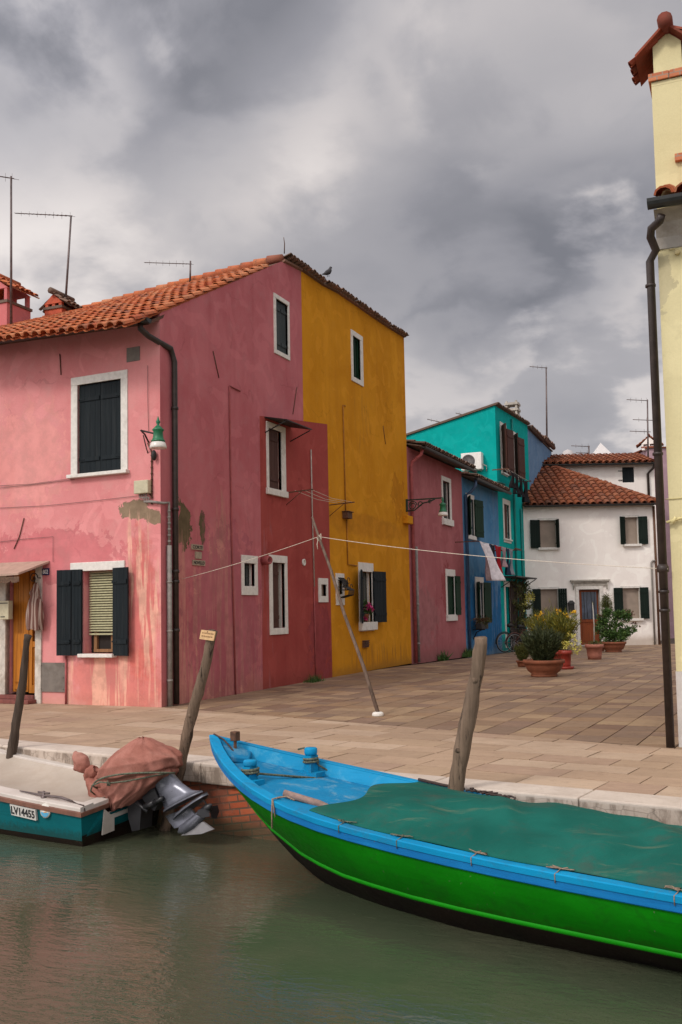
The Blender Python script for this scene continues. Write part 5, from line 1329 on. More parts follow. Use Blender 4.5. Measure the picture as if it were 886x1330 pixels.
# lashings on the near rail
M['rope_tan'] = simple('tan_twine', (.24, .17, .12), .95, .3, 60)
for i, (s, mt) in enumerate(((2.12, 'rope_grey'), (2.62, 'rope_grey'), (3.2, 'rope_tan'), (3.78, 'rope_tan'), (4.5, 'rope_tan'))):
    mb = MB(); rg_ = random.Random(i)
    mb.tube([BP(s, bh(s) - .055, bz(s) + .026), BP(s + .006, bh(s) - .0, bz(s) + .018), BP(s, bh(s) + .038, bz(s) + .008), BP(s, bh(s) + .034, bz(s) - .045)], .0038, 5)
    for k in range(6):
        a = BP(s + rg_.uniform(-.09, .09), bh(s) - .045 + rg_.uniform(-.03, .03), bz(s) + .028); mb.tube([BP(s + rg_.uniform(-.02, .02), bh(s) - .035, bz(s) + .026), a, a + BD * rg_.uniform(-.05, .05) - BN * rg_.uniform(-.02, .02)], .0038, 5)
    mb.obj('lashing', M[mt], gb)
mb = MB(); c = BP(1.42, bh(1.42) - .02, bz(1.42) + .025)
mb.tube([c - BN * .04, c, c + BN * .062, c + BN * .068 - V((0, 0, .10)), c + BN * .07 - V((0, 0, .22))], .007, 5); mb.tube([c, c + BD * .09 + V((0, 0, .02)), c + BD * .17], .007, 5); mb.tube([c + BN * .06, c + BN * .066 + BD * .03 - V((0, 0, .13))], .006, 5)
mb.obj('lashing', M['rope_tan'], gb)
mb = MB(); pts = []
for k in range(46):
    f = k / 45; s = 2.22 + .42 * f; pts.append(BP(s + .03 * math.sin(k * 1.3), -(bh(s) - .01) + .035 * math.cos(k * 1.1) + .012 * math.sin(k * 2.7), bz(s) + .028 + .016 * abs(math.sin(k * .7))))
mb.tube(pts, .008, 6)
mb.tube([BP(1.75, -(bh(1.75) - .02), bz(1.75) + .03), BP(2.0, -(bh(2.) - .03), bz(2.) + .03), BP(2.2, -(bh(2.2) - .04), bz(2.2) + .04)], .013, 6)
tag(mb.obj('mooring_rope', M['rope_dark']), 'tangled dark rope on the far rail of the green boat by the thick post', 'rope', 'ropes on the green boat')

# ================================================================== MOTORBOAT
MA = R(171.5); MD = V((math.cos(MA), math.sin(MA), 0)); MN = V((MD.y, -MD.x, 0)); MN = MN if MN.y > 0 else -MN   # MN towards the quay
M0 = V((-5.88, 7.51, 0)); MWd = 1.16
def mz(s): return -.30 + .035 * s + .012 * s * s
def mwid(s): return MWd * (1 - .85 * max(0, (s - 2.6) / 3.0) ** 2)
def MP(s, w, z): return M0 + MD * s + MN * w + V((0, 0, z + .10 * w / MWd))
SM_ = [0, .3, .7, 1.2, 1.8, 2.4, 3.0, 3.6, 4.2, 4.8, 5.3, 5.6]
mbt = root('motor_boat', tuple(MP(2, .5, -.67)), 'small teal and white motorboat moored stern first beside the quay', 'boat')
def side(s, far):     # (offset, ...) plan edges
    c = MWd / 2; hw = mwid(s) / 2; return c + (hw if far else -hw)
mb = MB()
TL = paint('hull_teal', (.003, .10, .115), (.004, .125, .14), None, 0, .35, low=(-.50, -.60, (.012, .05, .045)))
for far in (0, 1):
    sg = 1 if far else -1
    vs = []
    for s in SM_:
        w = side(s, far); vs += [MP(s, w, mz(s) - .055), MP(s + .04, w - sg * .05, -.62)]
    mb.mesh(vs, [(2 * i, 2 * i + 1, 2 * i + 3, 2 * i + 2) for i in range(len(SM_) - 1)], True)
mb.face([MP(0, 0, mz(0) - .055), MP(0.0, .30, mz(0) - .055), MP(.0, .30, -.44), MP(.0, .86, -.44), MP(.0, .86, mz(0) - .055), MP(0, MWd, mz(0) - .055), MP(.04, MWd - .05, -.62), MP(.04, .05, -.62)])
mb.obj('hull', TL, mbt)
mb = MB()
for far in (0, 1):
    sg = 1 if far else -1; vs = []
    for s in SM_:
        w = side(s, far); vs += [MP(s + .03, w - sg * .045, -.57), MP(s + .05, w - sg * .075, -.75), MP(s + .2, MWd / 2, -.95)]
    mb.mesh(vs, [(3 * i + j, 3 * i + j + 1, 3 * i + j + 4, 3 * i + j + 3) for i in range(len(SM_) - 1) for j in range(2)], True)
mb.face([MP(.03, .04, -.57), MP(.03, MWd - .04, -.57), MP(.06, MWd - .08, -.75), MP(.06, .08, -.75)])
mb.obj('bottom', MBK, mbt)
GEL = simple('gelcoat_white', (.52, .47, .42), .45, .08, 4, grime=((.34, .27, .2), .4))
mb = MB()
def railm(mb, o0, o1, z0, z1):
    for far in (0, 1):
        sg = 1 if far else -1; vs = []
        for s in SM_:
            w = side(s, far); vs += [MP(s, w + sg * o0, mz(s) + z0), MP(s, w + sg * o0, mz(s) + z1), MP(s, w - sg * o1, mz(s) + z1 + .006), MP(s, w - sg * o1, mz(s) + z0)]
        mb.mesh(vs, [(4 * i + j, 4 * i + (j + 1) % 4, 4 * (i + 1) + (j + 1) % 4, 4 * (i + 1) + j) for i in range(len(SM_) - 1) for j in range(4)] + [(0, 1, 2, 3)], False)
railm(mb, .0, .15, -.05, .0)
tb = lambda a, b: mb.hexa([MP(-.0, a, mz(0) - .05), MP(.16, a, mz(0) - .05), MP(.16, b, mz(0) - .05), MP(-.0, b, mz(0) - .05), MP(-.0, a, mz(0) - .001), MP(.16, a, mz(0) - .001), MP(.16, b, mz(0) - .001), MP(-.0, b, mz(0) - .001)])
tb(.151, .36); tb(.80, MWd - .151)
mb.obj('gunwale', GEL, mbt, bevel=.008)
mb = MB(); railm(mb, .018, -.001, -.078, -.04)
tb = lambda a, b: mb.hexa([MP(-.018, a, mz(0) - .078), MP(-.001, a, mz(0) - .078), MP(-.001, b, mz(0) - .078), MP(-.018, b, mz(0) - .078), MP(-.018, a, mz(0) - .04), MP(-.001, a, mz(0) - .04), MP(-.001, b, mz(0) - .04), MP(-.018, b, mz(0) - .04)])
tb(-.018, .35); tb(.82, MWd + .018)
mb.obj('rubbing_strake', simple('brown_strake', (.16, .07, .045), .6, .2, 9), mbt)
# white motor well panel
mb = MB(); mb.hexa([MP(-.006, .31, -.50), MP(.1, .31, -.50), MP(.1, .85, -.50), MP(-.006, .85, -.50), MP(-.006, .31, -.46), MP(.1, .31, -.46), MP(.1, .85, -.46), MP(-.006, .85, -.46)])
mb.hexa([MP(-.012, .26, -.62), MP(.0, .26, -.62), MP(.0, .42, -.62), MP(-.012, .42, -.62), MP(-.012, .29, mz(0) - .08), MP(.0, .29, mz(0) - .08), MP(.0, .42, mz(0) - .2), MP(-.012, .42, mz(0) - .2)])
mb.obj('motor_well', GEL, mbt)
# taut cover over the cockpit, sagging
mb = MB(); vs = []; n = 15; ns = 26
for i in range(ns):
    s = .15 + (5.3 - .15) * i / (ns - 1)
    for k in range(n):
        f = k / (n - 1); a, b = side(s, 0) + .14, side(s, 1) - .14
        w = a + (b - a) * f
        z = mz(s) - .012 + (-.11 * math.sin(math.pi * f) ** .8) * min(1, s / .8) * (1 if s < 3.4 else max(.0, 1 - (s - 3.4) / 1.0)) + .035 * math.sin(math.pi * f) * max(0, min(1, (s - 3.4)))
        vs.append(MP(s, w, z))
mb.mesh(vs, [(i * n + k, i * n + k + 1, (i + 1) * n + k + 1, (i + 1) * n + k) for i in range(ns - 1) for k in range(n - 1)], True)
mb.obj('cockpit_liner', simple('liner_beige', (.40, .34, .28), .7, .08, 2, grime=((.28, .21, .15), .4)), mbt)
mb = MB(); a, b = MP(.2, .08, mz(.2) + .02), MP(.95, .09, mz(.95) + .02)
mb.tube([a, a.lerp(b, .2) + V((0, 0, .015)), a.lerp(b, .6), b], [.010, .014, .012, .006], 6); mb.lathe(MP(.6, .085, mz(.6) + .0), [(.03, 0), (.03, .01), (.012, .02), (.016, .06), (.0, .07)], 10)
mb.tube([MP(.52, .085, mz(.6) + .05), MP(.68, .085, mz(.6) + .05)], .01, 6); mb.obj('cleat', M['antenna'], mbt)
mb = MB(); mb.tube([a, a + V((.05, .0, -.02)), MP(.03, .06, mz(0) + .01), MP(-.02, .03, mz(0) - .03)], .007, 5); mb.obj('bow_line', M['rope_dark'], mbt)
# number plate, sticker
MF = Frame(tuple(MP(0, -.004, 0)), -MD, -MN)      # near hull side, u towards the stern
def mpx(x, y): return MF.px(x, y)
pa, pb, pc = mpx(14.5, 1037), mpx(47.5, 1043.5), mpx(18, 1051)
u0, u1 = pa[0], pb[0]
mb = MB(); zt0 = mz(-u0) - .085; zt1 = mz(-u1) - .088; hp = .105
qd = [MF.P(u0 + .01, zt0 - hp, .0), MF.P(u1, zt1 - hp, .0), MF.P(u1, zt1, .012), MF.P(u0, zt0, .012)]
mb.hexa([q - MF.n * .02 for q in qd] + [q + MF.n * .004 for q in qd]); pl = mb.obj('number_plate', simple('plate_white', (.52, .50, .46), .6, .08, 9), mbt)
sl2 = (zt1 - zt0) / (u1 - u0)
PF = Frame(tuple(MF.P(0, 0, 0)), MF.u, MF.n)
tx = text_mesh('plate_digits', 'LV14455', .1, M['dark_line'], MF, 0, 0, 0, width=(u1 - u0) * .92, height=hp * .74, parent=pl, bold=.004)
for v in tx.data.vertices:
    loc = v.co - MF.P(0, 0, 0); uu = loc.dot(MF.u); zz = loc.z; oo = loc.dot(MF.n)
    U_ = (u0 + u1) / 2 + uu; z_ = (zt0 + zt1) / 2 - hp / 2 + sl2 * uu + zz
    v.co = MF.P(U_ - .0, z_, .0105 + (oo) + .012 * ((z_ - ((zt0 + zt1) / 2 - hp / 2)) / hp))
cc = mpx(59, 1053); rad = .068
def disc(mb, c, r, o, sx=1.0, a0=0, a1=360, n=28):
    pts = [MF.P(c[0] + math.cos(R(a0 + (a1 - a0) * k / n)) * r * sx, c[1] + math.sin(R(a0 + (a1 - a0) * k / n)) * r, o) for k in range(n + 1)]
    mb.face(pts)
mb = MB(); mb.lathe(MF.P(cc[0], cc[1], -.012), [(rad, 0), (rad, .018), (0, .0185)], 28, axis=MF.n); st = mb.obj('round_sticker', simple('sticker_white', (.60, .58, .52), .5, .05, 9), mbt)
mb = MB(); disc(mb, cc, rad * .86, .008, 1, 195, 345); mb.obj('sticker_sea', simple('sticker_blue', (.08, .32, .50), .5, .1, 9), st)
mb = MB(); mb.face([MF.P(cc[0] - .035, cc[1] + .004, .0095), MF.P(cc[0] + .035, cc[1] - .006, .0095), MF.P(cc[0] + .03, cc[1] + .004, .0095), MF.P(cc[0] - .005, cc[1] + .018, .0095)]); mb.face([MF.P(cc[0] - .02, cc[1] - .02, .0098), MF.P(cc[0] + .03, cc[1] - .014, .0098), MF.P(cc[0] + .01, cc[1] - .004, .0098)]); mb.obj('sticker_emblem', simple('sticker_orange', (.55, .24, .06), .5, .1, 9), st)

# ---- outboard motor (part of the boat), tilted up, with its cloth wrapping
OF = Frame(tuple(MP(0, .58, 0)), -MD)      # vertical plane through the motor; u points aft (to the right), n to the viewer
if OF.n.y > 0: OF.n = -OF.n
def op(x, y): return OF.px(x, y)
SIL = simple('outboard_grey', (.14, .145, .175), .28, .15, 6, metal=.35)
DKM = simple('outboard_black', (.02, .02, .022), .4, .2, 10)
def prism(mb, poly, w0, w1, taper=None):
    """poly of (u,z); extruded across, narrowing towards the edges when taper is given"""
    n = len(poly); vs = [OF.P(u, z, w0) for u, z in poly] + [OF.P(u, z, w1) for u, z in poly]
    mb.mesh(vs, [tuple(range(n)), tuple(range(n, 2 * n))[::-1]] + [(i, (i + 1) % n, n + (i + 1) % n, n + i) for i in range(n)], False)
def foil(mb, top, bottom, hw, seg=12, smooth=True):
    """loft of elliptical foils from list of ((ua,za),(ub,zb),halfwidth)"""
    vs = []; k = seg
    for (a, b, h) in top:
        for i in range(seg):
            t = 2 * math.pi * i / seg; f = .5 - .5 * math.cos(t)
            vs.append(OF.P(a[0] + (b[0] - a[0]) * f, a[1] + (b[1] - a[1]) * f, h * math.sin(t) * (1 - .25 * f)))
    fs = [(j * k + i, j * k + (i + 1) % k, (j + 1) * k + (i + 1) % k, (j + 1) * k + i) for j in range(len(top) - 1) for i in range(k)]
    fs += [tuple(range(k)), tuple(range((len(top) - 1) * k, len(top) * k))[::-1]]
    mb.mesh(vs, fs, smooth)
om = MB()
foil(om, [(op(205, 1022), op(224, 1004), .10), (op(209, 1032), op(236, 1017), .09), (op(212, 1042), op(250, 1026), .085), (op(214, 1052), op(262, 1027), .07)], None, 0)
foil(om, [(op(215, 1060), op(247, 1048), .045), (op(219, 1067), op(257, 1059), .038), (op(226, 1076), op(263, 1067), .034)], None, 0)
omo = om.obj('outboard_motor', SIL, mbt)
om = MB(); foil(om, [(op(213.5, 1052), op(262, 1026), .105), (op(214.5, 1055), op(264, 1028.5), .12)], None, 0); foil(om, [(op(226, 1062.5), op(269, 1028), .11), (op(227, 1065), op(270, 1032), .12)], None, 0)
om.obj('cavitation_plate', simple('outboard_dark_grey', (.10, .105, .125), .35, .15, 6, metal=.3), omo)  # plates in a darker grey than the motor leg
om = MB(); tp_ = [op(x, y) for x, y in ((232, 1081), (238, 1077), (250, 1069), (260, 1060), (267, 1053))]
om.tube([OF.P(u, z, 0) for u, z in tp_], [.012, .05, .056, .05, .035], 14); om.obj('gear_case', SIL, omo)
om = MB(); prism(om, [op(x, y) for x, y in ((236, 1085), (250, 1075), (264, 1067), (278, 1077), (262, 1083))], -.010, .010); om.obj('skeg', simple('skeg_light_grey', (.30, .29, .30), .4, .12, 9, metal=.3), omo)
om = MB(); c = OF.P(*op(269, 1050), 0); ax = (OF.P(*tp_[-1], 0) - OF.P(*tp_[0], 0)).normalized(); om.lathe(c - ax * .06, [(.038, 0), (.038, .08), (.02, .12), (.0, .13)], 12, axis=ax)
x = ax.cross(V((0, 0, 1))).normalized(); y = ax.cross(x)
for k in range(3):
    a = k * 2.094 + .5; d = x * math.cos(a) + y * math.sin(a); e = ax.cross(d)
    pts = [c + d * .03 - e * .02, c + d * .07 - e * .06 - ax * .03, c + d * .13 - e * .05 - ax * .03, c + d * .14 + e * .01, c + d * .10 + e * .05 + ax * .03, c + d * .03 + e * .02 + ax * .02]
    om.mesh(pts + [q + ax * .008 for q in pts], [tuple(range(6)), tuple(range(6, 12))[::-1]] + [(i, (i + 1) % 6, 6 + (i + 1) % 6, 6 + i) for i in range(6)])
om.obj('propeller', DKM, omo)
om = MB()
prism(om, [op(x, y) for x, y in ((186, 1030), (205, 1022), (212, 1040), (205, 1052), (196, 1046))], -.05, .05)
prism(om, [op(x, y) for x, y in ((172, 1040), (184, 1036), (190, 1048), (188, 1076), (178, 1078), (173, 1060))], -.10, .07)
om.tube([OF.P(*op(196, 1046), .08), OF.P(*op(209, 1040), .08)], .03, 10); om.tube([OF.P(*op(208, 1041), .09), OF.P(*op(221, 1034), .10)], .022, 8)
om.tube([OF.P(*op(186, 1040), .09), OF.P(*op(200, 1052), .09)], .018, 8)
om.obj('mounting_bracket', DKM, omo)
# wrapping cloth: a shell of rings along the slope of the motor, pleated
t = NT('russet_cloth'); n1 = t.noise(4, 7, .65); n2 = t.noise(120, 2, .5)
c = t.mix(t.ramp(n1, .35, .65), (.27, .105, .078), (.36, .155, .12)); c = t.mix(t.ramp(n2, .4, .7, 0, .3), c, (.14, .05, .035))
c = t.mix(t.ramp(t.noise(2.2, 6, .7, t.pos(loc=(1, 8, 2))), .5, .7, 0, .5), c, (.40, .22, .17))
t.out(c, .95, t.bump(n2, .25, .003), spec=.15); CLOTH = t.m
rings = [  # left outline px, right outline px, half thickness: from the crown down to the hem
    ((181, 958.5), (187, 957.5), .02), ((173, 963.5), (194, 961.5), .10), ((161, 973), (206, 968), .20), ((149, 984), (219, 975), .27), ((140, 996), (228, 983), .31),
    ((136, 1008), (230, 995), .30), ((139, 1017), (226, 1003), .26), ((146, 1030), (213, 1016), .24), ((151, 1043), (196, 1029), .21), ((154, 1053), (176, 1044), .17)]
vs = []; seg = 120; cb = MB()
dense = []
for i in range(len(rings) - 1):
    for k in range(8):
        f = k / 8; a, b = rings[i], rings[i + 1]
        dense.append(((a[0][0] + (b[0][0] - a[0][0]) * f, a[0][1] + (b[0][1] - a[0][1]) * f), (a[1][0] + (b[1][0] - a[1][0]) * f, a[1][1] + (b[1][1] - a[1][1]) * f), a[2] + (b[2] - a[2]) * f))
dense.append(rings[-1])
for j, (a, b, h) in enumerate(dense):
    a, b = op(*a), op(*b); v = j / (len(dense) - 1)
    for i in range(seg):
        th = 2 * math.pi * i / seg; x_, y_ = math.cos(th), math.sin(th)
        sx = math.copysign(abs(x_) ** .95, x_); sy = math.copysign(abs(y_) ** 1.1, y_)
        pin = math.exp(-((v - .60) / .035) ** 2)
        pl_ = (.05 * min(1, abs(v - .5) * 3 + .25)) * mnoise.noise(V((math.cos(th) * 2.6 + v * 1.5, math.sin(th) * 2.6, v * 2.2))) + .028 * math.sin(th * 7 + 5 * v + 2 * mnoise.noise(V((th, v * 3, 0)))) * (.35 + abs(v - .45)) + .012 * math.sin(th * 13 - 9 * v)
        w1_ = mnoise.noise(V((math.cos(th) * 1.3 + 3, math.sin(th) * 1.3, v * 1.6))); rdg = 1 - abs(math.sin(th * 3.5 + 6 * v + 4 * w1_)) ** .7
        rd2 = 1 - abs(math.sin(th * 8 - 4 * v + 5 * w1_)) ** .8
        k_ = 1 + pl_ * 1.2 - .08 * pin + .11 * (rdg - .4) * (.35 + v) + .05 * (rd2 - .4)
        mx, mz_ = (a[0] + b[0]) / 2, (a[1] + b[1]) / 2; ux, uz = (b[0] - a[0]) / 2, (b[1] - a[1]) / 2
        uu_, zz_ = mx + ux * sx, mz_ + uz * sx; wq = mnoise.noise(V((uu_ * 3, zz_ * 3, 7)))
        if v > .52: ph = (uu_ * .62 - zz_ * .78) * 30 + 2.2 * wq; am = min(1, (v - .52) * 5)
        else: ph = math.atan2(uu_ - (op(184, 952)[0]), (op(184, 950)[1]) - zz_) * 9 + 2.5 * wq; am = min(1, (.56 - v) * 3)
        fd = (1 - abs(math.sin(ph)) ** .6) * .10 * am * (.6 + .8 * abs(wq)); k_ += fd * (1 if abs(sx) < .9 else .4)
        vs.append(OF.P(mx + ux * sx * k_, mz_ + uz * sx * k_ + .02 * mnoise.noise(V((th * 2, v * 6, 4))), h * sy * k_))
cb.mesh(vs, [(j * seg + i, j * seg + (i + 1) % seg, (j + 1) * seg + (i + 1) % seg, (j + 1) * seg + i) for j in range(len(dense) - 1) for i in range(seg)] + [tuple(range(seg))], True)
wrap = cb.obj('cloth_cover', CLOTH)
tag(wrap, 'faded russet cloth wrapped round the head of the outboard motor and tied with cord', 'cloth cover')
cb = MB()
def lump(pts, rr, sd):
    n_ = len(pts) * 5; P_ = []; R_ = []
    for i in range(len(pts) - 1):
        for k in range(5): f = k / 5; P_.append((pts[i][0] + (pts[i + 1][0] - pts[i][0]) * f, pts[i][1] + (pts[i + 1][1] - pts[i][1]) * f)); R_.append(rr[i] + (rr[i + 1] - rr[i]) * f)
    P_.append(pts[-1]); R_.append(rr[-1]); vs = []; sg = 20
    for j, (p, r) in enumerate(zip(P_, R_)):
        a = op(*p); p0 = op(*P_[max(0, j - 1)]); p1 = op(*P_[min(len(P_) - 1, j + 1)]); dx, dz_ = p1[0] - p0[0], p1[1] - p0[1]; L = math.hypot(dx, dz_) or 1; nx, nz = -dz_ / L, dx / L
        for i in range(sg):
            t_ = 2 * math.pi * i / sg; q = r * (1 + .28 * mnoise.noise(V((math.cos(t_) * 1.8 + sd, math.sin(t_) * 1.8, j * .35))) + .09 * math.sin(4 * t_ + j * .4))
            vs.append(OF.P(a[0] + nx * math.cos(t_) * q, a[1] + nz * math.cos(t_) * q, .03 + math.sin(t_) * q))
    cb.mesh(vs, [(j * sg + i, j * sg + (i + 1) % sg, (j + 1) * sg + (i + 1) % sg, (j + 1) * sg + i) for j in range(len(P_) - 1) for i in range(sg)] + [tuple(range(sg)), tuple(range((len(P_) - 1) * sg, len(P_) * sg))[::-1]], True)
lump([(100, 976), (104, 983), (109, 991), (113, 998), (116, 1003)], [.015, .065, .082, .065, .025], 2)
lump([(116, 1003), (119, 1006), (124, 1002), (128, 998)], [.04, .07, .075, .035], 5)
lump([(119, 1004), (124, 1016), (131, 1028), (140, 1040), (150, 1048)], [.04, .075, .10, .13, .12], 9)
lump([(128, 1015), (140, 1016), (152, 1020)], [.05, .08, .10], 4)
tag(cb.obj('cloth_cover', CLOTH), 'knotted brown cloth with a pointed end wrapped round the steering handle of the motor', 'cloth cover')
cb = MB(); pts = []
for k in range(22):
    f = k / 21; a, b = op(133, 1023), op(232, 1003); x_ = a[0] + (b[0] - a[0]) * f; z_ = a[1] + (b[1] - a[1]) * f + .10 * math.sin(math.pi * f) ** .7
    pts.append(OF.P(x_, z_, .05 + .34 * math.sin(math.pi * min(1, f * 1.0)) ** .6))
cb.tube(pts, .009, 6)
pts = [OF.P(*op(x, y), o_) for x, y, o_ in ((133, 1030, .1), (142, 1022, .25), (152, 1013, .33), (166, 1008, .37), (180, 1009, .37), (198, 1007, .36), (228, 1002, .12))]
cb.tube(pts, .008, 6)
for k in range(4): cb.tube([OF.P(*op(176, 1008), .375), OF.P(*op(179 + k, 1005 + k * 2), .40), OF.P(*op(176 + k, 1012), .38)], .006, 5)
tag(cb.obj('cord', M['rope_grey']), 'thin dark green cord tied round the russet motor cover', 'cord')
# ================================================================== POSTS
def post(pts, mat, label, name='mooring_post', seg=26, group='mooring posts along the quay', knots=(), cat='post'):
    """pts: (point, radius)"""
    P_ = []; R_ = []
    for (a, ra), (b, rb) in zip(pts, pts[1:]):
        for k in range(10):
            f = k / 10; p = V(a).lerp(V(b), f); P_.append(p + V((mnoise.noise(p * 1.3), mnoise.noise(p * 1.3 + V((9, 0, 0))), 0)) * .022); R_.append((ra + (rb - ra) * f) * (1 + .16 * mnoise.noise(p * 3.2) + .06 * mnoise.noise(p * 11)))
    P_.append(V(pts[-1][0])); R_.append(pts[-1][1])
    mb = MB(); mb.tube(P_, R_, seg)
    for z_, a, r in knots:
        i = min(range(len(P_)), key=lambda i: abs(P_[i].z - z_)); c = P_[i] + (-Q.n * -1 * math.cos(a) + Q.u * math.sin(a)) * R_[i] * .85
        mb.blob(c, (r, r, r * 1.4), 8, 6)
    # checks: thin long splits
    for k in range(len(mb.v)):
        v = mb.v[k]; n_ = mnoise.noise(V((v.x * 30, v.y * 30, v.z * 1.6))); mb.v[k] = v + V((1, 1, 0)) * n_ * .012
    o = mb.obj(name, mat); tag(o, label, cat, group); return o
QP = Frame(tuple(Q.P(0, 0, .09)), QU)
def qp(x, y): u, z = QP.px(x, y); return QP.P(u, z)
a, b = qp(37, 825), qp(16, 974); c = b + (b - a) * .75
post([(c, .052), (b, .050), (qp(30, 890), .044), (a, .038)], M['dark_post'], 'dark thin crooked mooring post at the left edge in front of the orange door')
a, b = qp(277, 820), qp(232, 1008); post([(b + (b - a) * .7, .056), (b, .054), (qp(250, 920), .052), (a, .048)], M['grey_wood'], 'grey mooring post carrying a small orange board beside the outboard motor', knots=((.5, .4, .018), (.1, -.5, .02)))
st_ = MB(); st_.lathe(a - V((0, 0, .002)), [(.046, 0), (.05, .02), (.04, .04), (0, .045)], 12); 
pt0 = qp(275, 825); SB = Frame(tuple(pt0 + QP.n * .062), (math.cos(QA + R(5)), math.sin(QA + R(5)), -.10))
sb = root('post_sign', tuple(pt0), 'small orange wooden board with faded writing nailed to the top of the grey post', 'sign')
mb = MB(); ud = V((math.cos(QA), math.sin(QA), 0)); vd = V((-.14, 0, 1)).normalized(); nrm = QP.n
def sbp(u, v, o=0): return pt0 + nrm * (.06 + o) + ud * u + V((0, 0, 1)) * (v - .11 * u) + ud * .28 * v
mb.hexa([sbp(-.095, -.045), sbp(.085, -.045), sbp(.085, -.045, -.012), sbp(-.095, -.045, -.012), sbp(-.095, .045), sbp(.085, .045), sbp(.085, .045, -.012), sbp(-.095, .045, -.012)])
mb.obj('board', M['pale_board'], sb)
mb = MB(); rr = random.Random(2)
for row in (.018, -.012):
    u = -.075
    while u < .065:
        w = rr.uniform(.008, .022); mb.face([sbp(u, row - .006, .002), sbp(u + w, row - .006, .002), sbp(u + w, row + .007, .002), sbp(u, row + .007, .002)]); u += w + rr.uniform(.003, .008)
mb.obj('faded_writing', M['faded_line'], sb)
mb = MB(); mb.lathe(sbp(-.01, .034, .001), [(.006, 0), (.006, .004), (0, .005)], 8, axis=nrm); mb.obj('nail', M['rust'], sb)
a, b = qp(625, 828), qp(592, 1027); post([(b + (b - a) * .6, .066), (b, .066), (qp(611, 920), .060), (a, .050)], M['grey_wood'], 'thick weathered wooden mooring post leaning behind the green boat', seg=32, knots=((.9, .3, .02), (.35, -.2, .022)))
# leaning clothes prop on the pavement
pb = on_z(491, 930); tieP = V(Frame((0, 13.9, 0), (1, 0, 0)).P(*Frame((0, 13.9, 0), (1, 0, 0)).px(414, 697)))
tp2 = tieP + (tieP - pb).normalized() * .38
prop = root('clothes_prop', tuple(pb), 'long thin leaning wooden pole on a white stone foot holding up the washing line', 'pole')
mb = MB(); mb.tube([pb + V((0, 0, .05)), pb.lerp(tieP, .25) + V((.03, 0, 0)), pb.lerp(tieP, .55) + V((-.0, 0, -.0)), pb.lerp(tieP, .8) + V((.02, 0, 0)), tieP, tp2], [.028, .027, .025, .023, .021, .017], 9); mb.obj('pole_shaft', M['prop_wood'], prop)
mb = MB(); mb.lathe(pb + V((.0, 0, 0)), [(.085, 0), (.085, .03), (.07, .055), (.03, .06)], 12); mb.obj('stone_foot', M['stone_white'], prop, bevel=.01)
def sagline(a, b, r, sag, n=30):
    a, b = V(a), V(b); mb = MB(); mb.tube([a.lerp(b, k / n) - V((0, 0, sag * 4 * (k / n) * (1 - k / n))) for k in range(n + 1)], r, 6); return mb
rl = S.P(*S.px(235, 752), .02); rr_ = V((xq, 10.84, CR.px(867, 739)[1]))
rr_ = CR.P(CR.px(867.5, 739, .1)[0], CR.px(867.5, 739, .1)[1], .1)
mb = sagline(rl, tieP, .0045, .03); mb2 = sagline(tieP, rr_, .0045, .06)
mb.v += []; i0 = len(mb.v); mb.v += mb2.v; mb.f += [[k + i0 for k in f] for f in mb2.f]; mb.sm += mb2.sm
for k in range(7):
    d_ = V((random.uniform(-1, 1), random.uniform(-1, 1), random.uniform(-1, 1))) * .05; mb.tube([tieP, tieP + d_, tieP + d_ * .5 + V((.02, 0, -.05))], .008, 5)
mb.tube([tieP, tieP + V((-.03, 0, -.12)), tieP + V((-.02, 0, -.2))], .007, 5)
tag(mb.obj('washing_line', M['rope_pale']), 'long pale washing line tied to the leaning pole and stretched across the square', 'rope')
# wires of the little airer between red and yellow houses
ar = root('window_airer', tuple(S.P(hB[0], hB[2] - .2)), 'three washing wires on iron arms between the red and the ochre yellow house', 'airer')
b1_, b2_ = S.px(372, 640), S.px(428, 656)
for (y_, z_) in (b1_, b2_):
    mb = MB(); mb.bar(S.P(y_, z_, 0), S.P(y_, z_ + .03, .62), .022); mb.tube([S.P(y_, z_ - .25, 0), S.P(y_, z_, .35)], .008, 5); mb.obj('bracket_arm', M['rust'], ar)
mb = MB()
for o_ in (.2, .38, .56): mb.tube([S.P(b1_[0], b1_[1] + .035, o_), S.P((b1_[0] + b2_[0]) / 2, (b1_[1] + b2_[1]) / 2 - .02, o_), S.P(b2_[0], b2_[1] + .035, o_)], .005, 5)
mb.obj('wires', M['rope_pale'], ar)

# ================================================================== LAMPS
def lantern(mb_body, mb_glass, c, s=1.0):
    """top of glass at c"""
    mb_body.lathe(c, [(.16 * s, 0), (.165 * s, .03 * s), (.145 * s, .05 * s), (.12 * s, .10 * s), (.11 * s, .24 * s), (.135 * s, .27 * s), (.14 * s, .29 * s), (.10 * s, .33 * s), (.06 * s, .37 * s), (.03 * s, .40 * s), (.045 * s, .45 * s), (.05 * s, .48 * s), (.03 * s, .53 * s), (.015 * s, .58 * s), (.0, .62 * s)], 20)
    mb_glass.lathe(c, [(.15 * s, -.001), (.175 * s, -.03 * s), (.195 * s, -.10 * s), (.20 * s, -.15 * s), (.19 * s, -.152 * s), (.05 * s, -.14 * s)], 22)
la = root('wall_lamp', tuple(F.P(-.25, 4)), 'green enamel wall lamp with white glass on the light pink corner beside the drainpipe', 'lamp', 'street lamps on the house walls')
LO = .48; q = F.px(205.5, 574, LO); c = F.P(q[0], q[1], LO)
sc_ = 22.5 / (FPX / ((c - EYE).dot(V((-math.sin(YAW), math.cos(YAW), 0))))) / .40
m1, m2 = MB(), MB(); lantern(m1, m2, c, sc_); m1.obj('lamp_cap', M['green_enamel'], la); m2.obj('lamp_shade', M['opal'], la)
mb = MB(); a_ = F.P(F.px(193, 572)[0], F.px(193, 572)[1], 0)
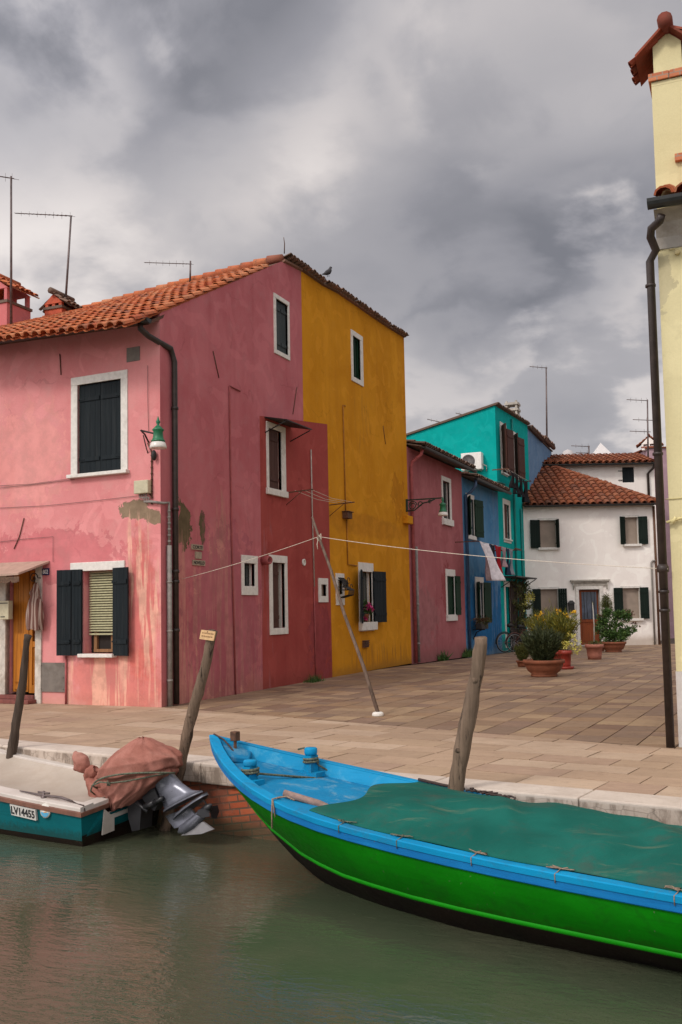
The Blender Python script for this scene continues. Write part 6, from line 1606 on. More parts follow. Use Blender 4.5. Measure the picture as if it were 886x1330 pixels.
mb.tube([F.P(F.px(193, 568)[0], q[1] + .12, .0), F.P(F.px(196, 568)[0], q[1] + .22, .16), F.P(F.px(200, 568)[0], q[1] + .25, .34), c + V((0, 0, .12))], .015, 8)
mb.tube([F.P(F.px(192, 580)[0], q[1] - .06, 0), F.P(F.px(194, 575)[0], q[1] + .06, .1), F.P(F.px(196, 568)[0], q[1] + .2, .2)], .01, 6); mb.obj('bracket', M['iron'], la)
mb = MB(); x_ = F.px(198, 600)[0]; mb.tube([F.P(F.px(193, 572)[0], q[1] + .1, .02), F.P(x_, q[1] - .05, .02), F.P(x_, q[1] - .8, .02), F.P(x_ - .05, F.px(197, 640)[1], .03)], .012, 6)
for k in range(9): mb.tube([F.P(x_, q[1] - .1 - k * .1, .02), F.P(x_, q[1] - .12 - k * .1, .02)], .02, 6)
mb.obj('cable', M['rust'], la)
mb = MB(); mb.blob(F.P(F.px(203, 592)[0], F.px(203, 592)[1], .06), (.04, .05, .09), 10, 8); mb.obj('photo_cell', M['iron'], la)
lb_ = root('bracket_lamp', tuple(S.P(25.6, 5.2)), 'green street lamp hanging from a scrolled iron arm fixed to the ochre yellow wall', 'lamp', 'street lamps on the house walls')
BF = Frame(tuple(S.P(25.55, 0)), (1, 0, 0), (0, -1, 0))
a0 = BF.px(524, 650); a1 = BF.px(575, 648.5); zb_ = BF.px(524, 665)[1]
al = a1[0]
mb = MB(); mb.bar(BF.P(.03, a0[1] + .03), BF.P(.03, zb_), .05); mb.bar(BF.P(0.02, a0[1]), BF.P(al, a0[1]), .035)
mb.tube([BF.P(.05, zb_ + .02), BF.P(.25, zb_ + .03), BF.P(.5, (a0[1] + zb_) / 2 + .05), BF.P(.68, a0[1] - .08), BF.P(.85, a0[1] - .02)], .02, 6)
for cx0, cz0, r0, n_ in ((.20, (a0[1] + zb_) / 2, .13, 20), (.42, a0[1] - .13, .07, 14), (.70, a0[1] - .08, .05, 12)):
    mb.tube([BF.P(cx0 + math.cos(k * .5) * r0 * (1 - k * .03), cz0 + math.sin(k * .5) * r0 * (1 - k * .03)) for k in range(n_)], .015, 6)
mb.obj('bracket', simple('dark_green_iron', (.012, .028, .018), .55, .2, 12), lb_)
gq_ = BF.px(575.5, 665); m1, m2 = MB(), MB(); lc = BF.P(al, gq_[1]); sc2 = (a1[1] - gq_[1]) / .50
lantern(m1, m2, lc, sc2); m1.obj('lamp_cap', M['green_enamel'], lb_); m2.obj('lamp_shade', M['opal'], lb_)

# ================================================================== SIGNS ON THE WALL
sg = root('street_sign', tuple(S.P(14.2, 2.7)), 'worn stone street name plaques on the rose side wall below the bare plaster', 'sign')
TS = simple('sign_stone', (.33, .26, .19), .9, .18, 14)
def splate(x0, y0, x1, y1, txt):
    a = S.px(x0, y0); b = S.px(x1, y1); mb = MB(); mb.box(S, a[0], b[0], min(a[1], b[1]), max(a[1], b[1]), .0, .02); p_ = mb.obj('plaque', TS, sg)
    if txt: text_mesh('lettering', txt, .1, M['dark_line'], S, (a[0] + b[0]) / 2, (a[1] + b[1]) / 2, .022, width=abs(b[0] - a[0]) * .86, height=abs(a[1] - b[1]) * .6, parent=p_, bold=.002)
splate(248, 706.5, 263, 715, 'CORTE'); splate(253, 716.4, 261, 726, None); splate(249.5, 727, 265.5, 735, 'NOVELLO')

# ================================================================== MAILBOXES, CURTAIN, AIR CONDITIONER
mbx = root('mailbox', tuple(F.P(-3.4, 1.4)), 'cream metal mailbox on the wall at the left edge beside the orange door', 'mailbox')
q = hip(F, -1.5, 780.5, 12.5, 804.5, .12); mb = MB(); mb.box(F, q[0], q[1], q[2], q[3], .04, .15); mb.obj('box_body', M['cream_plastic'], mbx, bevel=.01)
mb = MB(); mb.box(F, q[0] + .04, q[1] - .02, q[3] - .05, q[3] - .035, .151, .156); mb.box(F, q[0] + .08, q[1] - .08, q[2] + .04, q[2] + .055, .151, .156); mb.obj('slot', M['iron'], mbx)
mbx = root('post_lantern', tuple(WH.P(2.3, 2)), 'small dark house shaped letterbox on the white wall left of the red door', 'mailbox')
q = hip(WH, 738, 784, 745.5, 796.5); mb = MB(); mb.box(WH, q[0], q[1], q[2], q[3], .0, .15)
mb.hexa([WH.P(q[0] - .04, q[3] + .001, .19), WH.P(q[1] + .04, q[3] + .001, .19), WH.P(q[1] + .04, q[3] + .001, 0), WH.P(q[0] - .04, q[3] + .001, 0), WH.P((q[0] + q[1]) / 2 - .05, q[3] + .13, .12), WH.P((q[0] + q[1]) / 2 + .05, q[3] + .13, .12), WH.P((q[0] + q[1]) / 2 + .05, q[3] + .13, 0), WH.P((q[0] + q[1]) / 2 - .05, q[3] + .13, 0)])
mb.obj('box_body', M['iron'], mbx)
# door curtain knotted up beside the door
t = NT('striped_curtain'); st1 = t.n('ShaderNodeTexWave', {'Vector': t.pos(rot=(0, 0, R(3)), scale=(1, .2, .12)), 'Scale': 4.6, 'Distortion': 5.0, 'Detail': 3.0}).outputs['Fac']
c = t.mix(t.ramp(st1, .35, .55), (.30, .22, .18), (.115, .045, .032)); t.out(c, .7, t.bump(t.noise(60, 3, .6), .15, .003), spec=.3)
mb = MB(); ringsC = [(47, 757, 2.5), (46, 764, 4.5), (45, 769, 6.5), (46, 774, 6), (46.5, 784, 10), (45.5, 797, 11), (45, 810, 11), (44.5, 818, 11)]
vs = []; sgm = 40; dz_ = []
for i in range(len(ringsC) - 1):
    for k in range(4): f = k / 4; dz_.append([ringsC[i][j] + (ringsC[i + 1][j] - ringsC[i][j]) * f for j in range(3)])
dz_.append(list(ringsC[-1]))
for j, (x_, y_, w_) in enumerate(dz_):
    a = F.px(x_, y_, .14); hw = w_ * .82 * (F.px(41, 790)[0] - F.px(40, 790)[0])
    for i in range(sgm):
        th = 2 * math.pi * i / sgm; k_ = 1 + .16 * math.sin(th * 6 + j * .12) + .25 * mnoise.noise(V((math.cos(th) * 2, math.sin(th) * 2, j * .12)))
        vs.append(F.P(a[0] + math.cos(th) * hw * k_, a[1] + .012 * math.sin(th * 5), .14 + math.sin(th) * hw * .55 * k_))
mb.mesh(vs, [(j * sgm + i, j * sgm + (i + 1) % sgm, (j + 1) * sgm + (i + 1) % sgm, (j + 1) * sgm + i) for j in range(len(dz_) - 1) for i in range(sgm)] + [tuple(range(sgm))], True)
tag(mb.obj('door_curtain', t.m), 'brown and silver striped door curtain gathered up on the right side of the orange door', 'curtain')
ac = root('air_conditioner', tuple(G.P(-.9, 6)), 'white air conditioning unit high on the turquoise gable', 'air conditioner')
q = hip(G, 598.5, 589, 625.5, 609, .4); q = (q[0], q[1], q[2], q[3]); mb = MB(); mb.box(G, q[0], q[1], q[2], q[3], .08, .4); mb.obj('casing', M['white_paint'], ac, bevel=.02)
cfx, cfz = q[0] + (q[1] - q[0]) * .36, (q[2] + q[3]) / 2; rf_ = (q[3] - q[2]) * .40
mb = MB(); mb.lathe(G.P(cfx, cfz, .40), [(rf_, 0), (rf_, .012), (rf_ * .94, .016), (rf_ * .9, .003), (0, .003)], 28, axis=G.n)
for k in range(1, 5): mb.tube([G.P(cfx + math.cos(t_ * .3) * rf_ * k / 5, cfz + math.sin(t_ * .3) * rf_ * k / 5, .415) for t_ in range(21)], .006, 4, closed=True)
mb.obj('fan_grille', simple('fan_grey', (.12, .11, .11), .6, .2, 9), ac)
mb = MB(); [mb.bar(G.P(u_, q[2] - .02, 0), G.P(u_, q[2] - .02, .42), .03) for u_ in (q[0] + .1, q[1] - .1)]; mb.tube([G.P(q[1], q[2] + .2, .25), G.P(q[1] + .12, q[2] + .15, .1), G.P(q[1] + .1, q[2] - .05, .04)], .02, 6); mb.obj('mounting_arm', M['stone_grey'], ac)

# ================================================================== LAUNDRY
def cloth(pa, pb, drop, mat, label, wave=.04, sc=1.0, slant=0.0, outw=0.0, narrow=1.0, name='hung_laundry', group='washing hung from the windows', legs=False):
    pa, pb = V(pa), V(pb); mb = MB(); nu, nv = 16, 18; d = pb - pa; nn = V((d.y, -d.x, 0)).normalized(); vs = []
    for j in range(nv + 1):
        v = j / nv
        for i in range(nu + 1):
            u = i / nu; uu = .5 + (u - .5) * (1 + (narrow - 1) * v)
            z = -drop * v - .03 * math.sin(math.pi * u) * (1 - v)
            w_ = wave * (math.sin(u * 9 * sc + v * 2) + .5 * math.sin(u * 17 * sc + 1)) * (.3 + v)
            vs.append(pa + d * uu + V((0, 0, z)) + nn * (w_ + .03) + d.normalized() * slant * v + S.n * outw * v * (.45 + .55 * u) + nn * .06 * math.sin(v * 5 + u * 3) * v)
    n_ = nu + 1; fs = []
    for j in range(nv):
        for i in range(nu):
            if legs and j > nv * .35 and i == nu // 2: continue
            fs.append((j * n_ + i, j * n_ + i + 1, (j + 1) * n_ + i + 1, (j + 1) * n_ + i))
    mb.mesh(vs, fs, True); o = mb.obj(name, mat); md = o.modifiers.new('thick', 'SOLIDIFY'); md.thickness = .012
    tag(o, label, 'laundry', group); return o
fab = lambda n_, c_: simple(n_, c_, .95, .15, 8, spec=.1)
LO_ = .75
LF = Frame(tuple(S.P(0, 0, LO_)), S.u, S.n)
la_, lb2 = LF.px(621, 703), LF.px(667, 714)
def lp(x): 
    f = (x - 621) / 46; return LF.P(*LF.px(x, 703 + 11 * f))
def dr(x, y0, y1): return LF.px(x, y0)[1] - LF.px(x, y1)[1]
cloth(lp(621.5), lp(633), dr(626, 700, 750), fab('sheet_white', (.62, .57, .58)), 'large pale sheet hanging lowest on the line before the blue wall', .10, slant=.2, outw=.45)
cloth(lp(631.5), lp(635.5), dr(633, 706, 724), fab('cloth_navy', (.03, .03, .055)), 'small navy cloth hanging next to the big pale sheet', .03)
cloth(lp(635.8), lp(641), dr(638, 708, 743), fab('cloth_black', (.022, .016, .022)), 'long black garment hanging beside the red one', .04, narrow=.85)
cloth(lp(641.3), lp(649.5), dr(645, 710, 746), fab('cloth_red', (.30, .012, .018)), 'bright red garment hanging in the middle of the line', .04, narrow=.85)
cloth(lp(650), lp(655.5), dr(652, 712, 738), fab('cloth_pink', (.33, .22, .23)), 'dusty pink garment hanging right of the red one', .04)
cloth(lp(656), lp(659.8), dr(658, 713, 748), fab('cloth_dark_blue', (.02, .035, .06)), 'dark blue garment between the pink and the grey washing', .03)
cloth(lp(660), lp(664.5), dr(662, 714, 748), fab('cloth_grey', (.20, .21, .23)), 'pale grey garment at the right end of the line', .03)
al_ = root('laundry_line', tuple(lp(640)), 'washing line on iron arms before the blue and turquoise walls at first floor', 'washing line')
mb = MB(); mb.tube([lp(620.5), lp(640), lp(668)], .008, 5); mb.obj('line', M['rope_pale'], al_)
mb = MB(); e_ = lp(668); mb.bar(e_ - S.n * LO_, e_ + S.n * .15, .05); mb.bar(e_ + S.n * .15 + V((0, 0, .01)) - S.u * .5, e_ + S.n * .15 + V((0, 0, .01)) + S.u * .4, .06); mb.obj('bracket_arm', M['rust'], al_)
mb = MB(); e_ = lp(620.5); mb.bar(e_ - S.n * LO_, e_ + S.n * .05, .03); mb.obj('bracket_arm', M['rust'], al_)
LF2 = Frame(tuple(S.P(0, 0, .55)), S.u, S.n)
def l2(x, y): return LF2.P(*LF2.px(x, y))
for i, (x0_, x1_, y0_, y1_, leg_, lab) in enumerate(((661.5, 666, 611, 632, 0, 'black top hanging nearest under the brown turquoise house shutters'), (666.5, 671.5, 614, 640, 1, 'pair of black trousers hanging under the brown shutters'), (672, 677, 618, 644, 1, 'second pair of black trousers, longer and further along under the brown shutters'), (677.5, 684, 622, 651, 0, 'long black cloth at the far end of the high washing line'))):
    cloth(l2(x0_, y0_), l2(x1_, y0_ + 3), LF2.px(x0_, y0_)[1] - LF2.px(x0_, y1_)[1], fab('cloth_charcoal', (.018, .016, .018)), lab, .05, legs=bool(leg_), slant=.1)
al_ = root('laundry_line', tuple(l2(660, 610)), 'high washing line on iron arms under the two brown shuttered windows', 'washing line')
mb = MB(); mb.tube([l2(658, 609), l2(670, 615.5), l2(687, 625)], .008, 5); mb.tube([l2(658, 607) - S.n * .2, l2(687, 622) - S.n * .2], .008, 5); mb.obj('line', M['rope_pale'], al_)
for (x_, y_) in ((658, 609), (687, 625)): mb = MB(); mb.bar(l2(x_, y_) - S.n * .55, l2(x_, y_) + S.n * .1, .04); mb.obj('bracket_arm', M['rust'], al_)

# ================================================================== PLANTS AND POTS
def leaves(mb, c, rad, n, size, rng, up=.0, shell=.35, wid=.45, droop=0.0, clump=6, squash=1.0, inside=None):
    c = V(c)
    cl = [V((rng.gauss(0, 1), rng.gauss(0, 1), rng.gauss(0, 1))).normalized() * rng.uniform(shell, 1) for _ in range(max(3, n // clump))]
    for i in range(n):
        k = cl[i % len(cl)] + V((rng.gauss(0, .16), rng.gauss(0, .16), rng.gauss(0, .16)))
        p = c + V((k.x * rad[0], k.y * rad[1], k.z * rad[2]))
        d = (V((k.x, k.y, k.z * .5 + up)) + V((rng.gauss(0, .5), rng.gauss(0, .5), rng.gauss(0, .5)))).normalized()
        s_ = d.cross(V((rng.random() - .5, rng.random() - .5, rng.random() - .5))).normalized() * size * wid * .5
        L = size * rng.uniform(.7, 1.3); q = p + d * L; m_ = p + d * L * .5 + V((0, 0, -droop * L))
        mb.face([p, m_ + s_, q, m_ - s_])
def blades(mb, c, rad, n, L, rng, spread=.5, w=.012):
    """upright needle-like shoots rooted low in the pot"""
    c = V(c)
    for i in range(n):
        a = rng.uniform(0, 6.283); r = math.sqrt(rng.random()); b = c + V((math.cos(a) * rad * .45 * r, math.sin(a) * rad * .45 * r, rng.uniform(0, L * .15)))
        t_ = r * spread; d = V((math.cos(a) * t_, math.sin(a) * t_, 1)).normalized(); H_ = L * rng.uniform(.7, 1.0) * (1 - .25 * r)
        m_ = 8
        for k in range(m_):
            p = b + d * H_ * (k + rng.random()) / m_; e = (d + V((rng.gauss(0, .45), rng.gauss(0, .45), rng.gauss(0, .25)))).normalized()
            s_ = e.cross(V((rng.random() - .5, rng.random() - .5, .1))).normalized() * w; mb.face([p - s_, p + s_, p + e * L * .13])
def stems(mb, base, tips, r=.008):
    for t_ in tips:
        b = V(base) + V((random.uniform(-.04, .04), random.uniform(-.04, .04), 0)); t_ = V(t_); mb.tube([b, b.lerp(t_, .5) + V((random.uniform(-.03, .03), random.uniform(-.03, .03), .02)), t_], [r, r * .7, r * .4], 5)
def bowl(parent, c, R_, Hh, mat, soil=True, foot=.6, style='bowl'):
    mb = MB()
    if style == 'bowl':
        pr = [(R_ * .62, 0), (R_ * .66, Hh * .08), (R_ * .60, Hh * .16), (R_ * .78, Hh * .34), (R_ * .90, Hh * .62), (R_ * .92, Hh * .78), (R_ * 1.0, Hh * .80), (R_ * 1.0, Hh), (R_ * .92, Hh), (R_ * .86, Hh * .82)]
    else:
        pr = [(R_ * .70, 0), (R_ * .76, Hh * .3), (R_ * .86, Hh * .78), (R_ * 1.0, Hh * .785), (R_ * 1.0, Hh), (R_ * .92, Hh), (R_ * .86, Hh * .85)]
    mb.lathe(c, pr, 36); mb.obj('pot', mat, parent)
    mb = MB(); mb.lathe(V(c) + V((0, 0, Hh * .80)), [(R_ * .86, 0), (R_ * .7, Hh * .05), (0, Hh * .08)], 20); mb.obj('soil', M['soil'], parent)
def gnd(x, y, z=0):
    p = on_z(x, y)
    for _ in range(6): p = on_z(x, y, gz(p.y) + .0)
    return p
def ppm(p): return FPX / ((p - EYE).dot(V((-math.sin(YAW), math.cos(YAW), 0))))
RU = V((math.cos(YAW), math.sin(YAW), 0))
PG = 'potted plants in the square'
# large bowl with rosemary
p = gnd(707, 878.5); k = ppm(p); R_ = 26.5 / k; Hh = 21.5 / k
pt_ = root('potted_rosemary', tuple(p), 'wide terracotta bowl nearest the canal with a dark rosemary bush', 'potted plant', PG)
bowl(pt_, p, R_, Hh, M['terracotta'])
rg = random.Random(11); mb = MB(); blades(mb, p + V((0, 0, Hh * .8)) + RU * (-.02), .40, 900, 47 / k, rg, .55, .011); leaves(mb, p + V((0, 0, Hh * .8 + 20 / k)), (.33, .30, .33), 2600, .055, rg, .8, .2, .22, clump=16)
mb.obj('foliage', M['leaf_rosemary'], pt_)
mb = MB(); stems(mb, p + V((0, 0, Hh * .8)), [p + V((math.cos(a) * .2, math.sin(a) * .2, Hh + .4)) for a in (0, 1, 2.2, 3.3, 4.4, 5.3)], .014); mb.obj('stem', M['grey_wood'], pt_)
# little olive green bush left, behind
p = gnd(679, 866); k = ppm(p); pt_ = root('potted_herb', tuple(p), 'small olive green bush in a low pot left of the big rosemary bowl', 'potted plant', PG)
bowl(pt_, p, 8.5 / k, 8 / k, M['terracotta'], style='pot'); mb = MB(); blades(mb, p + V((0, 0, 7 / k)), .2, 260, 24 / k, random.Random(3), .4, .010); leaves(mb, p + V((0, 0, 17 / k)), (.16, .15, .18), 700, .05, random.Random(5), .5, .3, .3); mb.obj('foliage', M['leaf_olive'], pt_)
# red pots behind with broom and pale flowers
p = gnd(722, 866); k = ppm(p); pt_ = root('potted_broom', tuple(p), 'tall yellow flowering broom bush in a red pot behind the rosemary', 'potted plant', PG)
bowl(pt_, p, 12 / k, 20 / k, M['plastic_red'], style='pot')
rg = random.Random(21); mb = MB(); blades(mb, p + V((0, 0, 19 / k)) - RU * .05, .62, 620, 58 / k, rg, .62, .010); leaves(mb, p + V((0, 0, 42 / k)) - RU * (-.02), (24 / k, .4, 24 / k), 2600, .06, rg, .8, .3, .28, clump=14); mb.obj('foliage', M['leaf_yellow'], pt_)
mb = MB()
for (x_, y_, n_, rr2) in ((699, 802, 60, 4), (703, 798, 50, 3), (707, 805, 40, 4), (726, 794, 60, 3.5), (722, 805, 30, 4), (730, 808, 30, 4), (712, 815, 30, 6), (738, 800, 50, 4.5), (735, 818, 60, 4.5), (745, 794, 40, 3.5)):
    c_ = Frame(tuple(p), RU).px(x_, y_); leaves(mb, Frame(tuple(p), RU).P(*c_), (rr2 / k, .12, rr2 * 1.3 / k), n_, .035, rg, 0, .1, .9, clump=12)
mb.obj('blossom', M['petal_yellow'], pt_)
mb = MB(); PF_ = Frame(tuple(p), RU); stems(mb, p + V((0, 0, 19 / k)), [PF_.P(*PF_.px(x_, y_)) for x_, y_ in ((699, 806), (707, 808), (722, 805), (728, 798), (737, 812), (744, 798), (715, 800))], .010); mb.obj('stem', M['leaf_olive'], pt_)
p = gnd(735, 869); k = ppm(p); pt_ = root('potted_shrub', tuple(p), 'narrow red pot with pale yellow sprigs just right of the rosemary bowl', 'potted plant', PG)
bowl(pt_, p, 8.5 / k, 24 / k, M['plastic_red'], style='pot'); mb = MB(); mb.lathe(p, [(9.5 / k, 0), (11 / k, 3 / k), (10 / k, 3.4 / k)], 24); mb.obj('saucer', M['plastic_red'], pt_)
rg = random.Random(31); mb = MB(); PF_ = Frame(tuple(p), RU); tips = [(742, 827), (748, 832), (752, 843), (738, 836), (745, 845), (733, 838)]
for x_, y_ in tips: leaves(mb, PF_.P(*PF_.px(x_, y_)), (5.5 / k, .13, 5 / k), 55, .045, rg, .2, .1, .7, clump=8)
mb.obj('foliage', M['petal_pale'], pt_); mb = MB(); stems(mb, p + V((0, 0, 22 / k)), [PF_.P(*PF_.px(x_, y_)) for x_, y_ in tips], .008); mb.obj('stem', M['leaf_olive'], pt_)
# pale pot with bare stem
p = gnd(772.5, 856.5); k = ppm(p); pt_ = root('potted_sapling', tuple(p), 'pinkish terracotta pot with one thin bare stem before the red door', 'potted plant', PG)
bowl(pt_, p, 12 / k, 19.5 / k, M['terracotta_pink'], style='pot'); mb = MB(); mb.tube([p + V((0, 0, 17 / k)), p + V((.02, 0, 45 / k)), p + V((0, 0, 74 / k))], [.022, .018, .010], 7); mb.obj('stem', M['stone_grey'], pt_)
mb = MB(); leaves(mb, p + V((0, 0, 21 / k)), (.26, .26, .05), 260, .05, random.Random(4), .5, .1, .4); leaves(mb, p + V((0, 0, 72 / k)), (.06, .06, .1), 14, .05, random.Random(4), .5, .1, .4); mb.obj('foliage', M['leaf_olive'], pt_)
# bowl with the leafy shrubs
p = gnd(797, 847); k = ppm(p); pt_ = root('potted_camellia', tuple(p), 'wide terracotta bowl farther off with a leafy green shrub tinged red', 'potted plant', PG)
bowl(pt_, p, 16.5 / k, 13.5 / k, M['terracotta']); PF_ = Frame(tuple(p), RU); rg = random.Random(8); mb = MB(); m2 = MB()
for x_, y_, rx, rz_, n_ in ((800, 826, 14, 9, 700), (812, 822, 8, 8, 300), (787, 823, 8, 9, 350), (783, 808, 7, 9, 320), (789, 797, 6, 7, 220), (803, 798, 7, 5, 220), (813, 800, 6, 7, 220), (777, 818, 4, 6, 90), (799, 812, 8, 7, 240), (820, 817, 6, 4, 90)):
    leaves(mb, PF_.P(*PF_.px(x_, y_)), (rx / k, rx * .9 / k, rz_ / k), int(n_ * 1.7), .085, rg, .1, .2, .55, clump=7)
for x_, y_, n_ in ((818, 797, 60), (824, 812, 30), (779, 801, 60), (814, 793, 30), (826, 815, 20)): leaves(m2, PF_.P(*PF_.px(x_, y_)), (4.5 / k, .15, 4 / k), n_, .075, rg, .1, .2, .55)
mb.obj('foliage', M['leaf'], pt_); m2.obj('young_leaves', M['leaf_red'], pt_)
mb = MB(); stems(mb, p + V((0, 0, 12 / k)), [PF_.P(*PF_.px(x_, y_)) for x_, y_ in ((783, 808), (789, 797), (803, 800), (815, 800), (800, 822), (812, 818), (820, 815))], .02); mb.obj('stem', M['grey_wood'], pt_)
p2 = p + V((-math.sin(YAW), math.cos(YAW), 0)) * .9 - RU * .25; k2 = ppm(p2); pt_ = root('clipped_shrub', tuple(p2), 'narrow upright clipped olive green shrub standing behind the leafy bowl', 'shrub', None)
bowl(pt_, p2, .22, .3, M['terracotta'], style='pot'); PF_ = Frame(tuple(p2), RU); a_ = PF_.px(788, 785); mb = MB(); leaves(mb, PF_.P(a_[0], a_[1] - .1), (7 / k2, 7 / k2, 15.5 / k2), 2600, .04, random.Random(2), .6, .75, .4, clump=4); leaves(mb, PF_.P(a_[0], a_[1] - .1), (5.5 / k2, 5.5 / k2, 13 / k2), 500, .06, random.Random(3), .6, .2, .8); mb.obj('foliage', M['leaf_olive'], pt_)
mb = MB(); mb.tube([p2 + V((0, 0, .25)), PF_.P(a_[0], a_[1] - .5)], .03, 7); mb.obj('trunk', M['grey_wood'], pt_)
# geranium in the yellow window
pt_ = root('window_geranium', tuple(S.P(hM[0], hM[2])), 'magenta geranium on the sill of the ochre yellow house', 'flower pot', None)
u_ = S.px(473, 800)[0]; zz_ = hM[2] + .02; mb = MB(); mb.lathe(S.P(u_, zz_, .02), [(.08, 0), (.11, .16), (.12, .18), (.10, .17)], 18); mb.obj('pot', M['terracotta'], pt_)
rg = random.Random(5); mb = MB(); leaves(mb, S.P(u_, zz_ + .30, .03), (.15, .17, .18), 260, .06, rg, .2, .3, .8); mb.obj('foliage', M['leaf'], pt_)
mb = MB(); a_ = S.px(475, 790.5); leaves(mb, S.P(u_ + .06, a_[1], .10), (.11, .15, .10), 200, .05, rg, 0, .3, 1.0); leaves(mb, S.P(u_ - .1, a_[1] - .25, .08), (.04, .06, .05), 30, .04, rg, 0, .3, 1.0); mb.obj('blossom', M['petal_pink'], pt_)
# planter on the blue wall
BPF = Frame(tuple(S.P(0, 0, .35)), S.u, S.n); a_, b_ = BPF.px(620.5, 816), BPF.px(636, 816)
pt_ = root('wall_planter', tuple(BPF.P(*a_)), 'small dark planter with brownish flowers on a bracket at the blue wall', 'planter')
z0_ = BPF.px(628, 817)[1]; u0_, u1_ = BPF.px(623, 812)[0], BPF.px(632, 812)[0]
mb = MB(); mb.box(Frame(tuple(S.P(0, 0, 0)), S.u, S.n), u0_, u1_, z0_, z0_ + .2, .2, .42); mb.obj('trough', M['iron'], pt_, bevel=.02); mb = MB(); um = (u0_ + u1_) / 2
mb.bar(S.P(um, z0_ - .02, 0), S.P(um, z0_ - .02, .42), .03); mb.tube([S.P(um, z0_ - .35, .0), S.P(um, z0_ - .1, .12), S.P(um, z0_ - .03, .3)], .02, 6); mb.obj('bracket_arm', M['iron'], pt_)
rg = random.Random(6); mb = MB(); leaves(mb, S.P(um, z0_ + .28, .32), (.22, .5, .14), 500, .06, rg, .3, .2, .6); mb.obj('foliage', M['leaf_red'], pt_); mb = MB(); leaves(mb, S.P(um, z0_ + .2, .34), (.2, .45, .14), 240, .06, rg, .1, .4, .6); mb.obj('foliage', M['leaf_olive'], pt_)
# creeper at the turquoise house
u_ = S.px(672, 790)[0]; pt_ = root('climbing_plant', tuple(S.P(u_, gz(39))), 'yellowish creeper on a dark trellis under the canopy of the turquoise house', 'climbing plant')
rg = random.Random(15); mb = MB(); zt_ = S.px(670, 757)[1]; zb2 = S.px(675, 812)[1]
for k in range(24): 
    f = rg.random(); leaves(mb, S.P(u_ + rg.uniform(-1.1, 1.1), zb2 + (zt_ - zb2) * f, .25), (.22, .3, .25), 70, .09, rg, -.2, .2, .6, droop=.2)
mb.obj('foliage', M['leaf_olive'], pt_); mb = MB()
for k in range(6): leaves(mb, S.P(u_ + rg.uniform(-.8, .8), zt_ - .3 - rg.uniform(.2, .7), .42), (.15, .25, .2), 40, .07, rg, -.2, .2, .7)
mb.obj('blossom', M['petal_pale'], pt_); mb = MB()
for k in range(5): mb.tube([S.P(u_ - .8 + k * .4, gz(39), .12), S.P(u_ - .7 + k * .35, 1.2, .16), S.P(u_ - .8 + k * .4, zt_, .2)], .022, 6)
mb.obj('stem', M['dark_post'], pt_)
mb = MB(); mb.box(S, u_ - 1.3, u_ + .9, gz(39), zt_ + .05, .02, .06); mb.obj('door_leaf', simple('dark_door_panel', (.035, .02, .015), .8, .2, 9), pt_)
# weeds at the foot of the walls
for i, (x_, y_, r_, n_, lab) in enumerate(((400, 885, .34, 300, 'low grass tuft at the foot of the red wall'), (569, 857, .22, 220, 'small weed at the foot of the dusty rose wall beside its grey drainpipe'), (603, 851, .42, 520, 'larger weed clump where the dusty rose and blue walls meet'))):
    pp_ = S.P(S.px(x_, y_)[0], 0, .12); pp_.z = gz(pp_.y); mb = MB(); rg = random.Random(40 + i)
    for k in range(n_):
        a = rg.uniform(-1, 1); b = pp_ + V((rg.uniform(-.08, .16), a * r_, 0)); h_ = rg.uniform(.05, .22) * (1.3 - abs(a)) * (1 if i == 0 else 1.5); d_ = V((rg.gauss(0, .5), rg.gauss(0, .5), 1)).normalized()
        s_ = d_.cross(V((rg.random() - .5, rg.random() - .5, .2))).normalized() * (.006 if i == 0 else .02); mb.face([b - s_, b + s_, b + d_ * h_])
    tag(mb.obj('weed', M['leaf']), lab, 'weed', 'weeds along the walls')

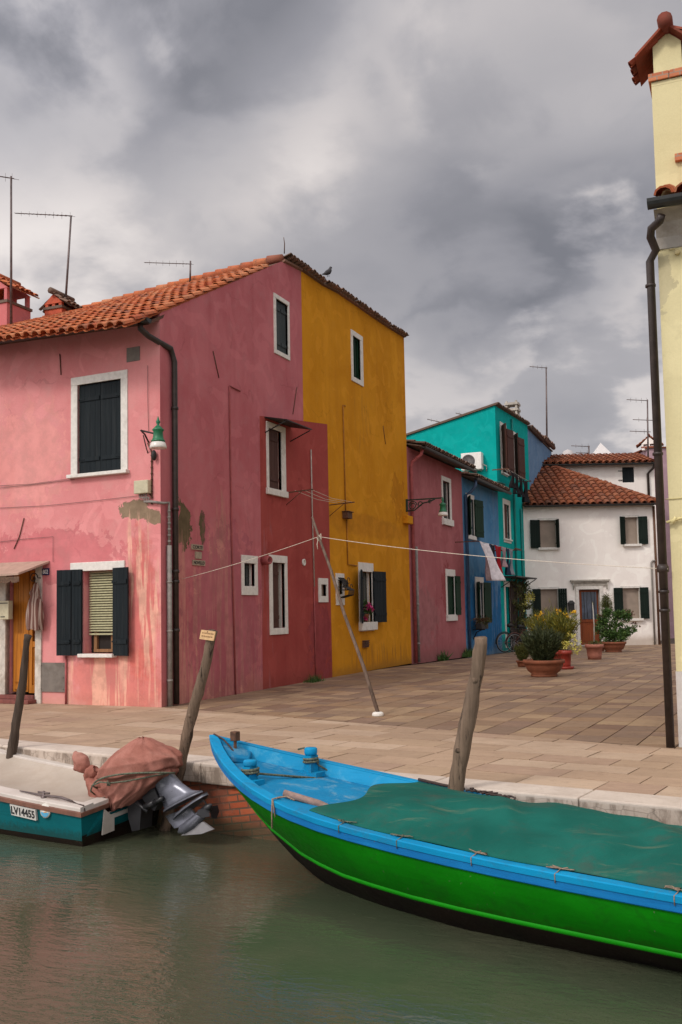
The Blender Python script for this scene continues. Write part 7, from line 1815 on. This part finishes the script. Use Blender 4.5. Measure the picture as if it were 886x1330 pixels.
# ================================================================== BICYCLES
def bicycle(c, yaw_, scale, mat, label, basket=False):
    b = root('bicycle', tuple(c), label, 'bicycle', 'bicycles leaning on the turquoise house'); fr = Frame(tuple(c), (math.cos(yaw_), math.sin(yaw_), 0)); r = .33 * scale
    def P(u, z, o=0): return fr.P(u * scale, z * scale, o * scale)
    for nm, u in (('wheel', 0), ('wheel', 1.05)):
        mb = MB(); mb.tube([P(u + .33 * math.cos(t_ * .224399), .335 + .33 * math.sin(t_ * .224399)) for t_ in range(28)], .017 * scale, 7, closed=True); w_ = mb.obj('wheel', M['rubber'], b)
        mb = MB(); mb.tube([P(u + .305 * math.cos(t_ * .224399), .335 + .305 * math.sin(t_ * .224399)) for t_ in range(28)], .010 * scale, 5, closed=True)
        for k in range(14): mb.tube([P(u, .335), P(u + .3 * math.cos(k * .4488), .335 + .3 * math.sin(k * .4488))], .003 * scale, 4)
        mb.lathe(P(u, .335, -.04), [(.02 * scale, 0), (.02 * scale, .08 * scale)], 8, axis=fr.n); mb.obj('rim', M['chrome'], w_)
        mb = MB(); mb.tube([P(u + .37 * math.cos(R(a)), .335 + .37 * math.sin(R(a))) for a in range(20, 200, 12)], .018 * scale, 5); mb.obj('mudguard', mat, b)
    mb = MB(); BB = (.43, .30); ST = (.30, .80); HD = (.83, .86); HB = (.87, .72)
    for a, q_ in ((BB, ST), (BB, HB), (ST, (.85, .80)), ((0, .335), BB), ((0, .335), (.33, .74))): mb.tube([P(*a), P(*q_)], .016 * scale, 7)
    for s_ in (-.05, .05): mb.tube([P(.88, .70, s_), P(.95, .5, s_), P(1.05, .335, s_)], .011 * scale, 6)
    mb.tube([P(.88, .66), P(.82, .93)], .018 * scale, 7); mb.obj('bike_frame', mat, b)
    mb = MB(); mb.tube([P(.82, .93), P(.80, .99), P(.80, 1.02, .1), P(.76, 1.03, .22), P(.64, 1.0, .27)], .012 * scale, 6); mb.tube([P(.80, .99), P(.80, 1.02, -.1), P(.76, 1.03, -.22), P(.64, 1.0, -.27)], .012 * scale, 6); mb.obj('handlebar', M['iron'], b)
    mb = MB(); mb.tube([P(.31, .78), P(.28, .90)], .012 * scale, 6); mb.tube([P(.14, .92), P(.22, .93), P(.32, .92), P(.42, .91)], [.05 * scale, .08 * scale, .05 * scale, .02 * scale], 8); mb.obj('saddle', M['iron'], b)
    mb = MB(); mb.tube([P(BB[0] + .09 * math.cos(t_ * .5236), BB[1] + .09 * math.sin(t_ * .5236), .04) for t_ in range(12)], .008 * scale, 5, closed=True); mb.tube([P(*BB, .06), P(BB[0] + .12, BB[1] - .12, .06), P(BB[0] + .12, BB[1] - .12, .14)], .01 * scale, 5); mb.tube([P(*BB, -.06), P(BB[0] - .12, BB[1] + .12, -.06), P(BB[0] - .12, BB[1] + .12, -.14)], .01 * scale, 5); mb.obj('crank', M['chrome'], b)
    if basket:
        mb = MB(); mb.lathe(P(1.02, .82), [(.12 * scale, 0), (.17 * scale, .24 * scale), (.18 * scale, .25 * scale), (.16 * scale, .24 * scale)], 14); mb.obj('basket', M['rust'], b)
    return b
c = gnd(656, 847); bicycle(c, R(48), 1.05, M['iron'], 'dark bicycle leaning at the corner of the blue and turquoise walls')
c = gnd(669, 847); bicycle(c, R(40), 1.0, M['bike_red'], 'dark red bicycle with a front basket standing beside the creeper', True)

# ================================================================== AERIALS
def aerial(plane_y, base, top_, arms, label, r=.018, group='television aerials on the roofs', fr=None):
    fr = fr or Frame((0, plane_y, 0), (1, 0, 0)); a = fr.P(*fr.px(*base)); b = fr.P(*fr.px(*top_)); rt = root('tv_aerial', tuple(a), label, 'aerial', group)
    mb = MB(); mb.tube([a, b], [r * 1.3, r], 7)
    mb.obj('mast', M['antenna'], rt)
    for (p0, p1, ne, es) in arms:
        p0, p1 = fr.P(*fr.px(*p0)), fr.P(*fr.px(*p1)); mb = MB(); mb.tube([p0, p1], r * .55, 5)
        for k in range(ne):
            f = (k + .5) / ne; c_ = p0.lerp(p1, f); e = es * (.6 + .4 * f); mb.tube([c_ - V((0, e, e * .25)), c_ + V((0, e, e * .25))], r * .2, 4)
            if k % 2: mb.tube([c_ - V((0, 0, e * .5)), c_ + V((0, 0, e * .5))], r * .18, 4)
        mb.obj('antenna_boom', M['antenna'], rt)
    return rt
aerial(15.6, (14.5, 424), (14.5, 229), [((-8, 228), (18, 232), 6, .22)], 'tallest aerial mast at the left edge in front of the pink chimney', .022)
aerial(17.6, (84.5, 404), (92.5, 280), [((20, 277), (94, 280.5), 14, .18)], 'slightly tilted aerial with a long arm beside the little red chimney', .022)
aerial(18.2, (247, 366), (247.5, 339), [((188, 341), (249, 343), 14, .16)], 'low aerial with a long arm just above the middle of the pink house roof', .018)
aerial(0, (710.5, 575), (709.5, 477), [((688, 476), (711, 478), 8, .25)], 'tall aerial mast rising behind the turquoise and slate blue houses', .035, fr=Frame(tuple(S.P(47, 0, -.5)), RU))
aerial(0, (842, 600), (841, 519), [((814, 519), (842, 520.5), 8, .3), ((822, 545), (848, 546), 5, .3), ((818, 560), (845, 561), 5, .3)], 'aerial with three arms above the upper white house by the chimney', .035, fr=Frame(tuple(BK.P(0, 0, -2.5)), BK.u))
aerial(0, (765, 600), (765, 579), [((742, 579), (766, 580), 6, .3), ((748, 588), (765, 588.5), 4, .3)], 'short aerial between the pale dome and the pointed roof', .035, fr=Frame(tuple(BK.P(0, 0, -3.5)), BK.u))
aerial(0, (573, 570), (572.5, 548), [((555, 544.5), (573, 548.5), 5, .2)], 'small left aerial arm showing above the turquoise gable', .03, fr=Frame((0, 38.5, 0), (1, 0, 0)))
aerial(0, (601, 565), (600.5, 538.5), [((592, 536.5), (601, 538.5), 3, .2)], 'small right aerial arm showing above the turquoise gable', .03, fr=Frame((0, 39.5, 0), (1, 0, 0)))

# ================================================================== PIGEON
PF_ = Frame((-8.75, 0, 0), (0, 1, 0)); a_ = PF_.px(426.5, 367.5); c = PF_.P(a_[0], 9.24)
k = .95; mb = MB(); d_ = V((.35, .9, 0)).normalized()
def pg(u, z): return c + d_ * u * k + V((0, 0, z * k))
mb.tube([pg(-.20, .01), pg(-.13, .035), pg(-.05, .08), pg(.02, .12), pg(.06, .17), pg(.075, .22), pg(.09, .245), pg(.115, .25), pg(.14, .245)], [.012, .025, .055, .062, .05, .03, .03, .022, .004], 10)
for s_ in (-.02, .02): mb.tube([pg(0, .08) + V((s_, 0, 0)), pg(.0, -.01) + V((s_, 0, 0))], .006, 5)
tag(mb.obj('pigeon', M['bird']), 'dark pigeon perched on the tile edge of the ochre yellow house', 'bird')
mb = MB(); mb.tube([(-8.8, 17.95, 9.05), (-8.78, 17.93, 9.25), (-8.76, 17.85, 9.36)], [.012, .01, .006], 6); o_ = mb.obj('ridge_finial', M['rust'], pink)

# ================================================================== CAMERA, SKY, SUN
cam = bpy.data.cameras.new('camera'); co = bpy.data.objects.new('camera', cam); COL.objects.link(co); SC.camera = co
cam.sensor_fit = 'VERTICAL'; cam.sensor_height = 36; cam.lens = FPX / 1330 * 36; cam.shift_y = (CY - 665) / 1330; cam.clip_start = .1; cam.clip_end = 6000
fw = V((-math.sin(YAW) * math.cos(PITCH), math.cos(YAW) * math.cos(PITCH), math.sin(PITCH)))
rt = V((math.cos(YAW), math.sin(YAW), 0)); upv = rt.cross(fw)
c_, s_ = math.cos(ROLL), math.sin(ROLL)
rt2 = rt * c_ - upv * s_; up2 = rt * s_ + upv * c_
mx = Matrix((rt2, up2, -fw)).transposed().to_4x4(); mx.translation = EYE; co.matrix_world = mx

SUN_EL, SUN_TRAVEL = R(42), R(22)       # light travels towards azimuth 38 deg right of +Y
sd = V((-math.sin(SUN_TRAVEL) * math.cos(SUN_EL), -math.cos(SUN_TRAVEL) * math.cos(SUN_EL), math.sin(SUN_EL)))   # towards the sun
sun = bpy.data.lights.new('sun', 'SUN'); sun.energy = SUN_E; sun.angle = R(11); sun.color = (1, .93, .86)
so = bpy.data.objects.new('sun', sun); COL.objects.link(so); so.rotation_euler = (-sd).to_track_quat('-Z', 'Y').to_euler()
w = bpy.data.worlds.new('World'); SC.world = w; w.use_nodes = True; nt = w.node_tree; bg = nt.nodes['Background']
T = NT.__new__(NT); T.t = nt; T.geo = None
sky = T.n('ShaderNodeTexSky', sky_type='NISHITA'); sky.sun_disc = False; sky.sun_elevation = SUN_EL; sky.sun_rotation = math.atan2(sd.x, sd.y); sky.air_density = 1.0; sky.dust_density = 2.0
gen = T.n('ShaderNodeTexCoord').outputs['Generated']
nrm_ = T.n('ShaderNodeVectorMath', {0: gen}, operation='NORMALIZE').outputs[0]
sepx = T.n('ShaderNodeSeparateXYZ', {0: nrm_})
zz = sepx.outputs[2]
# clouds flattened towards the horizon: project on a layer overhead
den = T.math('ADD', T.math('MAXIMUM', zz, 0.0), .38)
flat = T.n('ShaderNodeCombineXYZ', {0: T.math('DIVIDE', sepx.outputs[0], den), 1: T.math('DIVIDE', sepx.outputs[1], den), 2: 0.0}).outputs[0]
def cn(scale, det, rough, dist, loc): 
    return T.n('ShaderNodeTexNoise', {'Vector': T.n('ShaderNodeMapping', {'Vector': flat, 'Location': loc}).outputs[0], 'Scale': scale, 'Detail': det, 'Roughness': rough, 'Distortion': dist}).outputs['Fac']
n1 = cn(1.25, 9, .46, .2, (2.3, .7, 0)); n2 = cn(4.2, 8, .52, .2, (5, 3, 1)); n3 = cn(.8, 3, .5, 0, (9, 4, 0))
def spot(px, py, inner, outer, dst=None):
    d = ray(px, py).normalized(); dt = T.n('ShaderNodeVectorMath', {0: nrm_, 1: tuple(d)}, operation='DOT_PRODUCT').outputs['Value']
    wob = T.math('ADD', dt, T.math('MULTIPLY', T.math('SUBTRACT', n2, .5), .055)); wob = T.math('ADD', wob, T.math('MULTIPLY', T.math('SUBTRACT', n1, .5), .05))
    return T.ramp(wob, math.cos(R(outer)), math.cos(R(inner)))
val = T.math("ADD", T.math("MULTIPLY", T.math("SUBTRACT", n1, .5), 1.2), T.math("MULTIPLY", T.math("SUBTRACT", n2, .5), .30))
val = T.math('ADD', val, .50)
def addspot(v, px, py, i, o, k): return T.math('ADD', v, T.math('MULTIPLY', spot(px, py, i, o), k))
for a in SPOTS: val = addspot(val, *a)
val = T.math('ADD', val, T.math('MULTIPLY', T.ramp(zz, .30, .05), .10))
crr = T.n('ShaderNodeValToRGB', {0: val}); el = crr.color_ramp.elements
stops = [(.0, (.165, .165, .184)), (.25, (.250, .245, .266)), (.5, (.365, .350, .362)), (.72, (.51, .475, .468)), (1, (.66, .61, .585))]
el[0].position = 0; el[0].color = (*stops[0][1], 1); el[1].position = 1; el[1].color = (*stops[-1][1], 1)
for p_, c3 in stops[1:-1]: e = el.new(p_); e.color = (*c3, 1)
# the overcast is brightest around the hidden sun, behind the photographer
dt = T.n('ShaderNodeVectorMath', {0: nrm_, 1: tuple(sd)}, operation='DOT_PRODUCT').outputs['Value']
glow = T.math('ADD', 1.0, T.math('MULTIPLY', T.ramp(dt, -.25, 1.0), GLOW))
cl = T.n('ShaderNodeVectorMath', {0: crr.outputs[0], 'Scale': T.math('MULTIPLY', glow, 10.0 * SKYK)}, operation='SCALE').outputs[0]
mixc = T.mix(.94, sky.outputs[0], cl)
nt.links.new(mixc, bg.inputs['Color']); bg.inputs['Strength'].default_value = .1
SC.view_settings.view_transform = 'Standard'; SC.view_settings.look = 'None'; SC.view_settings.exposure = EXPO; SC.view_settings.gamma = 1; SC.view_settings.use_curve_mapping = False
SC.render.engine = 'CYCLES'
SC.render.resolution_x = 682; SC.render.resolution_y = 1024
